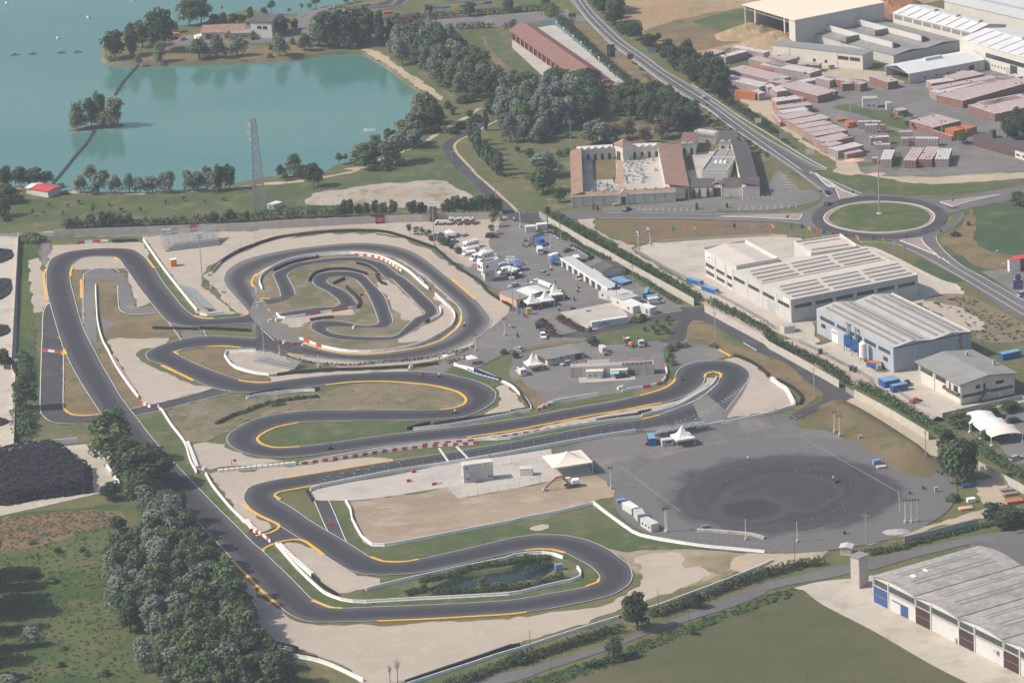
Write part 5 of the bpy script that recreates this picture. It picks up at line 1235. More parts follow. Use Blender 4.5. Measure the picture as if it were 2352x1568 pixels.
for u0,u1,z0,z1,n in((.04,.19,.66,.83,8),(.22,.37,.66,.83,8),(.60,.73,.66,.83,8),(.76,.95,.66,.83,8),(.40,.56,.66,.83,8)):B.win('l',u0,u1,B.h*z0,B.h*z1,n,Zj)
B.win('l',.07,.13,B.h*.32,B.h*.5,3);B.win('l',.88,.94,B.h*.35,B.h*.52,3,Zb)
d=B.panel('l',.72,.80,0,B.h*.52,'white_door',Qa,.07)
for i in range(3):B.panel('l',.73+i*.022,.742+i*.022,B.h*.36,B.h*.46,'door_light',Qf,.1,d)
B=Bld('house','cream house with overhanging grey roof, balcony and outside stair','house',"@32 1775,583","@32 2262,290","@32 1388,188",At="@32 1782,392")
B.roof(Qs,'y',1.3,1,over=1.0,walls=Qm,th=.3)
B.panel('f',.02,.45,B.h*.30,B.h*.46,'window_band',Zj);B.panel('f',.55,.97,B.h*.30,B.h*.46,'window_band',Zj)
B.win('f',.27,.36,B.h*.62,B.h*.80,3);B.panel('f',.42,.455,B.h*.50,B.h*.82,'door',Zb)
B.win('f',.65,.80,B.h*.64,B.h*.80,3,Qf,Zb);B.panel('f',.50,.525,0,B.h,'column',Qb,.2);B.panel('f',.975,.998,0,B.h,'column',Qb,.2);B.panel('f',.0,.02,0,B.h,'column',Qb,.2)
B.panel('l',.0,.02,0,B.h,'column',Qb,.22);B.panel('l',.62,.64,0,B.h,'column',Qb,.2);B.panel('l',.975,.995,0,B.h,'column',Qb,.2)
B.win('l',.35,.60,B.h*.62,B.h*.85,6,Zj);B.win('l',.66,.96,B.h*.62,B.h*.85,7,Zj)
B.panel('l',.24,.275,B.h*.48,B.h*.8,'door',Zb);B.win('l',.07,.17,B.h*.5,B.h*.8,2,Qf,Zb)
B.add('balcony',Ze,lambda b:(b.box(-1.2,-.03,.3,B.D*.36,B.h*.44,B.h*.46),b.box(-1.2,-1.14,.3,B.D*.36,B.h*.46,B.h*.58),b.box(-1.2,-.03,.25,.3,B.h*.46,B.h*.58),b.box(-1.2,-.03,B.D*.36,B.D*.36+.05,B.h*.46,B.h*.58)))
def stair(b):
 n=12;x0,x1=B.L*.29,B.L*.43;zt=B.h*.48
 b.box(x1,B.L*.53,-1.5,-.03,zt-.2,zt)
 for i in range(n):b.box(x1-(x1-x0)*(i+1)/n,x1-(x1-x0)*i/n,-1.5,-.3,zt*(1-(i+1)/n)-.08,zt*(1-(i+1)/n)+.02)
 b.bar((x0,-1.5,.9),(x1,-1.5,zt+.9),.08);b.bar((x0,-1.5,.0),(x1,-1.5,zt),.25);b.bar((x1,-1.5,zt+.9),(B.L*.53,-1.5,zt+.9),.08)
 for i in range(6):b.bar((x0+(x1-x0)*i/5,-1.5,zt*i/5),(x0+(x1-x0)*i/5,-1.5,zt*i/5+.9),.06)
B.add('stair',Ze,stair)
for x,y in((.75,.8),(.9,.35)):B.add('chimney',Qw,lambda b,x=x,y=y:(b.box(B.L*x-.4,B.L*x+.4,B.D*y-.4,B.D*y+.4,B.h,B.h+1.9),b.box(B.L*x-.5,B.L*x+.5,B.D*y-.5,B.D*y+.5,B.h+2.0,B.h+2.15)))
B.panel('f',.70,.74,.2,1.2,'air_conditioner',Qa,.5)
wa=W1("@33 972,822");wb=W1("@33 2340,1498")
class B2(Bld):
 def __init__(s,name,label,cat,A,Bg,C_,At,ext=1.0):
  a=W1(A);s.h=hgt(a,K(At)[0][1]);b=W1(Bg);c=P(K(C_)[0],s.h);c.z=0
  ex=(b-a);s.L=ex.length*ext;ex.normalize();ey=Vector((-ex.y,ex.x,0));s.D=(c-a).dot(ey)
  s.root=thing(name,label,cat,a,math.atan2(ex.y,ex.x))
B=B2('warehouse','long warehouse with wavy grey sheet roof and blue and dark red doors','warehouse',"@33 972,822","@33 2165,1420","@33 1855,280","@33 968,585",5/3)
Ve=plain('stained_sheet_roof',(.335,.31,.29),.85,.18,.35,dirt=((.20,.19,.18),.14,.48))
pr=[];nb=5;bw=B.L/nb
for i in range(nb):
 for k in range(6):
  t=k/6;pr.append((bw*(i+t),B.h+1.15*math.sin(PI*t)))
pr.append((B.L,B.h));B.prof=('y',pr);B.th=.16
B.walls(Qb,prof=pr,axis='y')
for i in range(nb):
 b=MB();sg=pr[i*6:i*6+7]
 for(a0,z0),(a1,z1)in zip(sg,sg[1:]):b.prism([(a0,z0+.02),(a1,z1+.02),(a1,z1+.16),(a0,z0+.16)],-.5,B.D+.3,'y')
 b.build('roof_bay',Ve,B.root)
 B.strip(bw*i-.12,bw*i+.12,-.4,B.D+.2,Qd,'valley_gutter',.12)if i else None
 for u in(.26,.36,.62,.72):B.strip(bw*(i+u)-.35,bw*(i+u)+.35,B.D*.12,B.D*.88,Qx,'skylight',.05)
 B.panel('f',(i+.0)/nb,(i+.015)/nb,0,B.h-.02,'pilaster',Qb,.22);B.panel('f',(i+.355)/nb,(i+.375)/nb,0,B.h+.1,'pilaster',Qb,.22)
 B.win('f',(i+.03)/nb,(i+.345)/nb,B.h*.70,B.h*.93,5,Zj);B.win('f',(i+.385)/nb,(i+.985)/nb,B.h*.70,B.h*.93,9,Zj)
 B.panel('f',(i+.02)/nb,(i+.35)/nb,0,B.h*.665,'door',Xe if i==0 else Zb,.1)
 B.panel('f',(i+.02)/nb,(i+.35)/nb,B.h*.33,B.h*.34,'door_rail',Zp,.13)
 B.panel('f',i/nb,(i+1)/nb,B.h*.665,B.h*.69,'ledge',Qw,.35)
B.panel('f',.13,.165,0,B.h*.42,'door',Xe,.1);B.panel('f',.09,.166,B.h*.42,B.h*.45,'door_track',Xe,.16)
B.add('roof_vent',Qa,lambda b:(b.box(bw*.45,bw*.55,B.D*.17,B.D*.2,B.h+1.1,B.h+1.5)))
B.add('roof_vent',Qa,lambda b:(b.box(bw*.38,bw*.48,B.D*.32,B.D*.34,B.h+1.1,B.h+1.5)))
B.panel('f',.565,.58,3.2,4.0,'air_conditioner',Qy,.7);B.panel('f',.385,.392,.2,1.6,'gas_cabinet',Qy,.4)
B=Bld('transformer_tower','slim white concrete tower with a flat slate roof beside the lower road','tower',"@33 840,705","@33 918,390","@33 762,398",At="@33 838,425")
B.walls(Za);B.flatroof(Qs,0,.35,.22)
for i in range(1,4):
 for f in 'fl':B.panel(f,0.02,.98,B.h*i/4-.05,B.h*i/4+.03,'panel_joint',Zp,.03)
B.panel('f',-.0,.06,0,B.h-.05,'corner_strip',Qb,.05);B.panel('f',.94,1,0,B.h-.05,'corner_strip',Qb,.05)
B=Bld('gate_hut','small white ticket hut with ribbed roof beside the site gate','hut',"@33 665,395","@33 764,330","@33 640,305",h=2.3,D=3)
B.roof(Qo,'y',.35,1,over=.4,walls=Qb);B.panel('l',.25,.6,0,2,'door',Qy);B.panel('f',.1,.9,.9,1.6,'notice_board',Zl)
B=Bld('club_house','long white club house with flat grey-green roof and red tiled porch','clubhouse',"@22 330,228","@22 640,100","@22 195,100",At="@22 328,165")
B.walls(Qb);B.flatroof(plain('grey_green_roof',(.20,.20,.175),.85,.08,.3),0,.7,.22)
for u in(.16,.36,.58):B.win('f',u,u+.05,1.5,2.1,1)
B.panel('f',.78,.98,.05,B.h-.3,'porch_shade',Qq);B.panel('l',.2,.8,.05,B.h-.3,'porch_shade',Qq)  # dark panels on solid walls paint the shade of the porch
B.add('porch_column',Qb,lambda b:(b.box(B.L+.3,B.L+.55,-.5,-.25,0,B.h),b.box(B.L*.77,B.L*.79,-.3,-.1,0,B.h)))
B.add('porch_floor',Zz,lambda b:(b.box(B.L*.6,B.L+2,-2.2,-.05,0,.32),b.box(-3.5,-.05,.5,B.D,0,.32)))
B=Bld('viewing_terrace','raised grey terrace with stained ribbed concrete front and railings','terrace',"@22 542,335","@22 1303,207","@22 532,205",At="@22 538,240")
B.walls(Qw);B.flatroof(Zg,0,0,.06)
for i in range(30):B.panel('f',i/30+.004,(i+1)/30-.004,0,B.h-.25,'wall_panel',Za if i%3 else Qw,.1)
def rails(b):
 L,D,h=B.L,B.D,B.h
 for y in(.1,D-.1):
  for z in(.55,1.1):b.bar((0,y,h+z),(L,y,h+z),.06)
  for i in range(17):b.bar((L*i/16,y,h),(L*i/16,y,h+1.1),.07)
 for x in(.05,L-.05):b.bar((x,.1,h+1.1),(x,D-.1,h+1.1),.06)
B.add('railing',Qc,rails)
B.add('banner',Zo,lambda b:(b.bar((B.L*.62,-.02,B.h+.45),(B.L*.98,-.02,B.h+.6),.05,.75)))
B.add('banner_print',Qa,lambda b:[b.box(B.L*(.64+.055*i),B.L*(.675+.055*i),-.09,-.06,B.h+.38+.02*i,B.h+.60+.02*i)for i in range(6)])
B.add('banner',plain('pink_banner',(.62,.28,.33),.8,.1,1),lambda b:b.box(B.L*.72,B.L*.87,B.D-.18,B.D-.12,B.h+.15,B.h+1.05))
text('HONDA',1.0,Qa,B.root,(B.L*.795,B.D-.2,B.h+.6),(PI/2,0,0),sx=-1.2)
B.add('banner',Qj,lambda b:b.box(B.L*.2,B.L*.47,B.D-.18,B.D-.12,B.h+.15,B.h+1.05))
B.add('loose_sheet',Qj,lambda b:b.add([(B.L*.59,-.2,B.h+.2),(B.L*.63,-.2,B.h+.75),(B.L*.61,-.3,B.h-.2)],[(0,1,2),(2,1,0)]))
def cabin(label,A,Bt,Ct,At,m=Qb,roofm=Qn,win=(),doors=(),group=None,name='cabin',glass=None,D=None):
 B=Bld(name,label,'cabin',A,Bt,Ct,At=At,group=group,D=D);B.walls(m);B.flatroof(roofm,0,.1,.1)
 for q in win:B.win(*q,glass=glass or Qf,frame=Qa)
 for f,u0,u1 in doors:B.panel(f,u0,u1,0.05,2.05,'door',Qy)
 for i in range(7):B.add('roof_rib',roofm,lambda b,i=i:b.box(B.L*(i+.5)/7-.05,B.L*(i+.5)/7+.05,.05,B.D-.05,B.h+.1,B.h+.16))
 return B
cabin('white site cabin with cream ribbed roof standing against the terrace',"@22 685,350","@22 836,275","@22 680,258","@22 684,280",Qr,Zm,[('f',.12,.3,1,1.8,2),('f',.45,.62,1,1.8,2)],[('f',.78,.93)])
B=cabin('white kiosk cabin with turquoise striped awning against the terrace',"@22 905,335","@22 1060,262","@22 898,242","@22 904,268",Qr,Zm,[('f',.72,.88,1,1.9,2)],[])
B.add('awning',plain('turquoise_awning',(.22,.52,.45),.8,.1,1),lambda b:b.add([(0,-.05,2.3),(B.L*.52,-.05,2.3),(B.L*.52,-1.5,1.8),(0,-1.5,1.8),(0,-.05,2.36),(B.L*.52,-.05,2.36),(B.L*.52,-1.5,1.86),(0,-1.5,1.86)],[(3,2,1,0),(4,5,6,7),(0,1,5,4),(1,2,6,5),(2,3,7,6),(3,0,4,7)]))
area('pale_slab',"@22 610,335! 1130,318! 1137,355! 618,388!",Zg,4)
cabin('small grey container hut above the terrace',"@22 832,118","@22 873,55","@22 788,35","@22 832,62",Qr,Qo)
B=cabin('two storey grey race control cabin with outside stair',"@12 1912,1305","@12 2175,1105","@12 1876,1108","@12 1908,1140",plain('pale_grey_cabin',(.52,.51,.47),.6,.05,.5),Qm,[('f',.06,.17,2.0+2.3,2.9+2.3,2),('f',.08,.2,.9,1.8,2),('f',.8,.98,.9,1.8,3),('l',.2,.8,1.0,1.8,2),('l',.3,.7,4.4,5.1,2)],[('f',.22,.31)],glass=Xd)
def st2(b):
 x0,x1,zt=B.L*.68,B.L*.2,B.h*.5
 for i in range(12):b.box(x1+(x0-x1)*i/12,x1+(x0-x1)*(i+1)/12,-1.0,-.1,zt*(1-(i+1)/12),zt*(1-(i+1)/12)+.06)
 b.bar((x0,-1,1),(x1,-1,zt+1),.07);b.bar((x0,-1,0),(x1,-1,zt),.16);b.box(B.L*.06,x1,-1.0,-.05,zt-.08,zt);b.bar((B.L*.06,-1,zt+1),(x1,-1,zt+1),.07)
 for i in range(5):b.bar((x0+(x1-x0)*i/4,-1,zt*i/4),(x0+(x1-x0)*i/4,-1,zt*i/4+1),.06)
B.add('stair',Qc,st2);B.add('floodlight',Qa,lambda b:[b.box(B.L*u-.2,B.L*u+.2,-.4,-.05,z,z+.35)for u,z in((.66,5.2),(.93,5.2),(.75,2.9))])
B.add('storey_joint',Zp,lambda b:b.box(-.02,B.L+.02,-.04,-.005,B.h*.5-.05,B.h*.5))
cabin('small white hut with a notice on the concrete apron',"@22 75,1240","@22 187,1170","@22 58,1148","@22 74,1172",Qb,Qn,[],[])
cabin('grey site cabin under the grandstand next to the pagoda tent',"@22 1382,970","@22 1488,898","@22 1362,892","@22 1380,912",Qr,Qo,[('f',.25,.8,.9,1.9,3)])
cabin('topmost white cabin in the row beside the drift pad',"@22 1100,1600","@22 1168,1520","@22 1000,1482","@22 1098,1536",Qb,Qn,[],[],'cabins beside the drift pad')
cabin('middle grey cabin in the row beside the drift pad',"@23 1155,95","@23 1228,15","@23 1070,-20","@23 1155,25",Qr,Qo,[],[],'cabins beside the drift pad')
cabin('lowest cabin in the row beside the drift pad with three windows',"@23 1280,190","@23 1348,98","@23 1200,50","@23 1280,115",Qb,Qo,[('l',.1,.25,1,1.9,1),('l',.4,.55,1,1.9,1),('l',.7,.85,1,1.9,1)],[],'cabins beside the drift pad')
B=Bld('garage_row','long low row of white pit garages with open dark doors','garages',"@21 458,882","@21 882,1082","@21 520,772",At="@21 456,806",top=None)
B.walls(Qb);B.flatroof(Qo,0,.3,.2)
for i in range(8):B.panel('f',i/8+.025,i/8+.095,0,B.h-.5,'garage_bay_panel',Qq if i<7 else Qb,.03);B.panel('f',i/8+.005,i/8+.018,0,B.h-.02,'pilaster',Qa,.15)  # dark panels paint the shade inside the open bays
B.add('fascia',Qa,lambda b:b.box(-.3,B.L+.3,-.5,-.31,B.h-.35,B.h+.22))
cabin('small white office at the end of the pit garages with a hat sign above',"@21 985,1222","@21 1120,1115","@21 885,1078","@21 985,1160",Qb,Qo,[('l',.75,.85,1,2,1)],[('l',.45,.6)])
cabin('middle grey-roofed office cabin next to the white offices',"@21 1010,1262","@21 1170,1150","@21 975,1140","@21 1012,1190",Qb,Zi,[('l',.3,.5,1,2,1)],[])
cabin('big white office cabin with a white roof beside the pale slab',"@21 1112,1318","@21 1213,1228","@21 1015,1192","@21 1112,1252",Qb,Qn,[('f',.62,.82,1,2,1),('l',.25,.4,1,2,1)],[])
cabin('white office annex joined to the big white office cabin',"@21 1270,1332","@21 1328,1248","@21 1160,1165","@21 1268,1268",Qb,Qn,[('l',.2,.35,.3,2.1,1),('l',.05,.12,.2,2,1)],[],D=6)
B=Bld('store_building','cream store with dark brown gable roof behind the pit garages','store',"@21 832,985","@21 1040,893","@21 722,880",At="@21 830,930")
B.roof(Zd,'y',1.3,1,over=.5,walls=Qm);B.panel('f',.84,.96,0,2.3,'door',Qy)
B=Bld('race_trailer_unit','long white box trailer with grey printed panels beside the road','trailer',"@21 735,1455","@21 1065,1345","@21 716,1382",At="@21 734,1395")
B.walls(plain('pale_blue_grey_side',(.50,.52,.54),.5,.05,1));B.flatroof(Qn,0,.08,.12)
B.panel('f',.17,.5,.2,B.h-.5,'printed_panel',plain('grey_print_panel',(.42,.44,.45),.6,.06,1),.03)
B.add('panel_print',Qd,lambda b:[b.box(B.L*(.215+.03*i),B.L*(.24+.03*i),-.05,-.035,1.05+.0*i,1.3)for i in range(8)]);B.add('panel_emblem',Qd,lambda b:(b.box(B.L*.30,B.L*.33,-.05,-.035,1.5,2.0),b.box(B.L*.33,B.L*.355,-.05,-.035,1.5,1.75)))
for u in(.52,.62,.72):B.panel('f',u,u+.06,.3,B.h-.4,'side_door',Qb,.03)
B=Bld('bar_building','low peach bar with flat dark roof behind the pagoda tents','bar',None,"@21 412,1092","@21 -15,1098",h=3.2,At="@21 40,1185")
B.walls(Zs);B.flatroof(Qs,0,.3,.22)
B.add('terrace_wall',Qa,lambda b:(b.box(B.L*.95,B.L+.3,B.D*.3,B.D*1.0,B.h+.22,B.h+1.2),b.box(B.L*.55,B.L,B.D,B.D+.1,B.h+.22,B.h+.9)))
B.add('canopy_roof',Qn,lambda b:b.prism([(B.L*.30,B.h+.35),(B.L*.55,B.h+.9),(B.L*.80,B.h+.35),(B.L*.80,B.h+.5),(B.L*.55,B.h+1.05),(B.L*.30,B.h+.5)],-.6,B.D*.75,'y'))
for u in(.08,.3,.55):B.panel('f',u,u+.16,.1,2.5,'opening_shade',Qq,.04)  # shade of the bar openings painted as dark panels
cabin('first white container store beside the top paddock gate',"@21 128,575","@21 220,512","@21 118,512","@21 126,520",Qb,Qn,D=2.5)
cabin('second white container store beside the top paddock gate',"@21 235,552","@21 327,490","@21 226,492","@21 234,500",Qb,Qn,D=2.5)
B=Bld('marshal_tower','white two storey control tower with red and white upper cabin','tower',"@11 2105,1022","@11 2190,905","@11 2050,912",At="@11 2102,925")
B.walls(Qb);B.flatroof(Qo,0,0,.05)
B.add('upper_cabin',Qa,lambda b:b.box(-.9,B.L+1.5,-.6,B.D+.9,B.h+.06,B.h+3.0))
B.add('upper_roof',Zd,lambda b:b.box(-.7,B.L+1.3,-.4,B.D+.7,B.h+3.0,B.h+3.06));B.add('upper_parapet',Qa,lambda b:(b.box(-.95,B.L+1.55,-.65,-.45,B.h+2.9,B.h+3.5),b.box(-.95,-.75,-.45,B.D+.9,B.h+2.9,B.h+3.5)))
B.add('upper_window',Qf,lambda b:(b.box(-.93,-.89,.2,B.D*.3,B.h+.9,B.h+2),b.box(-.93,-.89,B.D*.5,B.D*.8,B.h+.9,B.h+2),b.box(.5,1.5,-.63,-.59,B.h+1.2,B.h+2.2)))
B.add('red_panel',Qp,lambda b:b.box(-.94,-.9,B.D*.84,B.D+.6,B.h+.6,B.h+2.2));B.panel('f',.2,.4,2.2,2.9,'vent',Qf)
B.add('outside_stair',Qc,lambda b:[b.bar((-1.2-.0*i,B.D*.2+i*.4,.4*i+.2),(-.1,B.D*.2+i*.4,.4*i+.2),.3,.06)for i in range(9)])
# blue containers
def container(label,A,Bt,Ct,At,group='blue containers',m=Qk,top=Qu):
 B=Bld('shipping_container',label,'container',A,Bt,Ct,At=At,group=group);B.walls(m,'shell');B.flatroof(top,0,0,.06)
 for f in 'fl':
  n=max(4,int(B.flen(f)/.6))
  for i in range(n):B.panel(f,(i+.2)/n,(i+.6)/n,.15,B.h-.15,'rib',m,.05)
 return B
B=container('blue shipping container with doors at the foot of the grandstand',"@22 1255,965","@22 1322,890","@22 1198,842","@22 1252,895")
B.panel('f',.05,.47,.2,B.h-.2,'door',Qk,.09);B.panel('f',.53,.95,.2,B.h-.2,'door',Qk,.09)
container('blue container by the works fence nearest the office',"@21 1720,1062","@21 1760,1010","@21 1638,972","@21 1718,1022",None)
container('blue container by the works fence further along',"@21 1860,1138","@21 1902,1085","@21 1782,1045","@21 1860,1097",None)
container('pair of joined blue containers with pale tops behind the garages',"@21 1012,1062","@21 1105,1010","@21 905,990","@21 1010,1035",None)
container('blue container lying behind the white offices',"@21 1205,1178","@21 1240,1125","@21 1162,1070","@21 1203,1125",None)
container('blue container placed across behind the white offices',"@21 1248,1200","@21 1352,1145","@21 1190,1150","@21 1248,1160",None)
container('blue container in front of the cream house next to the gate',"@32 1072,436","@32 1214,345","@32 1000,338","@32 1072,372")
container('blue container parked in front of the other near the red car',"@32 1150,478","@32 1288,385","@32 1108,398","@32 1150,412")
container('blue container beside scrap behind the cream house',"@32 2160,178","@32 2325,85","@32 2145,95","@32 2158,120")
B=Bld('motel_building','very long red brick tiled building with an arcade along one side','motel',None,"@20 572,694","@20 858,692",h=3.6,At="@20 -20,276")
B.roof(Xk,'x',2.7,1,over=.6,walls=Zk,th=.2)
for i in range(26):
 x=B.L*(.06+.034*i);B.add('arcade_post',Ze,lambda b,x=x:b.box(x-.2,x+.2,-.55,-.2,0,3.3))
 B.panel('f',.045+.034*i,.068+.034*i,.1,2.6,'garage_opening',Zs if i%2 else Zb,.03)
B.add('ridge_cap',Qt,lambda b:b.box(0,B.L,B.D*.5-.12,B.D*.5+.12,B.h+2.8,B.h+2.98));B.panel('r',.72,.92,0,2.6,'porch',Qq,.03)
B=Bld('little_red_house','little red hut with brown pitched roof beside the red van','hut',"@20 735,810","@20 818,768","@20 680,762",h=2.2,D=4)
B.roof(Qt,'x',.9,1,over=.5,walls=Zk)
B=Bld('brown_hut','small brown roofed hut under the dark trees','hut',"@20 620,825","@20 665,790","@20 590,770",h=2.2,D=3)
B.roof(Qt,'x',.7,1,over=.5,walls=Ze)
B=Bld('park_hut','small brown roofed hut hidden among the silvery poplars','hut',"@20 240,950","@20 320,905","@20 210,900",h=2.6,D=4)
B.roof(Qt,'x',.9,1,over=.5,walls=Za)
B=Bld('brickworks_shed','tall open sided shed with a bright cream roof','factory',"@30 256,442","@30 1068,28","@20 2140,46",At="@30 256,192")
B.flatroof(Vc,0,.5,.4);D_,L_,H_=B.D,B.L,B.h
B.add('wall',Qm,lambda b:(b.box(0,L_,.02,.5,-.3,H_),b.box(L_-.5,L_,.5,D_,-.3,H_),b.box(.5,L_-.5,D_-.5,D_,-.3,H_),b.box(.02,.5,.5,D_*.12,-.3,H_)))
for i in(0,3):B.add('column',Qm,lambda b,i=i:b.box(.02,.8,D_*(.2+.19*i),D_*(.2+.19*i)+.8,-.3,H_))
B.add('eaves_truss',Qc,lambda b:(b.bar((.3,D_*.12,H_-1.6),(.3,D_,H_-1.6),.25),[b.bar((.3,D_*(.12+.044*i),H_-(1.6 if i%2 else.1)),(.3,D_*(.12+.044*(i+1)),H_-(.1 if i%2 else 1.6)),.18)for i in range(20)]))
B=Bld('brickworks_hall','low grey roofed hall with raised roof monitors','factory',"@30 1156,600","@30 1756,375","@30 352,288",At="@30 1156,512")
B.walls(Qr);B.roof(Qs,'y',.9,2,over=.3)
def monitor(b,x0,x1,y0,y1,z):
 b.prism([(x0,z),(x1,z),(x1,z+1.0),(x0,z+3.0)],y0,y1,'y')
for u0,u1 in((.16,.27),(.60,.71)):
 o=MB();monitor(o,B.L*u0,B.L*u1,B.D*.12,B.D*.93,B.h+.6);o.build('roof_monitor',Qs,B.root)
 B.add('monitor_face',Qb,lambda b:b.box(B.L*u0-.08,B.L*u0-.02,B.D*.13,B.D*.92,B.h+.9,B.h+3.4))
 B.add('monitor_end',Qd,lambda b:b.prism([(B.L*u0+.2,B.h+.9),(B.L*u1-.2,B.h+.9),(B.L*u1-.2,B.h+1.5),(B.L*u0+.2,B.h+3.3)],B.D*.12-.06,B.D*.12-.01,'y'))
 B.add('cross_monitor',Qs,lambda b:b.prism([(B.D*.50,B.h+.7),(B.D*.60,B.h+.7),(B.D*.60,B.h+1.2),(B.D*.50,B.h+2.9)],B.L*u0-7,B.L*u0-.1,'x'))
for i in range(8):
 for j in range(4):B.strip(B.L*(.05+.24*j),B.L*(.05+.24*j)+2.2,B.D*(.1+.105*i),B.D*(.1+.105*i)+.5,Qx,'skylight',.05)
B=Bld('brickworks_annex','low cream annex with dark windows in front of the grey roofed hall','factory',"@30 872,646","@30 966,467","@30 250,328",At="@30 872,510")
B.walls(Qm);B.roof(Qs,'x',.1,1,over=.2,shed=None)
B.win('l',.03,.14,B.h*.55,B.h*.8,4,Zb);B.win('l',.155,.27,B.h*.55,B.h*.8,4,Zb)
for u in(.39,.52,.70):B.panel('l',u,u+.03,B.h*.2,B.h*.4,'window',Qf)
B.panel('l',.275,.285,0,B.h-.1,'downpipe',Qb,.15);B.panel('l',.81,.82,0,B.h-.1,'downpipe',Qb,.15)
B=Bld('kiln_hall','large hall with striped white metal roof and high strip windows','factory',None,"@30 2700,628","@30 2140,228",h=9.5,At="@30 1760,362")
B.roof(Qn,'x',2.2,1,over=.2,walls=Qm)
B.win('f',.26,.70,B.h*.52,B.h*.74,22,Qf,Qa);B.panel('f',.50,.57,0,B.h*.5,'gate',Qq);B.panel('f',.46,.49,0,B.h*.33,'door',Qy)
for i in range(6):B.panel('f',.29+.03*i,.30+.03*i,B.h*.2,B.h*.28,'vent',Qf)
for i in range(9):B.strip(B.L*(.08+.1*i),B.L*(.08+.1*i)+.7,.2,B.D*.48,Qx,'roof_light',.04)
for i in range(3):B.add('ridge_vent',Qo,lambda b,i=i:b.box(B.L*(.25+.28*i),B.L*(.25+.28*i)+9,B.D*.5-1.2,B.D*.5+1.2,B.h+1.8,B.h+3.2))
B=Bld('rear_hall','white metal roofed hall behind with a glazed clerestory along its edge','factory',None,"@30 1872,302","@30 1385,34",h=8.5,At="@30 1148,122")
B.roof(Qn,'x',2.0,1,over=.3,walls=Qm)
for i in range(8):B.win('f',.02+.122*i,.02+.122*i+.105,B.h-2.4,B.h-.4,2,Qx,Qa)
for i in range(8):B.strip(B.L*(.06+.12*i),B.L*(.06+.12*i)+.8,.3,B.D*.48,Qx,'roof_light',.04)
for i in range(3):B.add('ridge_vent',Qo,lambda b,i=i:b.box(B.L*(.15+.28*i),B.L*(.15+.28*i)+10,B.D*.5-1.2,B.D*.5+1.2,B.h+1.7,B.h+3.0))
B=Bld('far_hall','far grey metal roofed hall at the edge of the brickworks','factory',None,"@30 3000,330","@30 2050,-90",h=8.0,At="@30 1620,12")
B.roof(Qo,'x',1.4,2,over=.3,walls=Qm)
B=Bld('white_shed','long low white shed with an open gable end','shed',"@30 1296,775","@30 1990,552","@30 1104,600",At="@30 1296,682")
B.roof(Qn,'x',1.8,1,over=.2,walls=None)
L_,D_,H_=B.L,B.D,B.h
B.add('wall',Qb,lambda b:(b.box(0,L_,.02,.25,-.3,H_),b.box(0,L_,D_-.25,D_-.02,-.3,H_),b.box(L_-.25,L_-.01,.25,D_-.25,-.3,H_+.9)))
B.add('gable_truss',Qc,lambda b:(b.bar((.1,.2,H_),(.1,D_-.2,H_),.15),[b.bar((.1,D_*i/8,H_),(.1,D_*(i+.5)/8,H_+1.75*(1-abs((i+.5)/4-1))),.12)for i in range(8)]))
for i in range(4):B.panel('f',.20+.15*i,.22+.15*i,1.4,2.1,'window',Qf)
B.panel('f',.79,.86,0,3,'door',Qq);B.add('ridge_vent',Qn,lambda b:b.box(L_*.36,L_*.58,D_*.5-.8,D_*.5+.8,H_+1.6,H_+2.9))
cabin('white two storey block with flat roof among the brick stacks',"@30 872,1002","@30 1004,905","@30 812,893","@30 872,912",Qb,Zi,[('f',.3,.5,1,1.8,1),('f',.65,.8,1,1.8,1),('l',.3,.5,2.5,3.3,1)])
cabin('small white container next to the white block among the brick stacks',"@30 1090,1020","@30 1136,952","@30 1010,938","@30 1090,955",Qb,Zi)
B=Bld('brick_office','dark brown brick office with a brown roof at the brickyard gate','office',"@30 1880,1340","@30 2600,1440","@30 1910,1195",At="@30 1878,1245")
B.walls(Ze);B.flatroof(Zd,.3,0,.1);B.add('chimney',Ze,lambda b:b.box(B.L*.17,B.L*.21,2,4,B.h,B.h+3.2))
cabin('cream flat roofed office bay with three windows',"@30 2015,1375","@30 2125,1345","@30 2030,1290","@30 2014,1315",Qm,Qo,[('f',.08,.38,1,2.0,3),('f',.6,.95,1,2.0,3)],[],'cream office bays')
cabin('cream office bay cut by the picture edge',"@30 2270,1450","@30 2380,1420","@30 2285,1362","@30 2268,1385",Qm,Qo,[('f',.1,.4,1,2.0,3),('f',.6,.95,1,2.0,3)],[],'cream office bays')
B=Bld('red_tiled_house','long low house with a red tiled roof on the peninsula','house',None,"@00 2235,290","@00 1865,238",h=3.2,At="@00 1850,305")
B.roof(Qt,'x',1.8,1,over=.5,walls=Qm);B.win('f',.55,.65,1,2.2,2);B.panel('f',.1,.3,0,2.4,'opening_shade',Qq)  # the opening is a dark panel painted as its shade
B.add('porch',Zl,lambda b:(b.box(B.L*.56,B.L*.70,-3,-.05,0,2.8)));B.add('porch_roof',Qt,lambda b:b.prism([(B.L*.54,2.8),(B.L*.72,2.8),(B.L*.63,4.1)],-3.4,-.02,'y'));B.add('porch_window',Qf,lambda b:(b.box(B.L*.58,B.L*.62,-3.06,-3.01,1,2.3),b.box(B.L*.64,B.L*.68,-3.06,-3.01,1,2.3)))
cabin('white flat roofed garage beside the red tiled house',"@00 1830,375","@00 1925,320","@00 1842,312","@00 1830,340",Qa,Qn)
B=Bld('white_lake_house','white two storey house with a grey roof by the lake','house',None,"@10 140,205","@10 10,130",h=7.5,At="@00 2300,200")
B.roof(Zd,'x',1.6,1,over=.5,walls=Qb);B.win('f',.30,.52,B.h*.55,B.h*.75,2);B.win('f',.58,.78,B.h*.55,B.h*.75,2);B.panel('r',.2,.8,B.h*.5,B.h*.8,'window_band',Qf)
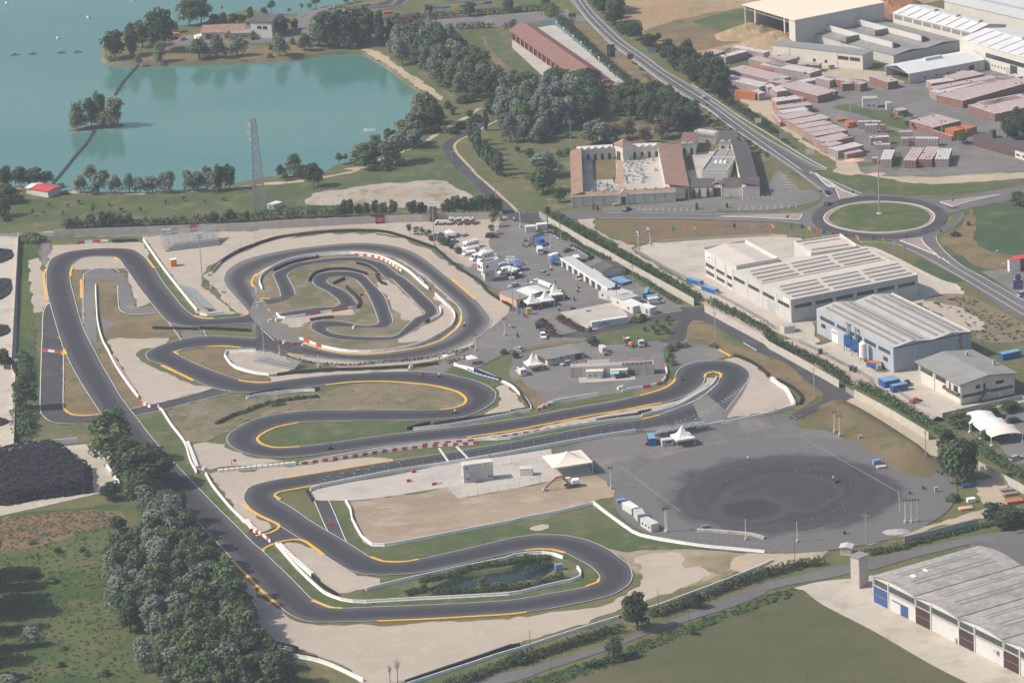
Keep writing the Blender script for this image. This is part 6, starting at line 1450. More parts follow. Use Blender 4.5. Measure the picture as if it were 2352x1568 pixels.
B=Bld('yellow_annex','yellow annex with a grey flat roof beside the red tiled house','annex',None,"@00 2300,305","@00 2150,275",h=3.4,At="@00 2130,310")
B.walls(Zl);B.flatroof(Qs,0,.5,.25);B.win('f',.06,.38,1.4,2.6,4,Xd,Qa);B.win('f',.45,.85,1.4,2.6,4,Xd,Qa)
B=Bld('boathouse','lakeside boathouse with half white and half bright red roof','boathouse',"@01 292,222","@01 440,192","@01 330,138",h=2.6,D=7)
B.walls(Qb);B.roof(Qp,'x',.5,1,over=.4)
B.add('white_half_roof',Qn,lambda b:b.prism([(-.5,B.h-.1),(B.D*.5,B.h+.65),(B.D+.4,B.h),(B.D+.4,B.h+.1),(B.D*.5,B.h+.75),(-.5,B.h+.0)],-B.L*.36,-.45,'x'));B.add('white_half_wall',Qr,lambda b:b.box(-B.L*.33,-.05,.2,B.D-.2,-.2,B.h-.15))
cabin('small white hut behind the big grandstand',"@01 1490,600","@01 1572,545","@01 1482,545","@01 1488,552",Qr,Zi,[('f',.1,.35,1.1,2,1)],[('f',.6,.85)],D=2.4)
cabin('pale equipment shelter at the foot of the lattice mast',"@11 165,362","@11 242,288","@11 152,290","@11 162,318",Qb,Qn)
B=Bld('brick_tower','slim dark red pier beside the concrete wall','tower',"@11 1600,470","@11 1645,335","@11 1592,330",h=5.8,D=1.6)
B.walls(Ze);B.flatroof(Qs,0,.2,.2)
cabin('grey flat roofed shed beside the escape lane hedge',"@02 35,250","@02 175,195","@02 40,168","@02 30,205",Qw,Qs)
cabin('small white gatehouse between the works and the workshop hall',"@31 150,1500","@31 250,1425","@31 108,1415","@31 148,1440",Qb,Zi,[],[('l',.3,.6)])
Zf=plain('cemetery_stucco',(.60,.56,.50),.85,.06,.4,dirt=((.44,.41,.38),.4,.58))
def cem(name,label,**k):return Bld(name,label,'cemetery',**k)
ch=hh("@21 545,333","@21 545,240")
B=Bld('cemetery_gate_wing','front wing of the cemetery with blind arched bays and red tiled roof','cemetery building',"@21 546,333","@21 1502,192","@21 560,205",At="@21 545,240")
B.D=3.2;B.roof(Qt,'x',0,1,over=.15,walls=Zf,shed=.5);B.add('cornice',Qb,lambda b:b.box(-.3,B.L+.3,-.4,-.17,B.h-.35,B.h+.2))
for i in range(10):
 if i==4 or i==5:continue
 u=.02+.098*i;B.panel('f',u+.006,u+.085,.2,B.h-1.3,'arch_panel',Qb,.08);B.panel('f',u+.022,u+.068,B.h-1.3,B.h-.8,'arch_panel',Qb,.08);B.panel('f',u-.012,u+.002,0,B.h-.4,'pilaster',Qw,.2)
B.add('gate_gable',Zf,lambda b:b.prism([(B.L*.46,0),(B.L*.54,0),(B.L*.54,B.h+.6),(B.L*.50,B.h+1.7),(B.L*.46,B.h+.6)],-.7,.3,'y'));B.add('gate',Qq,lambda b:b.box(B.L*.478,B.L*.522,-.78,-.72,0,3.2))
for i in range(9):B.add('roof_gable',Zi,lambda b,i=i:b.prism([(B.L*(.08+.1*i),B.h+.5),(B.L*(.14+.1*i),B.h+.5),(B.L*(.11+.1*i),B.h+1.3)],2.6,3.4,'y'))
def wing(label,a,b,w_,h,roofm,shed=.9,side=1,arches=0):
 pa,pb=P(K(a)[0],h),P(K(b)[0],h);ex=pb-pa;L=ex.length;root=thing('cemetery_wing',label,'cemetery building',(pa.x,pa.y,0),math.atan2(ex.y,ex.x),None)
 y0,y1=(0,w_)if side>0 else(-w_,0)
 MB().box(0,L,y0,y1,-.3,h).build('wall',Zf,root);hi=h+shed
 MB().prism([(y0-.15,h+.02 if side>0 else hi),(y1+.15,hi if side>0 else h+.02),(y1+.15,hi+.15 if side>0 else h+.17),(y0-.15,h+.17 if side>0 else hi+.15)],-.15,L+.15,'x').build('roof',roofm,root)
 yf=y0 if side>0 else y1
 for i in range(arches):
  x=L*(i+.5)/arches
  MB().box(x-.55,x+.55,-.06+yf,.06+yf,.1,2.2).cyl((x,yf-.06,2.2),(x,yf+.06,2.2),.55,n=12).build('arched_opening',Qq,root)
  MB().prism([(x-L/arches*.48,h+.15),(x+L/arches*.48,h+.15),(x,h+1.0)],yf-.12,yf+1.2,'y').build('roof_gable',Qb,root)
  MB().box(x-L/arches*.5-.2,x-L/arches*.5+.2,yf-.22,yf,0,h+.1).build('pilaster',Qb,root)
 return root
wing('red tiled side wing of the cemetery next to the grass',"@21 548,228","@20 535,1392",4.2,4.2,Qt,1.0,-1)
wing('white arcade with black arched doors along the back of the cemetery',"@20 600,1382","@20 925,1362",4,4.6,Qb,.3,1,5)
wing('white arcade with black arched doors beyond the cemetery chapel niche',"@20 1025,1362","@20 1360,1345",4,4.6,Qb,.3,1,5)
B=Bld('cemetery_chapel','small square chapel with a red pyramid roof in the cemetery arcade','chapel',"@20 945,1462","@20 1015,1345","@20 940,1320",h=6.2,D=5)
B.walls(Zf);B.add('roof',Qt,lambda b:b.add([(-.5,-.5,B.h),(B.L+.5,-.5,B.h),(B.L+.5,B.D+.5,B.h),(-.5,B.D+.5,B.h),(B.L/2,B.D/2,B.h+2.2)],[(0,1,4),(1,2,4),(2,3,4),(3,0,4),(3,2,1,0)]));B.panel('f',.3,.7,0,3.6,'door',Qq)
wing('red tiled middle wing between the cemetery and the chapel court',"@21 1628,150","@20 1545,1338",8.8,4.2,Qt,1.6,1)
wing('dark roofed outer wing of the chapel court beside the car park',"@21 2275,140","@20 2165,1308",6.5,4.2,Zd,1.4,1)
wing('white arcade wall facing the terracotta walk',"@21 2120,70","@20 2055,1310",1.2,4.4,Qb,.1,1,8)
wing('dark roofed front wing left of the chapel gate',"@21 1640,150","@21 1840,152",6,3.8,Zd,1.6,1)
wing('dark roofed front wing beyond the chapel gate',"@21 1935,150","@21 2270,140",6,3.8,Zd,1.6,1)
B=Bld('chapel_gate','red roofed gateway between the dark roofed front wings','gateway',"@21 1842,235","@21 1928,130","@21 1840,110",h=4.6)
B.walls(Zf);B.roof(Qt,'y',.9,1,over=.3);B.panel('f',.15,.85,0,3.4,'gate',Qq)
B=Bld('mortuary_chapel','flat grey roofed chapel with three white skylights','chapel',"@21 1745,95","@21 1976,8","@20 1705,1378",h=3.9)
B.walls(Zf);B.flatroof(Qs,.6,0,.12,Qr)
for i in range(3):B.add('skylight_dome',Qa,lambda b,i=i:b.tbox(B.L*(.26+.18*i),B.L*(.40+.18*i),B.D*.36,B.D*.46,B.h+.13,B.h+.7,.3,.3))
B.add('roof_seam',Qb,lambda b:(b.box(.3,B.L-.3,B.D*.62,B.D*.64,B.h+.1,B.h+.5),b.box(B.L*.49,B.L*.51,B.D*.5,B.D-.3,B.h+.1,B.h+.35)))
for i in range(6):B.panel('f',.05+.155*i,.16+.155*i,.4,B.h-.6,'wall_panel',Qb,.08)
B=Bld('columbarium','columbarium block with five tall arched niches','columbarium',"@20 1680,1300","@20 1862,1228","@20 1662,1212",h=4.2,D=3)
B.walls(Zf);B.flatroof(Qr,.3,0,.1)
for i in range(5):
 x=B.L*(.1+.2*i);B.add('arched_niche',Zp,lambda b,x=x:(b.box(x-.95,x+.95,-.07,.03,.3,3.0),b.cyl((x,-.07,3.0),(x,.03,3.0),.95,n=14)))
for lab,a,b_,c in(('dark roofed pavilion on the grass side of the columbarium',"@20 1548,1325","@20 1680,1322","@20 1535,1222"),('dark roofed pavilion on the road side of the columbarium',"@20 1900,1308","@20 2045,1305","@20 1872,1205")):
 B=Bld('pavilion',lab,'cemetery building',None,b_,c,h=4.6,At=a);B.walls(Zf);B.roof(Zd if 'road' in lab else Xk,'x',.1,1,over=.3)
 for i in range(2):B.add('front_gable',Qb,lambda b,i=i:b.prism([(B.L*.5*i,B.h),(B.L*.5*(i+1),B.h),(B.L*.5*(i+.5),B.h+1.1)],-.3,.3,'y'));B.panel('f',.14+.5*i,.36+.5*i,.1,3.0,'opening_shade',Qq,.1)  # pavilion openings are dark panels, their shade put into the colour
 # tombs
tr=random.Random(4);Xm=plain('tombstone',(.52,.51,.50),.6,.15,1)
for lab,poly,n in(('pale tombstone on the gravel of the cemetery',"@20 1030,1490 1330,1450 @21 1350,90 1060,130",46),('pale tombstone on the paved half of the cemetery',"@21 740,120 950,110 960,190 760,200",24),('pale tombstone by the arcade wall of the cemetery',"@20 660,1490 710,1480 710,1568 670,1568",7)):
 pg=W(poly);k=0
 while k<n:
  a,b_,t=tr.random(),tr.random(),None
  p=pg[0].lerp(pg[1],a).lerp(pg[3].lerp(pg[2],a),b_)
  r=thing('tombstone',lab,'tombstone',p,tr.choice((0,0,.02,PI/2)),lab+'s');s=tr.uniform(.8,1.2);r.scale=(s,s,s)
  if k==0:sl_me=MB().box(-1.1,1.1,-.6,.6,0,.35).mesh('slab',Xm);hs_me=MB().box(-1.25,-1.0,-.5,.5,0,1.1).box(-1.2,-1.05,-.1,.1,1.1,1.7).mesh('headstone',Xm)
  put('slab',sl_me,r);put('headstone',hs_me,r);k+=1
CACHE={}
def cached(key,fn):
 if key not in CACHE:CACHE[key]=fn()
 return CACHE[key]
Zw=plain('dusty_tyre_rubber',(.030,.030,.034),.8,.3,2.0)
COL={'w':Qa,'r':Qp,'p':Xw,'c':Za,'g':Qw,'o':Qv,'k':Zt,'n':Zo,'s':Qc,'f':Qj,'y':Xa,'t':Vd,'b':Qk}
def run(s,sm=True):return line(s,0,5)if sm else W(s)
def row(name,cat,label,pts,step,meshfn,part,group=None,gap=0.0,z=0.0):
 """a thing made of pieces set end to end along pts; meshfn(i, length) gives (key, mesh)"""
 pts=resample(pts,step);c=pts[0];root=thing(name,label,cat,(c.x,c.y,z),0,group)
 for i,(a,b)in enumerate(zip(pts,pts[1:])):
  d=b-a;me=meshfn(i)
  o=put(part if isinstance(part,str)else part(i),me,root,(a-c)+d/2,math.atan2(d.y,d.x))
 return root
def jersey(l,h,w_,m):
 return cached(('j',l,h,w_,m.name),lambda:MB().prism([(-w_/2,-.1),(w_/2,-.1),(w_/2,.15),(w_*.3,.4*h),(w_*.22,h),(-w_*.22,h),(-w_*.3,.4*h),(-w_/2,.15)],-l/2+.03,l/2-.03,'x').mesh('barrier_block',m))
def slab(l,h,w_,m):return cached(('s',l,h,w_,m.name),lambda:MB().box(-l/2+.02,l/2-.02,-w_/2,w_/2,-.1,h).mesh('block',m))
def barrier(label,s,h=.95,w_=.6,step=4.0,cols='w',sm=True,name='concrete_barrier',group=None):
 return row(name,'barrier',label,run(s,sm),step,lambda i:jersey(step,h,w_,COL[cols[i%len(cols)]]),'barrier_block',group)
def wall(label,s,h,step=6.0,t=.22,m='c',name='concrete_wall',part='wall_panel',sm=False,cat='wall'):
 return row(name,cat,label,run(s,sm),step,lambda i:slab(step,h,t,COL[m[i%len(m)]]),part)
def tyres(label,s,h=1.1,r=.36,rows=1):
 def mk():
  b=MB();n=8;zs=[(0,.8),(h*.25,1),(h*.5,.8),(h*.75,1),(h,.75)];vs=[]
  for z,k in zs:
   for i in range(n):vs.append((r*k*math.cos(2*PI*i/n),r*k*math.sin(2*PI*i/n),z))
  vs.append((0,0,h-.12));fs=[(j*n+i,j*n+(i+1)%n,(j+1)*n+(i+1)%n,(j+1)*n+i)for j in range(4)for i in range(n)]
  fs+=[(4*n+i,4*n+(i+1)%n,5*n)for i in range(n)]
  return b.add(vs,fs).mesh('tyre_stack',Zw)
 me=cached(('t',h,r),mk);st=r*1.95;pts=resample(run(s),st)
 while len(pts)>295:st*=1.1;pts=resample(run(s),st)
 c=pts[0];root=thing('tyre_wall',label,'tyre wall',c)
 for p in pts:put('tyre_stack',me,root,p-c,RN.random())
 return root
def fence(label,s,h=2.0,step=3.0,m=None,r=.05,sm=False,rails=3,name='wire_fence',dense=0):
 m=m or Qc;pts=resample(run(s,sm),step);c=pts[0];root=thing(name,label,'fence',c)
 pm=cached(('fp',h,r,m.name),lambda:MB().cyl((0,0,-.1),(0,0,h),r,n=5).mesh('post',m))
 def pan():
  b=MB()
  for k in range(rails):z=h*(.12+.84*k/max(1,rails-1));b.bar((-step/2,0,z),(step/2,0,z),.03)
  for k in range(dense):x=-step/2+step*(k+.5)/dense;b.bar((x,0,.1),(x,0,h),.05 if dense<12 else.09)
  return b.mesh('mesh_panel',m)
 wm=cached(('fw',h,step,rails,dense,m.name),pan)
 for p in pts:put('post',pm,root,p-c)
 for a,b in zip(pts,pts[1:]):put('mesh_panel',wm,root,(a+b)/2-c,math.atan2((b-a).y,(b-a).x))
 return root
 # white concrete barriers of the circuit
for lab,s,k in(
('long white barrier climbing beside the grandstand grass strip',"@01 1318,640 1500,900 1700,1155 1835,1318",{}),
('white barrier with round tyre prints closing the paddock corner',"@01 1838,1328 1890,1335 2000,1322 2140,1310",dict(step=3)),
('white barrier between the old lane and the straight',"@01 880,1060 885,1200 900,1400 945,1568 @02 990,80 1060,220 1180,400 1290,540",{}),
('white barrier from the link road down the long straight',"@02 1490,640 1580,780 1660,880 1710,960 1750,1100 1825,1240",{}),
('white barrier running down beside the lower gravel trap',"@02 1890,1220 1960,1340 2080,1490 2150,1568 @03 2150,0 2290,130",{}),
('long white barrier round the pond side of the lower straight',"@13 185,300 400,540 620,745 690,780 780,812 880,830 1000,833 1200,822 1600,800 2000,780 2351,760 @23 0,765 300,690 480,650 600,630 640,590 620,530 575,490",{}),
('white barrier along the far side of the pond',"@13 1010,720 1200,670 1500,600 1840,525 2351,425 @23 0,410 200,385 330,385 430,410 520,450",{}),
('white barrier bounding the bare earth building site',"@12 825,1470 880,1568 @13 880,60 970,230! 1078,318! 1300,295 2000,160 2351,95 @23 0,85 450,0 @22 750,1490! @23 860,10 1040,140 1160,215 1350,255 1700,315 2000,345 2351,378",dict(sm=True)),
('white barrier of the pit straight on the infield side',"@12 400,1128 800,1050 1200,985 1700,930 2100,905 @22 0,893 400,810 800,745 1190,695",dict(h=.8)),
('white barrier bending round the hairpin tongue',"@22 1190,690 1280,665! 1500,610 1700,500 1830,420 1880,350 1880,325",{}),
('white pit wall along the start straight',"@12 500,1370 560,1345 900,1275 1300,1200 1800,1125 2351,1030 @22 330,970 800,885 1200,825",dict(h=1.1,step=4)),
('white wall between hairpin gravel and drift pad',"@22 1700,800 1910,755! 1940,755 2351,672 @32 200,610 250,600 285,590",dict(h=.9)),
('white barrier above the lower infield loop',"@12 1445,815 1800,775 2351,675 @22 0,665 220,635",{}),
('white barrier below the paddock tarmac',"@22 240,630 310,585 400,560 600,520 760,500 875,480",{}),
('white barrier round the terrace corner',"@22 1010,465 1110,445 1240,425 1360,395 1410,345 1425,280 1395,215",dict(cols='wwwrwrwwr',step=2.5)),
('white barrier curving behind the tyre wall of the infield loop',"@12 1820,225 2000,265! 2150,320 2351,420 @22 60,480 130,540 180,625",{}),
('white barrier beside the upper hairpin infield',"@02 2351,95 2100,98 2055,105 2100,190 2170,250 2351,300 @12 100,312 200,322",dict(step=5)),
('white barrier low on the infield grass bank',"@02 2275,530 2351,520 @12 0,505 200,480 390,460 590,455",{}),
('white barrier ring inside the oval',"@11 60,1095 35,1040 45,980 100,930 250,850 400,805 550,785 700,772 900,765 1100,790 1250,845 1400,930 1500,1020 1610,1115",dict(h=1.0)),
('white barrier ring along the lower inside of the oval',"@12 600,55 780,92 950,105 1120,100 1300,80 1450,50 1550,15 @11 1650,1530 1780,1450 1825,1380 1820,1310 1750,1240 1640,1135",dict(cols='w',h=1.0)),
('white barrier with the wavy padding beyond the kart hairpin',"@11 1690,1268 1700,1310 1680,1345 1620,1375 1570,1395",dict(step=1.5)),
('white barrier along the gravel below the wood',"@03 2200,1230 @13 220,1255 380,1285!",dict(h=1.1)),
('white barrier sweeping down at the picture edge below the wood',"@13 350,1335 500,1355 650,1400 800,1465 950,1540 1050,1580",dict(h=1.1)),
('long white guard wall between the bottom gravel and the lower road',"@13 1380,1590 1660,1500 2000,1390 2351,1275 @23 0,1285 500,1120 1000,965 1330,870 1600,770 2000,620 2351,475 @33 60,440",dict(h=.8,step=5)),
('white banner wall across the end of the kart pit',"@11 190,1320 230,1365! 360,1350 490,1330",dict(step=2.5)),
):barrier(lab,s,**k)
# red and white plastic barriers
for lab,s,c,k in(
('red and white stepped barrier at the top hairpin',"@01 705,672 800,660 900,655 1035,648",'rwrw',dict(step=3)),
('low red and white barrier along the concrete straight wall',"@02 1035,130 1100,240 1180,370 1260,480",'rp',dict(step=1,h=.6)),
('red and white barrier at the mouth of the link road',"@02 1300,570 1395,615",'rprp',dict(step=1.5)),
('red and white barrier closing the far mouth of the link road',"@02 1455,600 1475,635 1520,630",'prp',dict(step=1.5)),
('long red and white chequered barrier along the pit straight',"@12 430,1130 800,1080 1200,1015 1600,970 1850,955 2080,940",'rp',dict(step=1.6)),
('upper red and white barrier running up the pit straight',"@12 1530,958 1800,930 2080,905 @22 0,868 400,800 750,745",'rp',dict(step=1.8,h=.7)),
('red and white barrier curving inside the oval top',"@11 905,782 1000,785 1120,805 1220,850 1300,905 1350,935",'rp',dict(step=1.7)),
('red and white barrier down the inside right of the oval',"@11 1640,1130 1700,1190 1760,1250 1805,1305",'rp',dict(step=1.2)),
('red and white barrier at the kart pit exit',"@11 495,1330 600,1310 700,1300 820,1280 925,1258",'rrppr',dict(step=2)),
('red and white barrier at the lower oval corner',"@11 400,1550 480,1568 @12 500,18 610,55",'prrp',dict(step=2)),
('red and white barrier by the crossing of the lower straight',"@03 2351,160 @13 0,175 60,215 140,285",'prprp',dict(step=1.6)),
('row of red and white blocks across the escape lane',"@02 385,88 600,115",'rprp',dict(step=2.7)),
('red and white blocks across the service link',"@13 650,128 765,118",'rpr',dict(step=2)),
('red and white barrier at the paddock tarmac bend',"@22 235,640 390,572",'rp',dict(step=1.3)),
('red and white barrier at the blue banner',"@12 1820,215 1950,265",'prp',dict(step=2)),
('red and white barrier on the concrete apron',"@12 1615,1325 1750,1300",'rprp',dict(step=1.6)),
('yellow and blue barrier edging the far kart track',"@10 890,72 1000,60 1170,42",'ynyb',dict(step=4)),
('blue and yellow barrier beside the second far kart track',"@10 1630,82 1800,75 2000,55 2200,25",'bby',dict(step=4)),
):barrier(lab,s,**{'h':.9,'w_':.55,'cols':c,'name':'plastic_barrier',**k})
for lab,q,c in(('red plastic drum on the apron below the pit wall',"@12 1448,1205",'r'),('red plastic drum at the apron edge',"@12 1405,1292",'r'),('white water block on the kart junction',"@11 130,1388",'p'),('white water block near the kart pit wall',"@11 195,1380",'p'),('red water block on the oval entry',"@12 215,15",'r'),('white water block on the oval entry',"@12 262,20",'p'),('red water block beside the oval corner',"@12 352,35",'r'),('white water block beside the oval corner',"@12 440,45",'p'),('white block before the paddock tyre wall',"@12 1425,245",'p'),('cream foam block on the paddock tarmac',"@22 983,440",'f'),('second cream foam block on the paddock tarmac',"@22 1012,432",'f'),('red foam block on the kart infield',"@11 970,1150",'r'),('orange post block beside the kart hairpin',"@11 1005,950",'r'),('red block at the kart tyre corner',"@11 1120,960",'r'),('white post on the kart pit kerb',"@11 900,1450",'p'),('red drum beside the blue container',"@22 1235,952",'r'),('orange block on the oval infield wall',"@12 1215,72",'o'),('brick red block on the oval barrier',"@11 565,800",'r'),('stack of white tyres at the gate of the link wall',"@02 1885,1180",'p'),('red block beside the escape kerb',"@03 2310,180",'r')):
 p=W1(q);r=thing('barrier_block',lab,'barrier',p,RN.random());MB().tbox(-.75,.75,-.35,.35,0,1.0,.12,.1).build('block',COL[c],r)
 MB().box(-.5,.5,-.42,.42,-.02,.14).build('foot',COL[c],r)
 # white padded sacks in front of barriers
for lab,s,n in(('row of white padded sacks by the infield gravel',"@02 1725,940 1770,1050 1820,1185",1),('row of white padded sacks below the long barrier',"@02 2000,1205 2351,1170 @12 200,1150 400,1128",2),('row of white padded cushions beside the long pond barrier',"@13 220,310 330,420 430,505 525,590",3),('white cushions at the corner of the lower crossing',"@03 2270,90 2340,180 @13 30,200",4),('curving row of white padded sacks at the hairpin run-off',"@32 35,350 90,400 160,440 200,500 235,570 240,600",5)):
 me=cached('sack',lambda:MB().tbox(-.85,.85,-.6,.6,0,1.05,.18,.16).box(-.87,.87,-.1,.1,.45,.55).mesh('padded_sack',Qj))
 row('padded_barrier','padding',lab,run(s),1.75,lambda i:me,'padded_sack')
 # tyre walls
for lab,s in(('long black tyre wall round the top of the oval',"@01 1945,925 2000,870 2100,800 2220,735 2351,690 @11 0,685 200,625 400,595 600,572 850,560 1050,562 1200,575 1350,615 1480,660 1620,710"),
('black tyre wall down the paddock side of the oval',"@11 1640,715 1800,850 1950,960 2050,1020 2120,1110 2250,1200 2351,1260 @21 0,1290"),
('tyre wall closing the infield of the top loop',"@01 1410,1455 1600,1460 1825,1468"),('tyre wall continuing toward the oval crossing',"@01 1840,1455 2050,1465 2310,1480"),
('tyre wall ending the red and white barrier of the top hairpin',"@01 1040,655 1275,650"),('long tyre wall under the oval fence',"@12 205,315 400,290 700,270 1000,262 1400,238 1670,215"),
('tyre wall behind the blue banner',"@12 2010,275 2150,330 2351,410 @22 60,470 130,560 160,615"),('tyre wall along the lower infield barrier',"@12 1640,768 1900,730 2351,665 @22 0,655 140,632"),
('short tyre wall at the infield barrier end',"@12 1395,815 1500,780 1610,755"),('tyre wall behind the far infield barrier',"@02 2300,500 2351,495 @12 200,460 590,450"),
('tyre wall on the pit straight barrier',"@22 780,740 900,718 1170,680"),('short tyre wall above the pit straight',"@22 1165,668 1285,645"),('tyre wall round the hairpin gravel',"@22 2050,140 2200,200 2300,265 2351,310 @32 0,320"),
('tyre wall behind the white sacks',"@32 90,365 200,420 280,480 310,540 290,585"),('tyre wall beside the pond barrier padding',"@13 520,600 620,690 750,770"),('tyre wall bordering the bottom gravel',"@13 1380,1570 1700,1460 2000,1360 2351,1240 @23 0,1245 65,1230"),
('tyre wall at the corner below the wood',"@03 2190,1215 @13 210,1225 390,1268"),('tyre wall beside the sweeping barrier',"@13 425,1325 570,1358"),('tyre wall inside the kart track top',"@11 165,925 300,865 450,825 560,808"),
('tyre wall on the kart track bend',"@11 930,860 1040,890 1120,950"),('tyre wall after the red block on the kart track',"@11 1105,970 1150,1040 1195,1055"),('tyre wall in the kart hairpin',"@11 715,1045 815,1000"),
('tyre wall in the middle of the kart infield',"@11 835,1080 900,1140 940,1190"),('tyre wall round the kart hairpin outside',"@11 490,1020 540,955 650,920 800,912 940,935 1015,960"),('tyre wall below the kart pit banner',"@11 505,1380 600,1365 710,1355"),
('tyre wall at the pit apron entry',"@12 470,1385 500,1430 520,1470"),('tyre wall beside the kart finish',"@11 935,1265 955,1215 930,1160"),('tyre wall at the corner of the kart pad',"@11 1560,1400 1600,1380")):
 tyres(lab,s)
 # banners on the tyre wall of the oval
def banner(label,s,m,h=.9,prints=None):
 def pan():return MB().box(-.97,.97,-.03,.03,.15,.15+h).mesh('banner_panel',m)
 me=cached(('bn',m.name,h),pan);r=row('banner','banner',label,run(s),2.0,lambda i:me,'banner_panel')
 if prints:
  pm=cached(('bp',prints.name,h),lambda:MB().box(-.7,.35,-.05,-.032,.15+h*.35,.15+h*.65).cyl((.65,-.05,.15+h*.5),(.65,-.032,.15+h*.5),h*.25,n=10).mesh('banner_print',prints))
  for o in list(r.children):
   q=put('banner_print',pm,r,o.location.copy());q.rotation_euler=o.rotation_euler
banner('white lettered banner on the oval tyre wall',"@01 1945,945 2000,880 2055,830",Qj,.9,Qp)
banner('first orange banner on the oval tyre wall',"@01 2055,828 2130,785",Qv,.9,Zt)
banner('blue banner on the oval tyre wall',"@01 2132,783 2220,735",Qk,.9,Qa)
banner('second orange banner on the oval tyre wall',"@01 2222,735 2290,705",Qv,.9,Zt)
banner('blue banner with white logos along the infield loop',"@12 1945,278 2050,318 2150,345 2260,378",Qk,1.0,Qa)
banner('navy banner along the road verge below the site gate',"@33 880,372 1085,335",Zo,.8,Qa)
banner('navy and white banner curving behind the blue van',"@21 205,612 280,595 380,605 440,645",Zo,.8,Qa)
banner('navy and white banner round the small car bay',"@21 555,712 640,760 705,805",Zo,.8,Qa)
banner('blue strip banner lying along the service road',"@22 2125,20 2265,102",Qu,.5,Qa)
banner('dark lettered board on the oval barrier',"@11 1490,985 1560,1052",Zo,1.2,Qa)
# boundary walls
wall('long pale concrete wall behind the oval',"@01 500,612 1100,590 1600,572 2351,542 @11 0,543 600,510 1115,482",2.9,5.0)
wall('pale concrete wall behind the stacked pipes',"@11 1170,480 1560,468 1650,462 2290,445",2.9,5.0)
wall('long pale boundary wall between the paddock and the works',"@21 335,490 700,700 1100,925 1400,1090 1702,1258",2.7,6.0)
wall('pale boundary wall from the site road down to the blue gate',"@21 1772,1300 2351,1610 @32 0,65 300,225 715,465",2.7,6.0)
wall('pale boundary wall beside the sandy lane',"@32 792,515 1100,680 1400,860 1560,960",2.7,6.0)
wall('shaded boundary wall beyond the oaks',"@32 1935,1180 2100,1260 2351,1400 @33 2500,-90",2.7,6.0)
wall('low grey concrete wall along the bottom road',"@33 1252,298 1500,240 1800,165 2050,110",2.6,5.0,m='g')
wall('short white panel wall above the tyre heap',"@02 135,1000 500,960 810,930",2.2,5.0,m='w')
wall('long low wall between the left yard and the hedge strip',"@01 172,605 150,1000 120,1568 @02 105,300 145,330 130,950",2.0,6.0)
wall('low wall along the works yard facing the dry field',"@21 1330,665 1800,632 2351,602 @31 300,622",.9,6.0)
wall('low wall round the works yard by the roundabout',"@31 880,712 1000,735 1200,830 1500,985 1620,1045! 1690,1040 1815,1130",1.0,5.0)
wall('low pale wall below the house forecourt',"@32 1600,700 1900,630 2351,530",1.6,5.0)
wall('white wall along the site lane below the tyre yard',"@02 970,1140 1050,1250 1120,1350",1.4,4.0,m='w')
wall('row of stacked concrete blocks beside the drift pad',"@23 1700,180 1880,190 2190,215 2351,260",1.0,2.4,.8,'cgc','block_wall','concrete_block')
wall('grey corrugated gate at the top of the boundary wall',"@21 250,430 335,485",2.6,2.0,.1,'s','sheet_gate','sheet',cat='gate')
wall('blue grey slatted gate in the boundary wall',"@32 715,462 790,512",1.9,.5,.1,'s','slatted_gate','gate_bar',cat='gate')
wall('teal sheet fence along the motel court',"@20 300,230 410,240 640,430 900,650 1030,755",1.6,3.0,.1,'t','sheet_fence','sheet',cat='fence')
for i in range(8):
 q=[(410,248),(478,305),(565,378),(637,438),(727,515),(800,578),(896,658),(974,718)][i]
 r=thing('fence_lantern','white lantern pillar on the teal fence','pillar',W1("@20 %d,%d"%q),0,'white lantern pillars on the teal fence');MB().box(-.3,.3,-.3,.3,0,2.3).build('pillar',Qa,r);MB().tbox(-.4,.4,-.4,.4,2.3,2.7,.2,.2).build('cap',Qa,r)
 # guard rails
for lab,s in(('galvanised guard rail on the cemetery side of the main road',"@20 490,-40 630,120 700,205 900,410 1090,548 1330,730 1560,880 1800,1020 2000,1170 2351,1410"),('galvanised guard rail on the brickyard side of the main road',"@20 1650,785 1860,925 2100,1090 2351,1240 @30 200,1370 400,1490 570,1575")):
 def gm():return MB().box(-2,2,-.05,.05,.45,.78).box(-.06,.06,.05,.15,0,.7).mesh('rail',Qo)
 row('guard_rail','guard rail',lab,run(s),4.0,lambda i:cached('grail',gm),'rail')
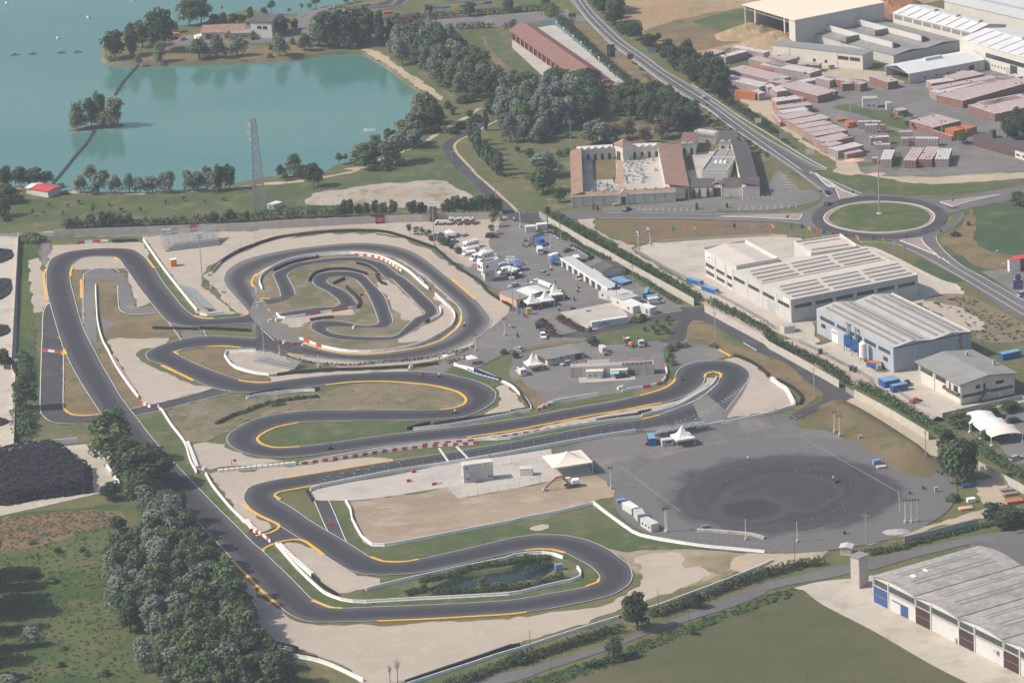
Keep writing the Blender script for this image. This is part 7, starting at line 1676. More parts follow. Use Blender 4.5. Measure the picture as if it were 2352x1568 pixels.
 # fences
for lab,s,k in(('grey bar fence along the works yard and lane',"@21 1115,735 1400,905 1640,1025 1780,1095 2000,1210 2351,1410 @31 0,1420 90,1475",dict(h=1.5,step=2.5,dense=10)),
('grey bar fence along the factory yards by the hedge',"@32 280,10 420,75 600,175 760,255 900,330 980,385",dict(h=1.5,step=2.5,dense=8)),
('wire fence on thin posts along the oval top',"@01 2088,755 2351,640 @11 0,610 300,565 600,540 900,530 1300,540",dict(h=2,step=4)),
('wire fence on the pit wall',"@12 490,1340 900,1255 1400,1185 1900,1095 2351,1000 @22 400,940 900,850 1200,800",dict(h=2.6,step=3.7)),
('wire fence in front of the pagoda grandstand',"@22 1200,800 1500,755 1700,720",dict(h=2.4,step=3.7)),
('site fence along the bare earth edge of the apron',"@12 1780,1340 1860,1445! 2351,1355 @22 0,1355 340,1290 430,1270",dict(h=1.8,step=3.4,rails=2)),
('site fence across the concrete apron',"@12 2175,1155 2351,1120 @22 0,1145 270,1105 370,1085",dict(h=1.6,step=3.4,rails=2)),
('wire fence along the oval paddock side',"@11 1700,740 1900,890 2050,1000 2200,1090 2340,1180",dict(h=2.2,step=3.5)),
('wire fence over the lower oval barrier',"@12 600,50 900,100 1300,75 1600,0 @11 1700,1520 1800,1430",dict(h=2,step=3.5)),
('wire fence above the potted shrubs',"@12 230,125 500,205 900,218 1300,190 1700,130 2000,60",dict(h=2,step=3.5)),
('wire fence of the hairpin wall',"@22 1700,770 1940,735 2351,660 @32 200,600",dict(h=1.8,step=3)),
('wire fence beside the lower road hedge',"@23 300,1240 700,1110 1010,1010",dict(h=1.6,step=3.5)),
('fence of thin posts along the site lane',"@23 1450,220 1700,270 2000,300 2351,340 @33 180,395",dict(h=1.6,step=4.2)),
('mesh fence at the house corner',"@32 1200,480 1330,570! 1490,615",dict(h=1.4,step=2,dense=4)),
('wire fence of the canopy car park',"@32 1750,790 2000,960 2200,1090 2351,1140",dict(h=1.8,step=3)),
('wooden rail fence on the peninsula bank',"@00 1900,412 2351,400 @10 170,385",dict(h=1.1,step=3,m=Zn)),
('mesh gate frame below the transformer tower',"@33 418,450 572,372",dict(h=1.9,step=2.2,dense=6)),
('brickyard car park fence',"@31 1130,45 1500,40 2000,10",dict(h=1.3,step=3)),
('wire fence beside the lake road',"@11 1870,20 1960,110 2060,210 2200,320",dict(h=1.4,step=3))):
 fence(lab,s,**k)
 # poles
def pole(kind,label,base,top,group=None,arm=0.0):
 p=W1(base);h=hgt(p,K(top)[0][1]);r=thing({'f':'floodlight_mast','u':'utility_pole','s':'street_lamp','w':'floodlight_post','p':'bare_post','m':'light_mast'}[kind],label,'pole' if kind in 'up' else 'lamp',p,RN.uniform(-.3,.3),group)
 if kind=='u':
  MB().cyl((0,0,-.2),(0,0,h),.17,.11,7).build('pole',Qw,r);MB().box(-1.1,1.1,-.07,.07,h-.55,h-.42).box(-.7,.7,-.07,.07,h-1.2,h-1.1).build('crossarm',Qw,r)
  MB().cyl((-1,0,h-.42),(-1,0,h-.15),.06).cyl((1,0,h-.42),(1,0,h-.15),.06).cyl((0,0,h),(0,0,h+.25),.06).build('insulators',Qa,r)
 elif kind=='w':
  MB().cyl((0,0,0),(0,0,1.0),.45,.42,9).build('concrete_foot',Za,r);MB().cyl((0,0,1),(0,0,h),.1,.08,7).build('pole',Qa,r)
  b=MB()
  for x in(-.45,.45):b.box(x-.3,x+.3,-.2,.2,h-.1,h+.35)
  b.build('floodlights',Qd,r)
 elif kind=='p':MB().cyl((0,0,-.2),(0,0,h),.09,.07,6).build('pole',Qd,r)
 elif kind=='s':
  MB().cyl((0,0,-.2),(0,0,h),.09,.06,6).build('pole',Qc,r);MB().bar((0,0,h),(1.0,0,h+.15),.07).build('arm',Qc,r);MB().box(.7,1.4,-.16,.16,h+.08,h+.24).build('lamp_head',Qa,r)
 else:
  MB().cyl((0,0,-.2),(0,0,h),.34 if kind=='m' else.22,.16 if kind=='m' else.1,9).build('pole',Qc,r);b=MB()
  if kind=='m':
   MB().ring((0,0,h-.5),1.5,1.2,.2,14).build('lamp_ring',Qc,r)
   for k in range(8):b.box(1.3*math.cos(k*PI/4)-.3,1.3*math.cos(k*PI/4)+.3,1.3*math.sin(k*PI/4)-.3,1.3*math.sin(k*PI/4)+.3,h-.7,h-.35)
   MB().cyl((0,0,0),(0,0,.5),1.2,1.1,10).build('concrete_foot',Za,r)
  else:
   MB().box(-1.3,1.3,-.08,.08,h-.1,h+.05).box(-1.3,1.3,-.08,.08,h-1.3,h-1.15).build('crossbar',Qc,r)
   for x in(-1.1,-.4,.4,1.1):
    for z in(h+.1,h-1.1):b.box(x-.28,x+.28,-.35,-.05,z,z+.55)
  b.build('floodlights',Qa,r)
 return r
for k,lab,b,t in(('m','very tall light mast standing on the roundabout',"@31 1025,400","@30 1030,1300"),('f','tall floodlight mast between the grandstands',"@01 1862,1025","@01 1826,590"),('f','tall floodlight mast beside the paddock trees',"@11 1640,690","@11 1617,300"),('f','tall floodlight mast at the kart pit',"@12 75,100","@11 40,1215"),('f','tall floodlight mast beside the bar',"@21 12,1290","@21 -8,800"),
('u','utility pole beside the boundary wall at the top',"@21 448,660","@21 435,465"),('u','utility pole next to the joined blue containers',"@21 1112,1070","@21 1098,860"),('u','utility pole in the grass triangle',"@21 1870,1530","@21 1860,1290"),('u','utility pole at the fork by the hairpin',"@32 427,490","@32 420,235"),('u','thick utility pole beside the big oaks',"@32 1450,1092","@32 1445,812"),('u','utility pole beside the site gate hut',"@33 905,308","@33 893,18"),('u','utility pole in the park lawn',"@20 543,1345","@20 530,1110"),('u','utility pole by the clipped hedge',"@20 1120,838","@20 1112,665"),('u','utility pole beside the clay slope',"@20 1480,500","@20 1474,312"),('u','utility pole in front of the long concrete wall',"@01 600,612","@01 580,475"),('u','utility pole among the brick stacks',"@30 757,1040","@30 752,830"),('u','utility pole near the small brickyard trees',"@30 1598,1340","@30 1602,1100"),('u','utility pole at the park corner by the paddock gate',"@21 348,385","@21 338,258"),('u','pole beside the lattice mast',"@11 295,350","@11 282,90"),('u','first utility pole by the far asphalt yard',"@10 1585,215","@10 1580,95"),('u','second utility pole by the far asphalt yard',"@10 1697,245","@10 1690,125"),('u','utility pole beside the lake road end',"@11 2203,245","@11 2200,115"),
('p','dark post at the site lane corner',"@33 248,458","@33 240,235"),('p','dark post in the gravel edge behind the oak tree',"@23 1350,935","@23 1341,705"),('p','dark post at the wire fence by the bottom gravel',"@23 175,1312","@23 157,1075"),('p','thin post on the far verge of the lower road',"@23 1628,1060","@23 1618,905"),('p','thin post on the near verge of the lower road',"@23 360,1480","@23 347,1310"),('p','thin post at the field corner',"@33 76,780","@33 70,625"),('p','white post on the pit straight barrier',"@12 2027,890","@12 2022,795"),('p','white post above the race control cabin',"@12 2148,1070","@12 2142,935"),
('w','white floodlight post on the gravelly corner',"@22 910,1358","@22 898,1160"),('w','white floodlight post beside the lowest cabin',"@23 1410,185","@22 1400,1540"),('w','white floodlight post beside its twin at the lowest cabin',"@23 1424,188","@22 1412,1535"),('w','white floodlight post on the concrete blocks',"@23 2150,258","@23 2137,48"),('w','white floodlight post at the site lane',"@33 270,278","@33 262,70"),('w','first of three white floodlight posts at the stony bank',"@33 1262,102","@32 1265,1460"),('w','middle of three white floodlight posts at the stony bank',"@33 1318,100","@32 1315,1458"),('w','last of three white floodlight posts at the stony bank',"@33 1372,92","@32 1370,1458"),('w','white floodlight post on the embankment toe',"@32 612,835","@32 608,650"),('w','second white floodlight post on the embankment toe',"@32 657,870","@32 658,685"),('w','floodlight post on the pale slab',"@21 712,1440","@21 708,1290"),('w','white post by the oval tyre wall',"@12 2020,88","@11 2015,1510"),('w','floodlight post at the fence of potted shrubs',"@12 578,240","@12 573,105"),('w','floodlight post beside the oval crossing',"@12 217,130","@12 213,15"),('w','floodlight post at the stony kart fence',"@01 1940,1085","@01 1935,960"),('w','second floodlight post at the stony kart fence',"@01 2067,1228","@01 2066,1118"),('w','floodlight post by the oval exit',"@11 2287,1515","@11 2280,1360"),('w','lamp post by the paddock gate',"@21 78,525","@21 72,370"),('w','lamp post beside the white van row',"@21 357,712","@21 355,560"),('w','flag lamp post at the works gate',"@21 1163,725","@21 1158,580"),('w','second flag lamp post at the works gate',"@21 1270,680","@21 1265,555"),
('s','street lamp at the bend of the lake road',"@10 1718,1300","@10 1715,1215"),('s','street lamp on the straight of the lake road',"@10 1805,1510","@10 1785,1395"),('s','street lamp near the lakeside poplars',"@10 1985,1115","@10 1982,1065"),('s','street lamp at the field by the petrol station',"@31 2082,900","@31 2085,740"),('s','street lamp at the petrol station entry',"@31 2140,1035","@31 2142,860"),('s','street lamp on the brickyard asphalt',"@30 2120,1205","@30 2130,1045"),('s','street lamp over the lake road end',"@11 1963,100","@11 1960,5")):
 pole(k,lab,b,t)
for q,rz in(("@21 1145,600",0),("@21 1238,560",0)):pass
# lattice mast
p=W1("@F 598,486");h=hgt(p,272);r=thing('lattice_mast','tall steel lattice telecom mast beside the lake','mast',p)
def leg(sx,sy):return MB().bar((sx*2.3,sy*2.3,0),(sx*.8,sy*.8,h),.3).build('leg',Qc,r)
[leg(sx,sy)for sx in(-1,1)for sy in(-1,1)];n=16
for i in range(n):
 z0,z1=h*i/n,h*(i+1)/n;w0,w1=2.3-1.5*i/n,2.3-1.5*(i+1)/n;b=MB()
 for(ax,ay),(bx,by)in(((-1,-1),(1,-1)),((1,-1),(1,1)),((1,1),(-1,1)),((-1,1),(-1,-1))):
  b.bar((ax*w0,ay*w0,z0),(bx*w1,by*w1,z1),.15);b.bar((bx*w0,by*w0,z0),(ax*w1,ay*w1,z1),.15);b.bar((ax*w1,ay*w1,z1),(bx*w1,by*w1,z1),.15)
 b.build('bracing',Qc,r)
for z,x in((.93,-1.6),(.85,-2.0),(.78,-1.5)):MB().cyl((x,-.6,h*z),(x,-1.0,h*z),.75,.8,12).build('dish',Qa,r)
MB().cyl((0,0,h),(0,0,h+3),.06).build('antenna',Qc,r)
# flags
def flag(lab,q,col,hp=60,group='flags along the works fence'):
 p=W1(q);h=max(4,hgt(p,K(q)[0][1]-hp/4));r=thing('flag_pole',lab,'flag',p,RN.uniform(-.4,.4),group)
 MB().cyl((0,0,0),(0,0,h),.06,.04,5).build('pole',Qc,r)
 MB().add([(0,0,h),(1.1,.2,h-.6),(1.3,-.1,h-1.9),(.55,.15,h-1.7),(0,0,h-2.1)],[(0,1,2,3),(0,3,4),(3,2,1,0),(4,3,0)]).build('flag_cloth',col,r)
FC={k:plain('flag_'+k,c,.8,.08,2)for k,c in(('green',(.05,.28,.22)),('yellow',(.75,.65,.10)),('pink',(.75,.25,.32)),('navy',(.05,.07,.25)),('turquoise',(.35,.68,.68)),('white',(.8,.8,.82)),('red',(.65,.10,.08)))}
for q,c in(("@21 1477,640",'green'),("@21 1663,630",'yellow'),("@21 1848,620",'pink'),("@21 2035,612",'navy'),("@21 2193,605",'turquoise'),("@31 25,610",'pink'),("@31 210,615",'green'),("@31 303,620",'navy'),("@31 365,635",'yellow'),("@31 430,650",'red'),("@31 505,665",'navy'),("@31 588,690",'red'),("@31 670,700",'turquoise'),("@31 808,720",'pink'),("@31 960,720",'green'),("@31 1045,740",'yellow'),("@31 1155,770",'white'),("@31 1247,825",'turquoise')):
 flag({'white':'white flag at the bend of the works fence'}.get(c,c+' flag on a thin pole at the works fence'),q,FC[c],130)
flag('pair of white flags at the works gate',"@21 1143,700",FC['white'],150,None);flag('white flag at the works gate nearer the dry field',"@21 1236,660",FC['white'],150,None)
for q,c,l in(("@21 70,1240",'red','red, yellow and green striped flag beside the bar'),("@21 68,1320",'navy','blue flag hanging beside the bar'),("@21 60,1370",'green','dark green flag below the blue one by the bar')):flag(l,q,FC[c],100,None)
# signs
def sign(label,q,hp,w_,hs,m,legs=1,rz=0.0,lets=None):
 p=W1(q);h=hgt(p,K(q)[0][1]-hp/4);r=thing('road_sign',label,'sign',p,rz)
 for i in range(legs):x=0 if legs==1 else-w_*.35+w_*.7*i;MB().cyl((x,0,0),(x,0,h),.08,n=6).build('post',Qc,r)
 MB().box(-w_/2,w_/2,-.16,-.08,h-hs,h).build('sign_board',m,r)
 if lets:lets(r,h)
 return r
def motel(r,h):
 for i,ch in enumerate('MOTEL'):text(ch,1.5,Zl if i<1 else Qj,r,(-.75,-.2,h-1.1-i*1.5),(PI/2,0,0))
 MB().prism([(.2,h-2.2),(1.4,h-.9),(2.7,h-2.2),(1.4,h-3.5)],-.3,-.17,'y').build('blue_diamond',Qk,r);MB().box(-1.7,1.7,-.2,-.17,h-8.6,h-8.1).build('white_strip',Qu,r)
sign('tall dark MOTEL sign with a blue diamond beside the main road',"@20 912,530",120,3.4,8.0,plain('sign_dark',(.03,.035,.05),.6,.1,1),1,0,motel)
sign('green and blue stacked advertising totem at the side road',"@20 557,220",95,3.2,1.6,Zk,1,0,lambda r,h:(MB().box(-.5,.5,-.2,.2,0,h-3).build('green_post',plain('sign_green',(.06,.3,.15),.6,.1,1),r),MB().prism([(-1.7,h-2.6),(1.6,h-2.2),(1.7,h-1.8),(-1.5,h-2.0)],-.2,-.1,'y').build('blue_arrow',Qk,r),MB().prism([(-1.7,h-3.5),(1.5,h-3.3),(1.5,h-2.9),(-1.7,h-2.9)],-.2,-.1,'y').build('blue_arrow',Qk,r),MB().box(-1,1.2,-.2,-.1,h+.6,h+1.2).build('yellow_board',Zl,r)))
sign('small white billboard by the side road',"@20 505,150",60,1.8,2.2,Qj,2);sign('dark back of a square sign on the main road verge',"@20 1088,560",65,2.4,2.3,Qd,2);sign('blue road sign among bushes beside the main road',"@20 1278,490",50,2.8,2.2,Qu,2)
sign('white information board on the brickyard verge',"@30 385,1440",70,3.2,2.0,Qj,2);sign('pale board further up the brickyard verge',"@20 2262,1150",65,2.6,2.0,Qj,2);sign('greenish board on the brickyard verge',"@30 135,1280",50,2.4,1.8,Qo,2)
sign('white notice board at the chapel gate',"@21 1978,250",45,1.8,1.6,Qj,2)
sign('blue oval petrol station totem on one pole',"@31 2300,1130",185,3.4,5.6,Qk,1,0,lambda r,h:(MB().box(-1.6,1.6,-.2,-.165,h-2.3,h-.2).build('white_field',Qa,r),MB().cyl((0,-.24,h-1.25),(0,-.205,h-1.25),1.1,n=16).build('blue_oval',Zo,r),MB().box(-1.0,1.0,-.28,-.25,h-1.45,h-1.05).build('red_band',Qp,r),MB().box(.3,1.4,-.2,-.165,h-4.4,h-3.4).build('price_panel',Qp,r)))
for i,(q,rd)in enumerate((("@01 1792,562",0),("@11 1142,485",0))):
 r=thing('wall_poster',('orange red poster board above the big grandstand','orange red poster gate in the wall behind the oval')[i],'sign',W1(q));MB().box(-1.7,1.7,-.5,-.35,.1,3.2).build('frame',Zk,r);MB().box(-1.3,1.3,-.56,-.51,.9,2.4).build('poster',plain('red_poster',(.62,.12,.06),.7,.1,1),r)
for i,q in enumerate(("@23 1468,890","@33 1222,305","@21 115,430")):
 r=thing('steel_gate',('small rusty gate with a warning plate beside the lower road hedge','rusty gate frame at the end of the low grey wall','rusty gate at the top of the paddock')[i],'gate',W1(q),.2);b=MB()
 for x in(-1.2,0,1.2):b.box(x-.08,x+.08,-.05,.05,0,2.2)
 for z in(.1,1.0,2.1):b.box(-1.2,1.2,-.04,.04,z,z+.1)
 b.build('frame',plain('rust',(.30,.10,.05),.8,.2,2),r);MB().box(-.4,.4,-.09,-.06,1.2,1.9).build('plate',Qj,r)
for lab,q in(('small blue arrow sign on the traffic island',"@31 1698,305"),('second blue arrow sign beyond the traffic island',"@31 1700,262"),('small sign at the roundabout entry',"@31 1590,590"),('dark sign post at the splitter island',"@31 180,460"),('dark sign post at the roundabout',"@31 1275,640"),('sign post beside the cars entering the roundabout',"@31 490,225"),('sign on the main road shoulder',"@20 1797,1005"),('sign at the splitter tip',"@31 782,235")):
 sign(lab,q,50,.8,.9,Qu if 'blue' in lab else Qd)
PAINT=tint_mat('vehicle_paint');CLOTH=tint_mat('clothing',.85,.2)
Vf=plain('skin',(.45,.28,.20),.7,.05,3);Vg=plain('dark_trousers',(.03,.035,.06),.85,.1,3)
def wheels(r,xs,y,rad,w_=.22):
 me=cached(('wh',rad),lambda:MB().cyl((0,-w_/2,0),(0,w_/2,0),rad,n=10).mesh('wheel',Xb));rm=cached(('rim',rad),lambda:MB().cyl((0,-w_/2-.02,0),(0,w_/2+.02,0),rad*.55,n=8).mesh('rim',Qc))
 for x in xs:
  for s in(-1,1):o=put('wheel',me,r,(x,s*y,rad));put('rim',rm,o)
def lights(r,x0,x1,y,z):
 for s in(-1,1):MB().box(x1-.06,x1+.03,s*y-.18,s*y+.18,z-.08,z+.08).build('headlight',Qa,r);MB().box(x0-.03,x0+.06,s*y-.14,s*y+.14,z,z+.2).build('tail_light',Qp,r)
def mk(kind,name,label,cat):
 r=thing(name,label,cat);L,W_,H={'car':(4.1,1.7,1.45),'est':(4.6,1.75,1.5),'suv':(4.6,1.85,1.8),'van':(5.4,2.0,2.4),'camper':(6.4,2.25,3.0),'truck':(5.6,2.1,2.4)}[kind];a,b=-L/2,L/2;w_=W_/2;B=MB()
 if kind in('car','est','suv'):
  z=H*.58;B.prism([(a,.3),(b,.3),(b,z*.72),(b-.25,z*.86),(b-L*.24,z),(a+.1,z),(a,z*.8)],-w_,w_,'y');B.build('paint_body',PAINT,r)
  c0=a+(.35 if kind=='car' else.12);c1=b-L*.27
  MB().tbox(c0,c1,-w_+.04,w_-.04,z-.02,H-.07,.42 if kind=='car' else.3,.16).build('glass_cabin',Qf,r)
  MB().tbox(c0+.36,c1-.48,-w_+.16,w_-.16,H-.09,H,.08,.06).build('paint_roof',PAINT,r)
  for x in(c0+.4,(c0+c1)/2,c1-.5):
   for s in(-1,1):MB().bar((x,s*(w_-.05),z),(x,s*(w_-.17),H-.06),.08).build('paint_pillar',PAINT,r)
  wheels(r,(a+.75,b-.8),w_-.1,.32);lights(r,a,b,w_-.3,z*.75)
 elif kind=='van':
  B.prism([(a,.35),(b,.35),(b,.95),(b-.7,1.2),(b-1.35,2.15),(b-1.7,H),(a+.1,H),(a,H-.1)],-w_,w_,'y').build('paint_body',PAINT,r)
  MB().add([(b-.74,-w_+.12,1.26),(b-.74,w_-.12,1.26),(b-1.3,w_-.2,2.1),(b-1.3,-w_+.2,2.1)],[(0,1,2,3)]).build('windscreen',Qf,r).location=(.03,0,.02)
  for s in(-1,1):MB().prism([(b-.95,1.25),(b-1.38,1.95),(b-2.1,1.95),(b-2.1,1.25)],s*w_-.02,s*w_+.02,'y').build('side_window',Qf,r)
  for s in(-.5,.5):MB().box(a-.02,a+.02,s-.38,s+.38,1.4,2.0).build('rear_window',Qf,r)
  wheels(r,(a+.95,b-.9),w_-.1,.36);lights(r,a,b,w_-.25,.85)
 elif kind=='camper':
  B.prism([(a,.4),(b-1.5,.4),(b-1.5,1.9),(b-.5,2.1),(b-.4,2.6),(b-1.0,H),(a,H)],-w_,w_,'y').build('paint_body',PAINT,r)
  MB().prism([(b-1.5,.4),(b,.4),(b,.95),(b-.6,1.15),(b-1.1,1.88),(b-1.5,1.88)],-w_+.15,w_-.15,'y').build('paint_cab',PAINT,r);MB().add([(b-.6,-.8,1.2),(b-.6,.8,1.2),(b-1.05,.75,1.85),(b-1.05,-.75,1.85)],[(0,1,2,3)]).build('windscreen',Qf,r).location=(.04,0,.02)
  for x in(a+1.2,a+2.6,a+3.9):
   for s in(-1,1):MB().box(x-.45,x+.45,s*w_-.02,s*w_+.02,1.5,2.1).build('side_window',Qf,r)
   MB().box(x-.3,x+.3,-.35,.35,H,H+.12).build('roof_hatch',Qx,r)
  wheels(r,(a+1.6,b-1.0),w_-.2,.36);lights(r,a,b,w_-.35,.85)
 else:
  MB().tbox(b-1.7,b,-w_+.05,w_-.05,.5,H,.15,.1).build('paint_cab',PAINT,r);MB().box(b-.12,b-.02,-.8,.8,1.4,2.1).build('windscreen',Qf,r);MB().box(a,b-1.8,-w_,w_,.8,1.0).box(a,b-1.8,-w_,-w_+.08,1,1.5).box(a,b-1.8,w_-.08,w_,1,1.5).box(a,a+.08,-w_,w_,1,1.5).build('load_bed',Qc,r)
  wheels(r,(a+1,b-.9),w_-.15,.42);lights(r,a,b,w_-.3,.9)
 return r
VP={}
CC={'w':(.75,.74,.71),'s':(.36,.38,.40),'k':(.025,.027,.032),'r':(.42,.03,.04),'b':(.03,.12,.42),'d':(.05,.07,.10),'l':(.22,.33,.40),'y':(.70,.42,.06),'g':(.20,.24,.23),'n':(.03,.04,.12),'o':(.65,.16,.05)}
def vehicle(kind,col,q,q2,label,group=None,name=None,cat=None):
 p=W1(q);d=W1(q2)-p;nm=name or{'van':'van','camper':'motorhome','truck':'truck'}.get(kind,'car');c=cat or nm
 if kind not in VP:VP[kind]=r=mk(kind,nm,label,c);kidcache(r);first=True;r.location=p;r.rotation_euler=(0,0,math.atan2(d.y,d.x));r['label']=label;[setattr(o,'color',(*CC[col],1))for o,_ in KIDS[r.name]if 'paint' in o.name]
 else:r=dup(VP[kind],p,math.atan2(d.y,d.x),label,None,None,CC[col]);r.name=nm;r['category']=c
 if group:r['group']=group
 return r
for k,c,q,q2,l in(('est','r',"@32 1355,560","@32 1405,540",'red estate car parked in front of the cream house'),('car','k',"@32 1285,400","@32 1300,420",'black car half hidden behind the blue container'),('suv','k',"@32 2265,745","@32 2330,735",'dark off-road car with pale roof in the canopy car park'),('est','s',"@32 2280,1085","@32 2330,1070",'silver estate car in the canopy car park corner'),
('car','k',"@21 1060,368","@21 1095,355",'black car parked in front of the cemetery'),('car','k',"@31 545,212","@31 520,180",'black car entering the roundabout'),('car','d',"@31 545,318","@31 565,295",'second dark car just before the roundabout'),('est','s',"@20 1762,912","@20 1720,880",'silver car driving on the main road'),('suv','r',"@20 888,768","@20 930,766",'red van-like car beside the little red house'),
('suv','k',"@11 2165,615","@11 2225,612",'black estate car standing alone at the paddock gravel edge'),('est','s',"@11 1680,600","@11 1730,570",'grey estate car by the white awning'),('est','l',"@11 1810,665","@11 1850,650",'light blue car below the white awning'),('car','d',"@11 1780,632","@11 1800,625",'dark car under the small trees'),('car','d',"@21 515,745","@21 560,735",'dark blue car in the hedged bay'),('car','g',"@21 290,955","@21 325,962",'grey green car crossing the paddock'),('car','s',"@21 605,1000","@21 640,1015",'silver car beside the pit garages'),('car','w',"@21 215,1035","@21 170,1045",'white car with tailgate raised behind the bar'),('car','s',"@21 20,1068","@21 -20,1075",'grey car behind the bar at the mast'),
('suv','k',"@21 240,1435","@21 230,1400",'black off-road car beside the flower bed'),('car','d',"@21 275,1485","@21 265,1460",'dark blue car between the black and the white ones'),('suv','w',"@21 288,1535","@21 296,1560",'white off-road car beside the flower bed'),('car','s',"@22 60,85","@22 20,75",'silver car at the grass verge above the club house'),('car','s',"@22 500,215","@22 470,222",'silver car parked along the club house wall'),('suv','k',"@22 1010,335","@22 1050,330",'black jeep in front of the striped awning'),('car','l',"@01 530,208","@01 525,180",'pale turquoise car by the boathouse'),('car','k',"@01 605,213","@01 590,190",'dark car by the boathouse'),('car','s',"@00 1685,370","@00 1710,365",'pale blue car in the peninsula car park'),('car','k',"@00 1610,365","@00 1640,360",'dark car in the peninsula car park'),('car','k',"@00 2250,400","@00 2270,385",'black car in front of the yellow annex'),('suv','s',"@31 2351,1150","@31 2400,1140",'car cut by the picture edge at the petrol station')):vehicle(k,c,q,q2,l)
for k,c,q,q2,l in(('van','b',"@21 265,680","@21 330,715",'blue race van with open tailgate and orange stickers'),('van','w',"@21 255,755","@21 230,700",'white van seen from behind near the blue van'),('van','w',"@21 400,815","@21 450,800",'white panel van at the end of the garage row'),('van','w',"@21 590,835","@21 570,800",'small white van behind the garage roof'),('van','w',"@21 30,955","@21 75,965",'white van beside the purple awning'),('van','k',"@21 25,990","@21 75,985",'black van beside the white one'),('van','w',"@21 1320,1222","@21 1370,1215",'white van behind the white offices'),
('camper','w',"@11 1970,715","@11 1900,735",'largest white motorhome with three windows'),('camper','w',"@11 1975,770","@11 1905,785",'white motorhome with a cream awning'),('van','w',"@11 2030,820","@11 1975,835",'white van under the white gazebo'),('camper','w',"@11 2110,820","@11 2040,840",'white motorhome with an alcove next to the tower'),('camper','w',"@11 2180,880","@11 2235,865",'white motorhome behind the tower'),('van','s',"@11 2260,905","@11 2210,915",'grey van with a pale awning'),('van','w',"@11 2290,945","@11 2240,955",'white van below the grey one'),('van','s',"@11 2330,865","@11 2280,880",'grey van at the turquoise awning'),('van','w',"@11 2340,985","@11 2351,1010",'white van cut by the mast'),
('truck','w',"@22 1183,35","@22 1190,50",'small white tipper truck beside the yellow digger'),('van','w',"@22 85,300","@22 40,260",'white ambulance with orange stripes near the pagoda tent')):r=vehicle(k,c,q,q2,l)
MB().box(-2.71,2.0,-1.03,1.03,.8,1.05).build('orange_stripe',Qv,r);MB().box(-.2,.6,-.7,.7,2.4,2.55).build('light_bar',Qk,r)
# people
def human(pose):
 J={'stand':[(0,0,.95),(0,0,1.2),(0,0,1.45),(0,0,1.55),(0,.02,1.68),(.1,0,.9),(.12,.03,.5),(.12,0,.08),(.12,.16,.03),(-.1,0,.9),(-.12,-.03,.5),(-.13,0,.08),(-.13,.16,.03),(.2,0,1.42),(.27,-.02,1.15),(.26,.1,.92),(.26,.14,.84),(-.2,0,1.42),(-.27,-.02,1.15),(-.26,.1,.92),(-.26,.14,.84)],
 'ride':[(0,-.15,.85),(0,0,1.08),(0,.18,1.28),(0,.25,1.36),(0,.32,1.46),(.14,-.1,.82),(.22,.25,.72),(.2,.05,.35),(.2,.2,.3),(-.14,-.1,.82),(-.22,.25,.72),(-.2,.05,.35),(-.2,.2,.3),(.2,.17,1.24),(.3,.32,1.02),(.28,.55,.98),(.28,.62,.97),(-.2,.17,1.24),(-.3,.32,1.02),(-.28,.55,.98),(-.28,.62,.97)]}[pose]
 E=[(0,1),(1,2),(2,3),(3,4),(0,5),(5,6),(6,7),(7,8),(0,9),(9,10),(10,11),(11,12),(2,13),(13,14),(14,15),(15,16),(2,17),(17,18),(18,19),(19,20)]
 R_=[.15,.14,.15,.06,.115,.09,.07,.05,.045,.09,.07,.05,.045,.07,.05,.04,.035,.07,.05,.04,.035]
 me=bpy.data.meshes.new('person');me.from_pydata(J,E,[]);o=put('person',me);m=o.modifiers.new('s','SKIN')
 for i,v in enumerate(me.skin_vertices[0].data):v.radius=(R_[i],R_[i]);v.use_root=(i==0)
 o.modifiers.new('d','SUBSURF').levels=1;dg=bpy.context.evaluated_depsgraph_get();out=bpy.data.meshes.new_from_object(o.evaluated_get(dg));bpy.data.objects.remove(o)
 out.materials.clear();[out.materials.append(x)for x in(CLOTH,Vg,Vf)];nz=J[4][2]-.1
 for p in out.polygons:p.material_index=2 if p.center.z>nz or(pose=='stand' and abs(p.center.x)>.2 and p.center.z<.95)else(1 if p.center.z<J[0][2]else 0);p.use_smooth=True
 out.name='person';return out
HM={k:human(k)for k in('stand','ride')}
hair=MB().ball((0,0,.04),.12,.125,.11).mesh('hair',Ze);helm=MB().ball((0,.02,.02),.17,.18,.17).mesh('helmet',PAINT)
def person(q,col,label,pose='stand',rz=0.0,p=None,group=None,hel=None):
 p=p or W1(q);r=put('person',HM[pose],None,p,rz);r.color=(*CC[col],1);tag(r,label,'person',group)
 h=put('helmet' if pose=='ride' else 'hair',helm if pose=='ride' else hair,r,(0,.02,1.70)if pose=='stand' else(0,.33,1.48));h.color=(*CC[hel or col],1);return r
def mkbike():
 r=thing('motorbike','motorbike','motorbike');wm=MB().cyl((-.07,0,0),(.07,0,0),.31,n=12).mesh('wheel',Xb)
 for y in(-.68,.68):put('wheel',wm,r,(0,y,.31))
 MB().prism([(-.75,.75),(-.2,.72),(.1,.85),(.45,.8),(.62,.55),(.3,.35),(-.3,.35),(-.5,.6)],-.16,.16,'x').build('paint_fairing',PAINT,r);MB().box(-.14,.14,-.75,-.1,.74,.84).build('seat',Zt,r)
 MB().bar((-.36,.45,1.0),(.36,.45,1.0),.05).bar((-.08,.68,.31),(-.08,.42,.98),.05).bar((.08,.68,.31),(.08,.42,.98),.05).build('handlebar',Qd,r);MB().box(-.15,.15,.6,.68,.72,.95).build('headlight',Qa,r);kidcache(r);return r
BK=[mkbike(),0]
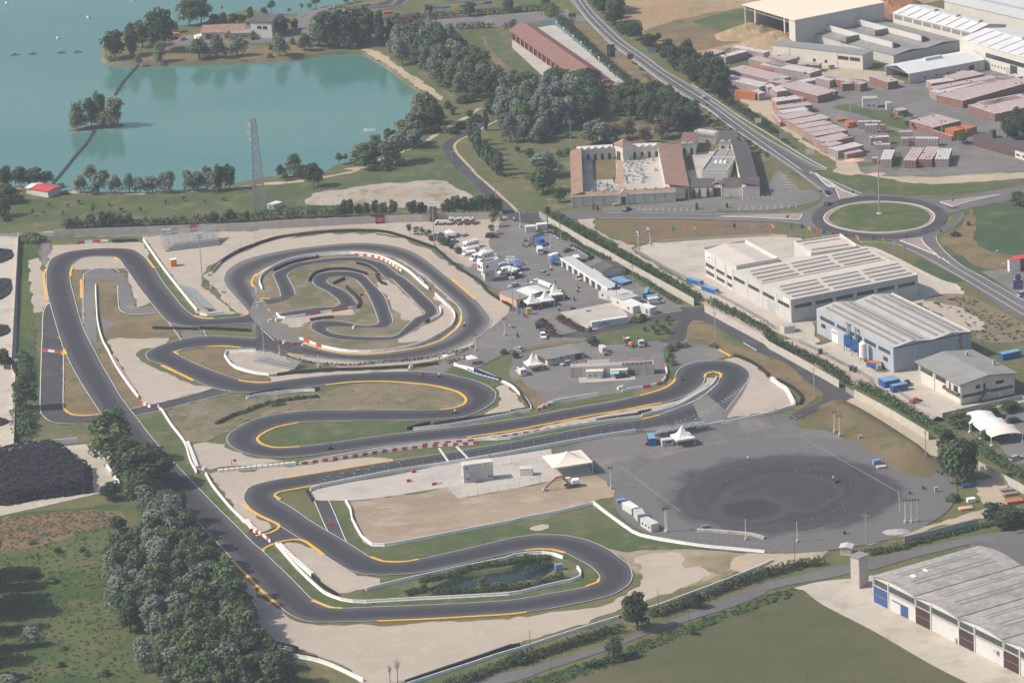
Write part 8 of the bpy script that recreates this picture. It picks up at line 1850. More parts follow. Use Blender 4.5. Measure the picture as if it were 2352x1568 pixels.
def bike(q,q2,col,label,rider=None,group=None):
 p=W1(q);d=W1(q2)-p;a=math.atan2(d.y,d.x)-PI/2
 if not BK[1]:r=BK[0];r.location=p;r.rotation_euler=(0,0,a);BK[1]=1;r['label']=label;[setattr(o,'color',(*CC[col],1))for o,_ in KIDS[r.name]if 'paint' in o.name]
 else:r=dup(BK[0],p,a,label,None,None,CC[col])
 if group:r['group']=group
 if rider:person(None,rider[0],'rider in '+rider[1]+' on the '+label,'ride',a,p.copy())
for q,q2,c,l,rd in(("@12 685,995","@12 750,985",'k','dark racing scooter on the lower infield loop',('k','black leathers')),("@12 1825,665","@12 1860,655",'y','yellow black racing scooter on the infield bend',('w','white leathers')),("@12 1682,330","@12 1690,300",'k','black racing scooter on the upper straight',('w','a white suit')),("@22 1555,355","@22 1560,385",'k','black racing scooter leaving the hairpin',('k','black leathers')),("@11 1915,1430","@11 1945,1410",'d','dark blue scooter on the oval bend',('y','a yellow vest')),("@32 635,1300","@32 665,1285",'r','red motorbike standing on the drift pad',('r','red leathers')),
("@21 605,1080","@21 612,1060",'r','red scooter crossing the paddock',('r','red gear')),("@21 600,1115","@21 604,1090",'y','yellow scooter crossing the paddock',('y','yellow gear')),("@21 572,1195","@21 575,1170",'k','black scooter in the middle of the paddock',('k','dark clothes')),("@21 358,915","@21 365,900",'w','white scooter below the blue gazebo',('w','white gear')),("@21 50,1525","@21 55,1500",'k','dark scooter at the foot of the paddock',('k','dark clothes')),("@21 20,465","@21 25,440",'w','white scooter at the top gate',('w','light clothes')),("@21 430,1285","@21 440,1270",'k','black scooter by the planter',('s','grey clothes')),("@21 10,1440","@21 20,1420",'w','white scooter near the oval fence',None),("@21 945,1205","@21 975,1200",'k','black scooter parked below the hat sign',None),("@21 560,1275","@21 590,1270",'k','black moped parked on the tarmac',None)):bike(q,q2,c,l,rd)
bg_='racing scooters parked at the blue van'
for i,(x,y)in enumerate(((115,650),(130,645),(100,690),(120,705),(150,695),(165,680),(155,650),(175,655),(190,640),(185,670),(200,690),(175,635),(210,700),(190,620))):bike("@21 %d,%d"%(x,y),"@21 %d,%d"%(x+RN.randint(-20,20),y+14),'kkkkrrwwwrkkdk'[i],{'k':'black','r':'red','w':'white','d':'dark blue'}['kkkkrrwwwrkkdk'[i]]+' racing scooter in the cluster beside the blue van',None,bg_)
for i,(t,l)in enumerate((("@21 440,1100 450,1110 460,1115 470,1130 500,1165 510,1175",'scooter parked along the big pagoda tents'),("@21 190,1265 240,1275 265,1270",'scooter parked under the front pagoda tents'),("@21 105,1340 115,1330 120,1350",'scooter parked at the flagpoles'),("@11 1850,600 1865,595 1900,610 1915,605 1930,600 1940,595",'dirt bike parked beside the white awning'),("@12 1770,205 1800,195 1830,180 1860,170 1900,160 1920,150 1970,140",'scooter parked by the lower paddock fence'),("@21 365,860 385,865 400,860 420,865",'scooter parked under the blue gazebo'),("@21 85,965 100,960 110,970",'orange scooter parked beside the black van'),("@21 735,1040 800,1070 850,1100",'scooter parked in front of the open garage'))):
 for j,q in enumerate(K(t)):bike("@F %f,%f"%q[:2],"@F %f,%f"%(q[0]+3+j%3,q[1]+3),'o' if 'orange' in l else 'kwrkdkk'[(i+j)%7],l,None,l)
for q,c,l in(("@02 2130,1130",'y','person in a yellow vest holding a red flag at the infield gravel'),("@12 1503,335",'y','person in a yellow vest beside a red flag on the upper straight'),("@02 1865,210",'w','person standing on the dry grass inside the hairpin'),("@32 600,1280",'w','person in light clothes standing next to the red motorbike'),("@22 2168,1095",'w','person in white walking on the drift pad'),("@21 150,1035",'k','person in dark clothes behind the bar'),("@21 160,1035",'w','person in light clothes behind the bar'),("@21 400,1045",'r','person in red at the corner of the bar terrace'),("@22 600,215",'r','person in red on the concrete terrace'),("@22 690,205",'k','person in black on the concrete terrace'),("@11 1875,600",'w','person beside the dirt bikes'),("@12 1840,125",'k','person at the fence of potted shrubs'),("@12 1685,165",'w','person in white under the parasol'),("@11 2335,1450",'w','person at the paddock side of the oval'),("@21 195,1260",'r','person under the front pagoda tent'),("@21 228,1258",'y','person in a vest under the front pagoda tent'),("@21 265,1255",'k','person in dark clothes by the second pagoda tent'),("@22 830,345",'k','person crouched beside the site cabin door')):person(q,c,l,rz=RN.uniform(0,6))
for q,l in(("@02 2140,1130",'red marshal flag held at the infield gravel'),("@12 1515,338",'red marshal flag on the upper straight')):
 r=thing('marshal_flag',l,'flag',W1(q));MB().bar((-.3,0,.95),(.5,0,1.9),.04).build('stick',Zn,r);MB().add([(.5,0,1.9),(1.2,.1,1.5),(1.0,0,.7),(.15,0,1.3)],[(0,1,2,3),(3,2,1,0)]).build('flag_cloth',Qp,r)
 # cones
cm_=MB().cyl((0,0,.03),(0,0,.6),.2,.04,8).box(-.25,.25,-.25,.25,0,.05).mesh('traffic_cone',Qv)
for x,y in((5,960),(125,1035),(190,978),(200,985),(248,1112),(258,1192),(268,1192),(370,1188),(492,1264),(615,1342),(697,1242),(702,1335),(763,1328),(823,1320),(358,1470),(562,1465),(690,1502),(260,1535),(603,1568),(712,1562),(400,1636),(615,1640),(268,1605),(-120,800),(-35,790),(-120,1065),(-240,1178),(-375,1290),(-515,1410)):tag(put('traffic_cone',cm_,None,W1("@32 %d,%d"%(x,y))),'small orange cone on the drift pad','cone','orange cones on the drift pad')
# tents
def tent(label,q,s,h,hp,m=Qj,rz=0.0,name='pagoda_tent',conc=True,group=None,sy=None):
 r=thing(name,label,'tent',W1(q),rz,group);sy=sy or s;b=MB();n=6;vs=[]
 for i in range(n+1):
  t=i/n;w_=1-t;z=h+(hp-h)*(t**2.2 if conc else t)
  vs+=[(sx*s/2*w_+.001*sx,sy_*sy/2*w_+.001*sy_,z)for sx,sy_ in((-1,-1),(1,-1),(1,1),(-1,1))]
 b.add(vs,[(i*4+k,i*4+(k+1)%4,i*4+4+(k+1)%4,i*4+4+k)for i in range(n)for k in range(4)]).build('canopy',m,r)
 b=MB();q_=.42 if conc else.2
 for k,(sx,sy_)in enumerate(((-1,-1),(1,-1),(1,1),(-1,1))):
  MB().bar((sx*s/2*.97,sy_*sy/2*.97,0),(sx*s/2*.97,sy_*sy/2*.97,h),.12).build('leg',Qa,r)
 b.box(-s/2,s/2,-sy/2-.03,-sy/2,h-q_,h).box(-s/2,s/2,sy/2,sy/2+.03,h-q_,h).box(-s/2-.03,-s/2,-sy/2,sy/2,h-q_,h).box(s/2,s/2+.03,-sy/2,sy/2,h-q_,h).build('valance',m,r);return r
for a in(("white pagoda tent nearest the flagpoles","@21 190,1262",5,2.6,6.0),("middle white pagoda tent of the three at the bar","@21 312,1240",5,2.6,6.0),("biggest white pagoda tent beside the bar canopy","@21 392,1185",5.2,2.6,6.0),("white pagoda tent at the porch of the club house","@22 195,260",5,2.5,6.2),("white pagoda tent in front of the grandstand","@22 1570,945",6,2.8,6.6)):tent(*a,rz=.28)
tent('large cream marquee on a frame at the end of the concrete apron',"@22 515,1190",12.5,4.0,6.6,Zm,.27,'marquee',True,None,12)
for l,q,s,m in(('turquoise flat awning at the paddock mast',"@21 20,870",3.6,Qu),('purple gazebo with dark legs by the white van',"@21 65,915",3.4,plain('purple_fabric',(.13,.12,.30),.8,.1,1)),('bright blue gazebo at the end of the garage row',"@21 385,865",3.4,Qk),('white gazebo between the motorhomes',"@11 2105,800",3.4,Qj),('white gazebo beside the parked grey estate',"@11 1785,615",3.4,Qj),('white gazebo at the lower paddock fence',"@12 1985,205",3.4,Qj),('pale turquoise awning beside the grey van',"@21 -10,895",3.2,Qu)):tent(l,q,s,2.2,3.2,m,.25,'gazebo',False)
tent('round white parasol at the lower paddock fence',"@12 1745,185",1.7,2.1,2.6,Qj,.3,'parasol',False);tent('cream awning stretched from the second motorhome',"@11 1975,790",3.4,2.3,2.4,Zm,.2,'awning',False)
for i,(l,q,m)in enumerate((('farthest white arched car canopy',"@32 1950,775",Qj),('middle white arched car canopy',"@32 2050,840",Qj),('nearest cream arched car canopy on a white foot',"@32 2150,900",Zm))):
 r=thing('car_canopy',l,'canopy',W1(q),.2,'arched car canopies');b=MB();n=6;vs=[]
 for i in range(n+1):
  for j in range(n+1):x,y=i/n*2-1,j/n*2-1;vs.append((x*5,y*4.5,2.6+1.9*(1-x*x)*(.45+.55*(1-y*y))+.25*abs(x*y)))
 b.add(vs,[(i*(n+1)+j,(i+1)*(n+1)+j,(i+1)*(n+1)+j+1,i*(n+1)+j+1)for i in range(n)for j in range(n)]).build('canopy',m,r,smoothed=True)
 for x,y in((-5,-4.5),(5,-4.5),(-5,4.5),(5,4.5)):MB().cyl((x,y,0),(x,y,2.8),.13,n=6).build('post',Qa,r);MB().cyl((x,y,0),(x,y,.5),.5,n=8).build('foot',Qa,r)
 # grandstands
def stand(label,A,Bq,depth,rows,h,name='grandstand',face=-1):
 a,b=W1(A),W1(Bq);d=b-a;L=d.length;r=thing(name,label,'grandstand',a,math.atan2(d.y,d.x),None)
 for i in range(rows):
  y=-face*depth*i/rows;z=.9+h*i/rows;MB().box(0,L,min(y,y-face*.45),max(y,y-face*.45),z,z+.08).build('bench',Qc,r);MB().box(0,L,min(y,y+face*depth/rows*.9),max(y,y+face*depth/rows*.9),z-.42,z-.36).build('tread',Qc,r)
 f=MB()
 for i in range(int(L/2.4)+1):
  x=min(L-.1,i*2.4+.1);f.bar((x,0,.5),(x,-face*depth,h+.5),.1);f.bar((x,-face*depth,0),(x,-face*depth,h+1.4),.09);f.bar((x,-face*depth*.5,0),(x,-face*depth*.5,h*.5+.5),.09);f.bar((x,0,0),(x,0,.9),.09);f.bar((x,-face*depth,.1),(x,-face*depth*.5,h*.5),.06)
 f.build('frame',Qc,r);MB().bar((0,-face*depth,h+1.4),(L,-face*depth,h+1.4),.08).bar((0,face*.4,1.3),(L,face*.4,1.3),.08).box(0,L,min(0,face*.9),max(0,face*.9),.4,.5).build('handrail',Qc,r);return r
stand('big steel grandstand facing the oval with many bench rows',"@01 1515,740","@01 2020,678",9,9,4.6)
stand('long low steel bleacher beside the white barrier',"@01 1745,1090","@01 1950,1290",3.5,4,1.4,face=1);stand('steel bleacher behind the hairpin barrier',"@12 -20,175","@12 365,262",3.5,4,1.7);stand('steel grandstand behind the blue container on the pit straight',"@22 1300,870","@22 1740,780",4.5,5,2.8,face=1)
# digger, backhoe, trailers
def digger(label,q,rz,col,arm):
 r=thing('excavator',label,'excavator',W1(q),rz)
 for y in(-1.15,1.15):MB().prism([(-2.1,.25),(-1.7,0),(1.7,0),(2.1,.25),(2.1,.65),(1.7,.9),(-1.7,.9),(-2.1,.65)],y-.3,y+.3,'y').build('track',Qd,r)
 MB().box(-2.2,1.3,-1.3,1.3,1.0,1.35).build('turntable',Zk,r);MB().tbox(-2.3,.2,-1.3,1.3,1.35,2.4,.1,.1).build('engine_house',Qa,r);MB().tbox(.2,1.7,-1.25,-.1,1.35,2.95,.12,.08).build('cab',Qa,r);MB().box(.4,1.74,-1.28,-.3,1.9,2.7).build('cab_glass',Qf,r)
 MB().bar((1.4,.3,1.7),(2.9,.3,3.9),.45,.6).bar((2.9,.3,3.9),(4.9,.3,3.7),.4,.55).build('boom',col,r);MB().bar((4.9,.3,3.7),(8.4,.3,.9),.35,.45).build('stick',col,r);MB().prism([(8.1,.9),(8.9,1.0),(9.3,.2),(8.6,0),(7.9,.3)],-.4,1.0,'y').build('bucket',Qc,r)
digger('white and orange-red tracked excavator on the bare earth',"@22 550,1335",PI+.22,plain('digger_orange',(.42,.10,.05),.6,.1,1),0)
r=thing('backhoe_loader','yellow backhoe loader parked on the pale pad','digger',W1("@22 1070,40"),-.9);MB().tbox(-.9,.5,-.8,.8,1,2.7,.15,.1).build('cab',Qf,r);MB().box(-.8,.4,-.75,.75,2.7,2.85).build('cab_roof',Zm,r);MB().tbox(.5,2.1,-.6,.6,.8,1.7,.1,.1).build('bonnet',Qv,r);MB().bar((1.5,-.7,1.2),(2.9,-.7,.5),.2).bar((1.5,.7,1.2),(2.9,.7,.5),.2).build('loader_arms',Qv,r);MB().prism([(2.8,.1),(3.6,.05),(3.1,.9)],-1.1,1.1,'y').build('bucket',Qd,r);MB().bar((-1,0,1),(-2.2,0,3.1),.3).bar((-2.2,0,3.1),(-2.6,0,1.6),.25).build('backhoe_arm',Qv,r);wheels(r,(-.7,),.9,.7);wheels(r,(1.6,),.85,.5)
def box(name,label,cat,q,dims,m,rz=.2,extra=None,group=None):
 r=thing(name,label,cat,W1(q),rz,group);a,b,c=dims;MB().tbox(-a/2,a/2,-b/2,b/2,.12,c,.05,.05).build('body',m,r);MB().box(-a/2-.06,a/2+.06,-b/2-.06,b/2+.06,c+.003,c+.1).build('lid',extra or m,r);MB().box(-a*.4,a*.4,-b*.4,b*.4,0,.12).build('base',Qd,r)
for a in(('portable_toilet','orange and purple ticket booth with white roof between the grandstands','booth',"@01 1595,875",(2.2,2.0,2.6),Qv,.3,Qa),('yellow_kiosk','yellow wooden kiosk cupboard beside the flags','kiosk',"@21 155,1320",(1.6,1.2,2.2),Zl,.2),('blue_pump','blue engine pump at the edge of the pond','pump',"@23 428,525",(2.0,1.4,1.6),Qu,.2),('generator','blue generator trailer at the embankment toe','generator',"@32 1000,1130",(2.4,1.3,1.5),Qu,.3),('bin','black bin on the stony bank','bin',"@32 1425,1360",(.8,.8,1.0),Qd),('bin','black bin at the corner of the drift pad','bin',"@32 1303,1405",(.7,.7,.9),Qd),('bin','black drum on the gravelly edge of the drift pad','bin',"@33 703,205",(.8,.8,1.1),Qd),('cabinet','grey electrical cabinet on the embankment','cabinet',"@32 845,905",(1.0,.6,1.5),Qy),('cabinet','grey electrical cabinet at the stony bank','cabinet',"@32 1545,1385",(1.0,.6,1.6),Qy),('trailer','small tracked dumper beside the marquee','dumper',"@22 692,1115",(1.8,1.2,1.3),Zn),('bench','wooden crate table behind the stacked blocks','crate',"@23 1772,148",(2,1,.9),Zn),('skip','blue and orange waste skip behind the workshop hall','skip',"@32 980,235",(5,2.2,1.7),Qk,-.5,Xl),('cage','steel mesh cage beside the blue skip','cage',"@32 1020,260",(1.6,1.4,1.7),Qc),('bin','dark green waste bin at the lane fence','bin',"@32 483,115",(1.4,1.2,1.7),Qd),('bin','first of two dark bins at the factory fence','bin',"@32 768,268",(1.4,1.2,1.6),Qd),('bin','second of two dark bins at the factory fence','bin',"@32 800,280",(1.4,1.2,1.6),Qd),('cabinet','grey wheeled box in front of the container hut','box',"@22 865,130",(1.7,1.0,1.0),Zn),('barrel','blue plastic boat cover beside the topmost cabin','tank',"@22 1000,1480",(2.6,1.3,1.0),Qu),('fuel_pump','red and white fuel pump island roof','fuel pump',"@31 2260,920",(4,2,4.2),Qa,.2,Qp),('red_kiosk','red kiosk at the petrol station','kiosk',"@31 2340,890",(6,4,4),Qp),('pallet','stack of wire pallets beside the kiosk cabin','pallets',"@22 1095,310",(2.2,1.2,1.8),Qd),('bench','grey stone bench at the cemetery gate','bench',"@21 958,322",(2.4,.9,.8),Za),('loader','orange tractor in the peninsula car park','tractor',"@00 1620,345",(3,1.8,2),Qv),('loader','orange machine behind the boathouse','tractor',"@01 150,195",(4,1.6,1.2),Qv),('cart','orange go-kart truck on the far kart track','kart',"@10 1210,128",(4,1.6,.9),Qp),('wreck','yellow loader at the edge of the brick stacks','loader',"@20 1650,532",(4,1.6,1.6),Zl),('bag_pile','pile of pale cement bags beside the generator','bags',"@32 1040,1165",(2.8,1.6,.7),Za),('scrap','heap of blue drums under the oaks','drums',"@32 1850,1335",(4.5,1.2,1.0),Qk),('scrap','white cart with striped load on the grass bank','cart',"@32 1865,1475",(2.4,1.6,1.2),Qa),('planks','stack of reddish planks on the grass bank','planks',"@32 1815,1540",(4,2,.5),Zs),('planks','first rack of boards by the shaded wall','boards',"@32 2190,1370",(4,2,.5),Zn),('planks','second rack of boards by the shaded wall','boards',"@32 2230,1405",(4,2,.5),Zn),('planks','long rusty board stack by the shaded wall','boards',"@32 2260,1480",(5,3,.9),Xl)):box(*a)
r=thing('silo','white silo on legs beside the workshop hall','silo',W1("@32 875,185"));MB().cyl((0,0,1.6),(0,0,6.3),1.3,n=14).cyl((0,0,6.3),(0,0,6.9),1.3,.5,14).cyl((0,0,.8),(0,0,1.6),.4,1.3,14).build('tank',Qa,r)
for x,y in((-1,-1),(1,-1),(1,1),(-1,1)):MB().bar((x,y,0),(x,y,2),.16).build('leg',Qc,r)
for l,q in(('first blue dust filter beside the workshop hall',"@32 740,85"),('second blue dust filter beside the workshop hall',"@32 810,130")):
 r=thing('dust_filter',l,'filter unit',W1(q),-.5);MB().box(-1.2,1.2,-1,1,2.6,5.6).build('housing',Qk,r);MB().tbox(-1.2,1.2,-1,1,2.6,1.2,.7,.6).build('hopper',Qk,r);MB().cyl((0,0,5.6),(0,0,9.5),.35,n=8).bar((0,0,9.4),(-1,1.2,9.4),.6).build('duct',Qc,r)
 for x,y in((-1.1,-.9),(1.1,-.9),(1.1,.9),(-1.1,.9)):MB().bar((x,y,0),(x,y,2.7),.18).build('leg',Qk,r)
r=thing('hat_sign','dark hat shaped sign with a red board on a post above the offices','sign',W1("@21 965,1210"),.2);MB().bar((0,0,0),(0,0,5),.18).build('post',Qc,r);MB().box(-1.4,1.4,-.1,.1,4.6,5.2).build('red_board',Zk,r);MB().ball((0,0,6.1),.55,.5,.7).box(-1.4,1.4,-.4,.4,5.5,5.62).build('hat',Zt,r)
# lake things
def chain(l,s):
 me=cached('flt',lambda:MB().cyl((-1.2,0,.1),(1.2,0,.1),.38,n=8).box(-.25,.25,-.55,.55,-.1,.75).mesh('float',Qd));row('floating_pipe','pipeline',l,smooth(W(s,-1.3)),2.6,lambda i:me,'float',None,0,-1.3)
chain('dark floating pipeline from the peninsula to the islet',"@00 1285,590 1215,665 1130,765 1050,890");chain('dark floating pipeline from the islet to the near shore',"@00 870,1200 790,1330 700,1430 590,1568 @01 480,130")
for i,(q,m)in enumerate((("@00 62,35",Qa),("@00 812,165",Qa),("@00 532,357",Zm),("@00 1218,5",Qa),("@00 2032,70",Qp))):
 r=thing('buoy',('white buoy in the corner of the lake','white buoy above the dark floats','pinkish buoy in the open lake','white buoy at the top edge of the lake','red buoy behind the red tiled house')[i],'buoy',W1(q,-1.3));MB().ball((0,0,.3),.75).build('ball',m,r);MB().cyl((0,0,.9),(0,0,1.7),.08).build('stem',Qd,r)
for q in("@00 138,507","@00 300,500","@00 565,488","@00 712,480"):r=thing('marker_float','low dark float on the open lake','float',W1(q,-1.3),0,'dark floats in a line on the lake');MB().tbox(-2.2,2.2,-.6,.6,-.1,.4,.5,.2).build('hull',Qd,r);MB().box(-.4,.4,-.3,.3,.4,.8).build('hump',Qd,r)
r=thing('catamaran','white two-hulled raft on the lake','boat',W1("@10 1045,1200",-1.3));[MB().tbox(-2.6,2.6,y-.3,y+.3,-.1,.5,.4,.05).build('hull',Qa,r)for y in(-1.2,1.2)];MB().box(-1.2,1.2,-1.2,1.2,.5,.6).build('deck',Qu,r)
# heaps of earth
def heap(name,label,q,rx,ry,h,m,rz=0.0):
 r=random.Random(int(rx*7+h));b=MB();n,k=16,6;vs=[(0,0,h)]
 for j in range(1,k+1):
  for i in range(n):a=2*PI*i/n;d=j/k;vs.append((math.cos(a)*rx*d*r.uniform(.9,1.1),math.sin(a)*ry*d*r.uniform(.9,1.1),h*(1-d)**.8*r.uniform(.8,1.15)-(.1 if j==k else 0)))
 fs=[(0,1+i,1+(i+1)%n)for i in range(n)]+[(1+j*n+i,1+(j+1)*n+i,1+(j+1)*n+(i+1)%n,1+j*n+(i+1)%n)for j in range(k-1)for i in range(n)]
 return tag(b.add(vs,fs).build(name,m,None,W1(q),rz),label,'earth heap')
heap('clay_heap','tan clay heap at the mouth of the open shed',"@30 80,405",16,12,6,Zy);heap('clay_heap','grassy earth mound beside the open shed',"@20 2190,330",16,12,6,Zy);heap('clay_heap','red clay heap behind the halls',"@30 1140,110",18,14,8,plain('red_clay',(.33,.16,.08),.9,.15,.3));heap('rubble_heap','small rubble heap at the site lane',"@33 1180,185",5,3,.9,Qw);heap('rubble_heap','heap of broken tiles in the brickyard',"@30 790,1475",4.5,3,.8,Zs);heap('rubble_heap','low heap of fired clay at the brickyard fence',"@31 1000,35",4,2,.8,Zs)
for q,a,b in(("@01 -30,790",7,11),("@01 -50,1100",7,17),("@01 -70,1480",7,9),("@02 -40,750",5,4)):heap('tyre_heap',('dark tyre heap at the top end of the left yard','long dark tyre heap half way up the left yard','dark tyre heap beside the low wall of the left yard','small dark heap near the short white panel wall')[int(q[1:3]=='02')*3 or(a<99)*int(q.split(',')[1])//400-1],q,a,b,2.6,Zw)
# embankment beside the drift pad
def ridge(name,lines,zs,m):
 N=40;L=[]
 for s in lines:p=line(s);q=resample(p,length(p)/N);q=(q+[p[-1]]*N)[:N+1];L.append(q)
 vs=[(p.x,p.y,max(.03,z*min(1,5*(N-j)/N)))for q,z in zip(L,zs)for j,p in enumerate(q)];fs=[(i*(N+1)+j,i*(N+1)+j+1,(i+1)*(N+1)+j+1,(i+1)*(N+1)+j)for i in range(len(L)-1)for j in range(N)]
 return struct(MB().add(vs,fs).build(name,m,smoothed=True))
ridge('grass_embankment',("@32 265,738 520,760 620,820 780,930 1000,1080 1200,1220 1480,1340","@32 340,715 560,700 720,790 900,890 1100,1010 1300,1140 1560,1270","@32 430,690 640,650 820,740 1000,840 1200,950 1400,1070 1600,1190","@32 480,650 640,588 760,625 1000,760 1250,920 1450,1050 1600,1140","@32 520,630 650,580 790,620 1030,755 1280,915 1480,1045 1620,1130"),(.03,.9,1.9,2.2,.03),ground_mat('brown_embankment_grass',[(.15,.11,.06),(.19,.15,.085),(.08,.10,.035)],(.06,.12,1.2),fine=.25,bump=.4))
# concrete pipes
pm_=MB().ring((0,0,0),.62,.48,2.2,12).mesh('concrete_pipe',Za)
for i in range(44):
 x=1655+(i%22)*17.5;o=put('concrete_pipe',pm_,None,W1("@11 %f,%f"%(x+(9 if i>21 else 0),488-(i%3)*2))+Vector((0,1.2 if i%4 else-.6,.62+(1.08 if i>21 and 6<i%22<20 else 0))));o.rotation_euler=(PI/2,0,RN.uniform(-.06,.06));tag(o,'concrete pipe stacked against the pale wall','pipe','stacked concrete pipes')
 # tyre heap
def tyre_mb():return MB().ring((0,0,0),.34,.2,.2,10)
hp_=W("@02 -260,1060 0,1045 200,1000 500,975 640,1030 740,1140 840,1165 862,1395 400,1455 60,1515 -260,1500");xs=[p.x for p in hp_];ys=[p.y for p in hp_];hb=MB();base=tyre_mb();tn=0
tm=base.mesh('tyre',Zw);Vh=plain('pale_tyre',(.16,.15,.145),.8,.2,1);tp=tyre_mb().mesh('tyre',Vh)
def edge_d(x,y):return min(((Vector((x,y,0))-geometry.intersect_point_line(Vector((x,y,0)),a,b)[0]).length if 0<=geometry.intersect_point_line(Vector((x,y,0)),a,b)[1]<=1 else 99)for a,b in zip(hp_,hp_[1:]+hp_[:1]))
for i in range(5200):
 x,y=RN.uniform(min(xs),max(xs)),RN.uniform(min(ys),max(ys))
 if not inside((x,y),hp_):continue
 e=edge_d(x,y);top=min(3.6,1.3+.9*e)+.35*math.sin(x*.9)*math.sin(y*.7);z=top if e>1.2 else RN.uniform(0,1.4)
 M=Matrix.Translation((x,y,z))@Matrix.Rotation(RN.uniform(-.6,.6)if e>1.2 else RN.uniform(-.12,.12),4,Vector((RN.uniform(-1,1),RN.uniform(-1,1),0)).normalized())@Matrix.Scale(RN.uniform(.85,1.35),4)
 if tn<240 and(y<min(ys)+15 or i%19==0):tn+=1;o=put('tyre',tp if tn%24==0 else tm);o.matrix_world=M;tag(o,'pale worn tyre on top of the black heap' if tn%24==0 else 'black tyre on the big tyre heap','tyre','tyres on the big heap')
 else:hb.add([M@Vector(v)for v in base.v],base.f)
tag(hb.build('tyre_heap',Zw),'big black heap of old tyres in the left yard','tyres',None,'stuff')
core=MB();cc=sum(hp_,Vector())/len(hp_);core.add([(p.x,p.y,0)for p in hp_]+[tuple(p.lerp(cc,.22).to_2d())+(2.6,)for p in hp_]+[(cc.x,cc.y,3.2)],[(i,(i+1)%len(hp_),len(hp_)+(i+1)%len(hp_),len(hp_)+i)for i in range(len(hp_))]+[(len(hp_)+i,len(hp_)+(i+1)%len(hp_),2*len(hp_))for i in range(len(hp_))]);tag(core.build('tyre_heap',Xb),'dark inside of the big tyre heap','tyres',None,'stuff')
# brick packs
Xn=[plain('pink_brick_pack',(.36,.225,.195),.85,.12,.6),plain('brown_brick_pack',(.27,.135,.105),.85,.12,.6),plain('orange_brick_pack',(.50,.17,.075),.85,.1,.6),plain('grey_brick_pack',(.36,.29,.275),.85,.12,.6)];Xo=plain('pale_pack_wrap',(.50,.40,.385),.7,.12,.5);Xp=plain('white_pack_wrap',(.60,.55,.53),.7,.1,.5)
SB=[MB()for _ in range(6)];np_=[0]
def packs(A,Bq,Cq,lay,col,indiv=False,label=None,ph=1.08):
 h=lay*ph;a,b,c=(P(K(q)[0],h)for q in(A,Bq,Cq));a.z=b.z=c.z=0;ex=b-a;L=ex.length;ex.normalize();ey=Vector((-ex.y,ex.x,0));D=(c-a).dot(ey);sg=1 if D>0 else-1;ey*=sg;D=abs(D);nx,ny=max(1,round(L/1.15)),max(1,round(D/1.05));dx,dy=L/nx,D/ny;rz=math.atan2(ex.y,ex.x)
 for i in range(nx):
  for j in range(ny):
   for k in range(lay):
    p=a+ex*(dx*(i+.5))+ey*(dy*(j+.5))+Vector((0,0,k*ph));e=i in(0,nx-1)or j in(0,ny-1)
    if k<lay-1 and not e:continue
    if k==lay-1 and RN.random()<.012:continue
    if indiv and np_[0]<300 and(k==lay-1 or(j==0 if sg>0 else j==ny-1)):
     np_[0]+=1;r=put('brick_pack',cached(('bpk',round(dx,2),round(dy,2),col),lambda:MB().box(-dx/2+.07,dx/2-.07,-dy/2+.11,dy/2-.11,0,ph-.1).mesh('brick_pack',Xn[col])),None,p,rz);put('wrap',cached(('wrp',round(dx,2),round(dy,2),col),lambda:MB().box(-dx/2+.06,dx/2-.06,-dy/2+.10,dy/2-.10,ph-.1,ph-.03).mesh('wrap',Xp if col==3 else Xo)),r);tag(r,label,'brick pack',label+' group');continue
    for B_,z0,z1,g in((SB[col],0,ph-.1,.05),(SB[2 if col==2 else 5 if col==3 else 4],ph-.1,ph-.03,.04)):
     t=MB().box(-dx/2+g*1.5,dx/2-g*1.5,-dy/2+g*2.4,dy/2-g*2.4,z0,z1);B_.add([p+ex*v[0]+Vector((-ex.y,ex.x,0))*v[1]+Vector((0,0,v[2]))for v in t.v],t.f)
for q,lay,col,l in(("1240,1472 1357,1475 1225,1352",3,1,'brick pack in the first long stack by the green plot'),("1378,1462 1505,1465 1345,1342",3,1,'brick pack in the middle of the three long stacks'),("1530,1462 1658,1462 1483,1362",3,3,'pale brick pack in the stack nearest the brown office'),("1030,1465 1133,1465 1010,1374",3,3,'pale brick pack in the stack beside the tall light mast')):A,B_,C_=q.split();packs('@30 '+A,'@30 '+B_,'@30 '+C_,lay,col,True,l)
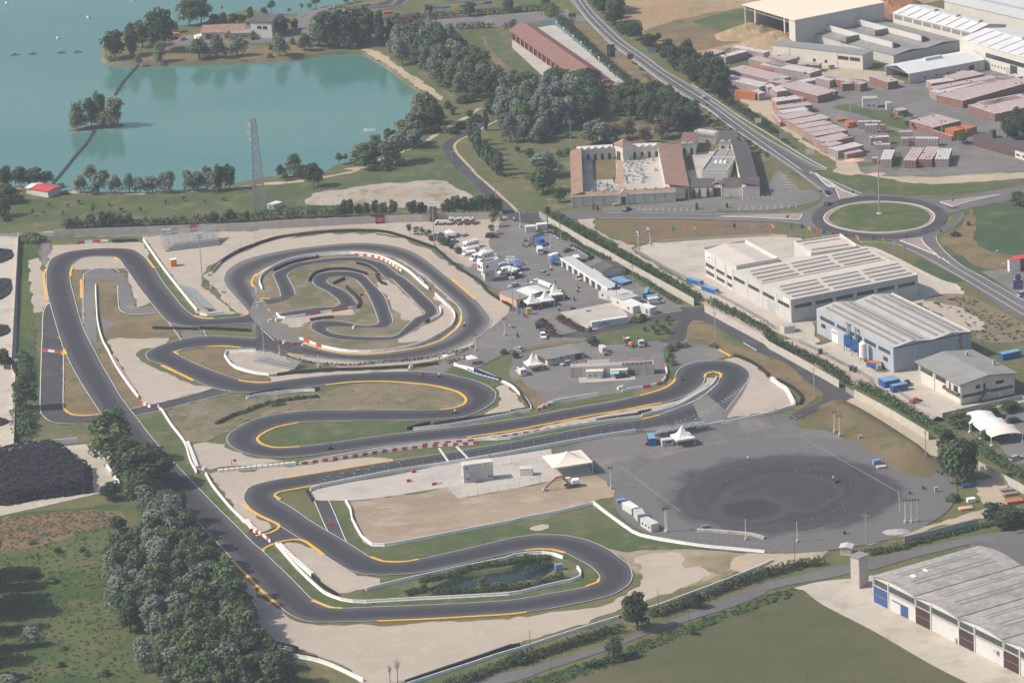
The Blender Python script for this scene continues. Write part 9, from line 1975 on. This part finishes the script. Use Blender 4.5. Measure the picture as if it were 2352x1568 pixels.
for s in """955,1455 1010,1455 953,1438 2 1;978,1330 1122,1328 976,1316 2 3;938,1268 1115,1258 940,1250 3 3;888,1152 1005,1150 890,1138 3 3;822,1120 1032,1118 822,1108 3 3;1030,1150 1080,1150 1030,1140 3 1;1215,1275 1292,1275 1215,1256 3 0;1300,1270 1345,1270 1300,1256 3 0;1350,1272 1562,1276 1352,1254 3 3;1205,1212 1325,1210 1205,1202 3 3;1520,1172 1775,1108 1312,1105 3 1;1705,1207 1818,1182 1678,1168 3 2;1828,1187 1922,1160 1790,1147 3 2;1685,1250 1702,1246 1300,1150 2 1;1790,928 2440,745 1560,866 3 1;1558,858 2345,700 1485,832 3 3;1560,830 2140,718 1480,800 3 0;1500,768 1720,738 1430,742 3 3;1502,802 1700,778 1500,782 2 2;1720,735 1990,680 1612,698 3 0;1820,690 1900,672 1725,662 2 0;2085,1047 2520,955 1825,967 3 1;2000,968 2400,890 1850,950 3 0
75,935 305,905 52,900 3 3;80,962 252,932 66,938 2 2;100,1002 415,962 78,968 3 0;140,1042 380,1006 112,1012 3 3;180,1097 442,1047 142,1048 3 0;252,1142 577,1082 190,1102 3 0;312,1182 602,1132 262,1147 3 0;367,1217 667,1167 316,1187 3 0;432,1252 737,1197 372,1222 3 0;532,1312 790,1256 440,1266 3 0;700,1272 795,1252 690,1262 3 2;577,1347 692,1312 522,1312 3 0;642,1387 882,1332 582,1352 3 3;722,1417 882,1387 692,1392 2 0;722,1440 722,1440 636,1418 2 0
60,1040 130,1120 40,1050 2 0;455,882 645,834 125,775 3 1;385,674 497,637 65,547 3 3;680,775 835,762 690,756 3 1;847,777 917,756 590,682 3 1;567,742 652,716 477,702 3 3;1100,759 1200,739 928,700 3 1;560,600 615,595 545,588 2 3;300,760 560,715 235,745 2 3;80,845 185,830 60,795 3 3;0,805 75,795 -30,770 3 3;320,905 390,895 300,880 1 0;40,640 110,610 -60,590 2 2;470,600 495,575 330,525 3 1;60,745 215,705 -395,640 3 0;140,770 220,740 40,730 3 1;-80,800 30,770 -400,660 3 3;100,620 205,597 -290,560 3 0;160,560 280,530 -80,540 3 0;-590,535 -390,470 -650,502 3 0;-390,525 -180,470 -560,540 3 3;-40,488 20,470 -240,402 3 3;-120,860 -85,845 -210,795 3 2;-85,862 -20,850 -100,825 3 3;640,1100 720,1090 640,1080 1 2;740,1130 815,1120 735,1105 2 2;730,1160 800,1150 730,1140 1 2;1195,1020 1285,1005 1195,990 2 1""".replace('\n',';').split(';'):
 A,B_,C_,lay,col=s.split();packs('@30 '+A,'@30 '+B_,'@30 '+C_,int(lay),int(col))
stf=thing('stacked_brick_packs','long rows of shrink wrapped brick packs filling the brickyard','brick packs');stf['kind']='stuff'
for i,(b,m)in enumerate(zip(SB,Xn+[Xo,Xp])):
 if b.v:b.build(('pink_packs','brown_packs','orange_packs','grey_packs','pale_wraps','white_wraps')[i],m,stf)['kind']='stuff'
hb=MB().box(-2500,2500,-60,4200,-4,450);m=bpy.data.materials.new('summer_haze');m.use_nodes=True;t=m.node_tree;t.nodes.clear();o=t.nodes.new('ShaderNodeOutputMaterial');v=t.nodes.new('ShaderNodeVolumePrincipled')
v.inputs['Color'].default_value=(.80,.88,1.0,1);v.inputs['Density'].default_value=.000105;v.inputs['Anisotropy'].default_value=.2;t.links.new(v.outputs[0],o.inputs['Volume']);tag(hb.build('haze',m),'thin pale summer haze over the whole valley','haze',None,'stuff')
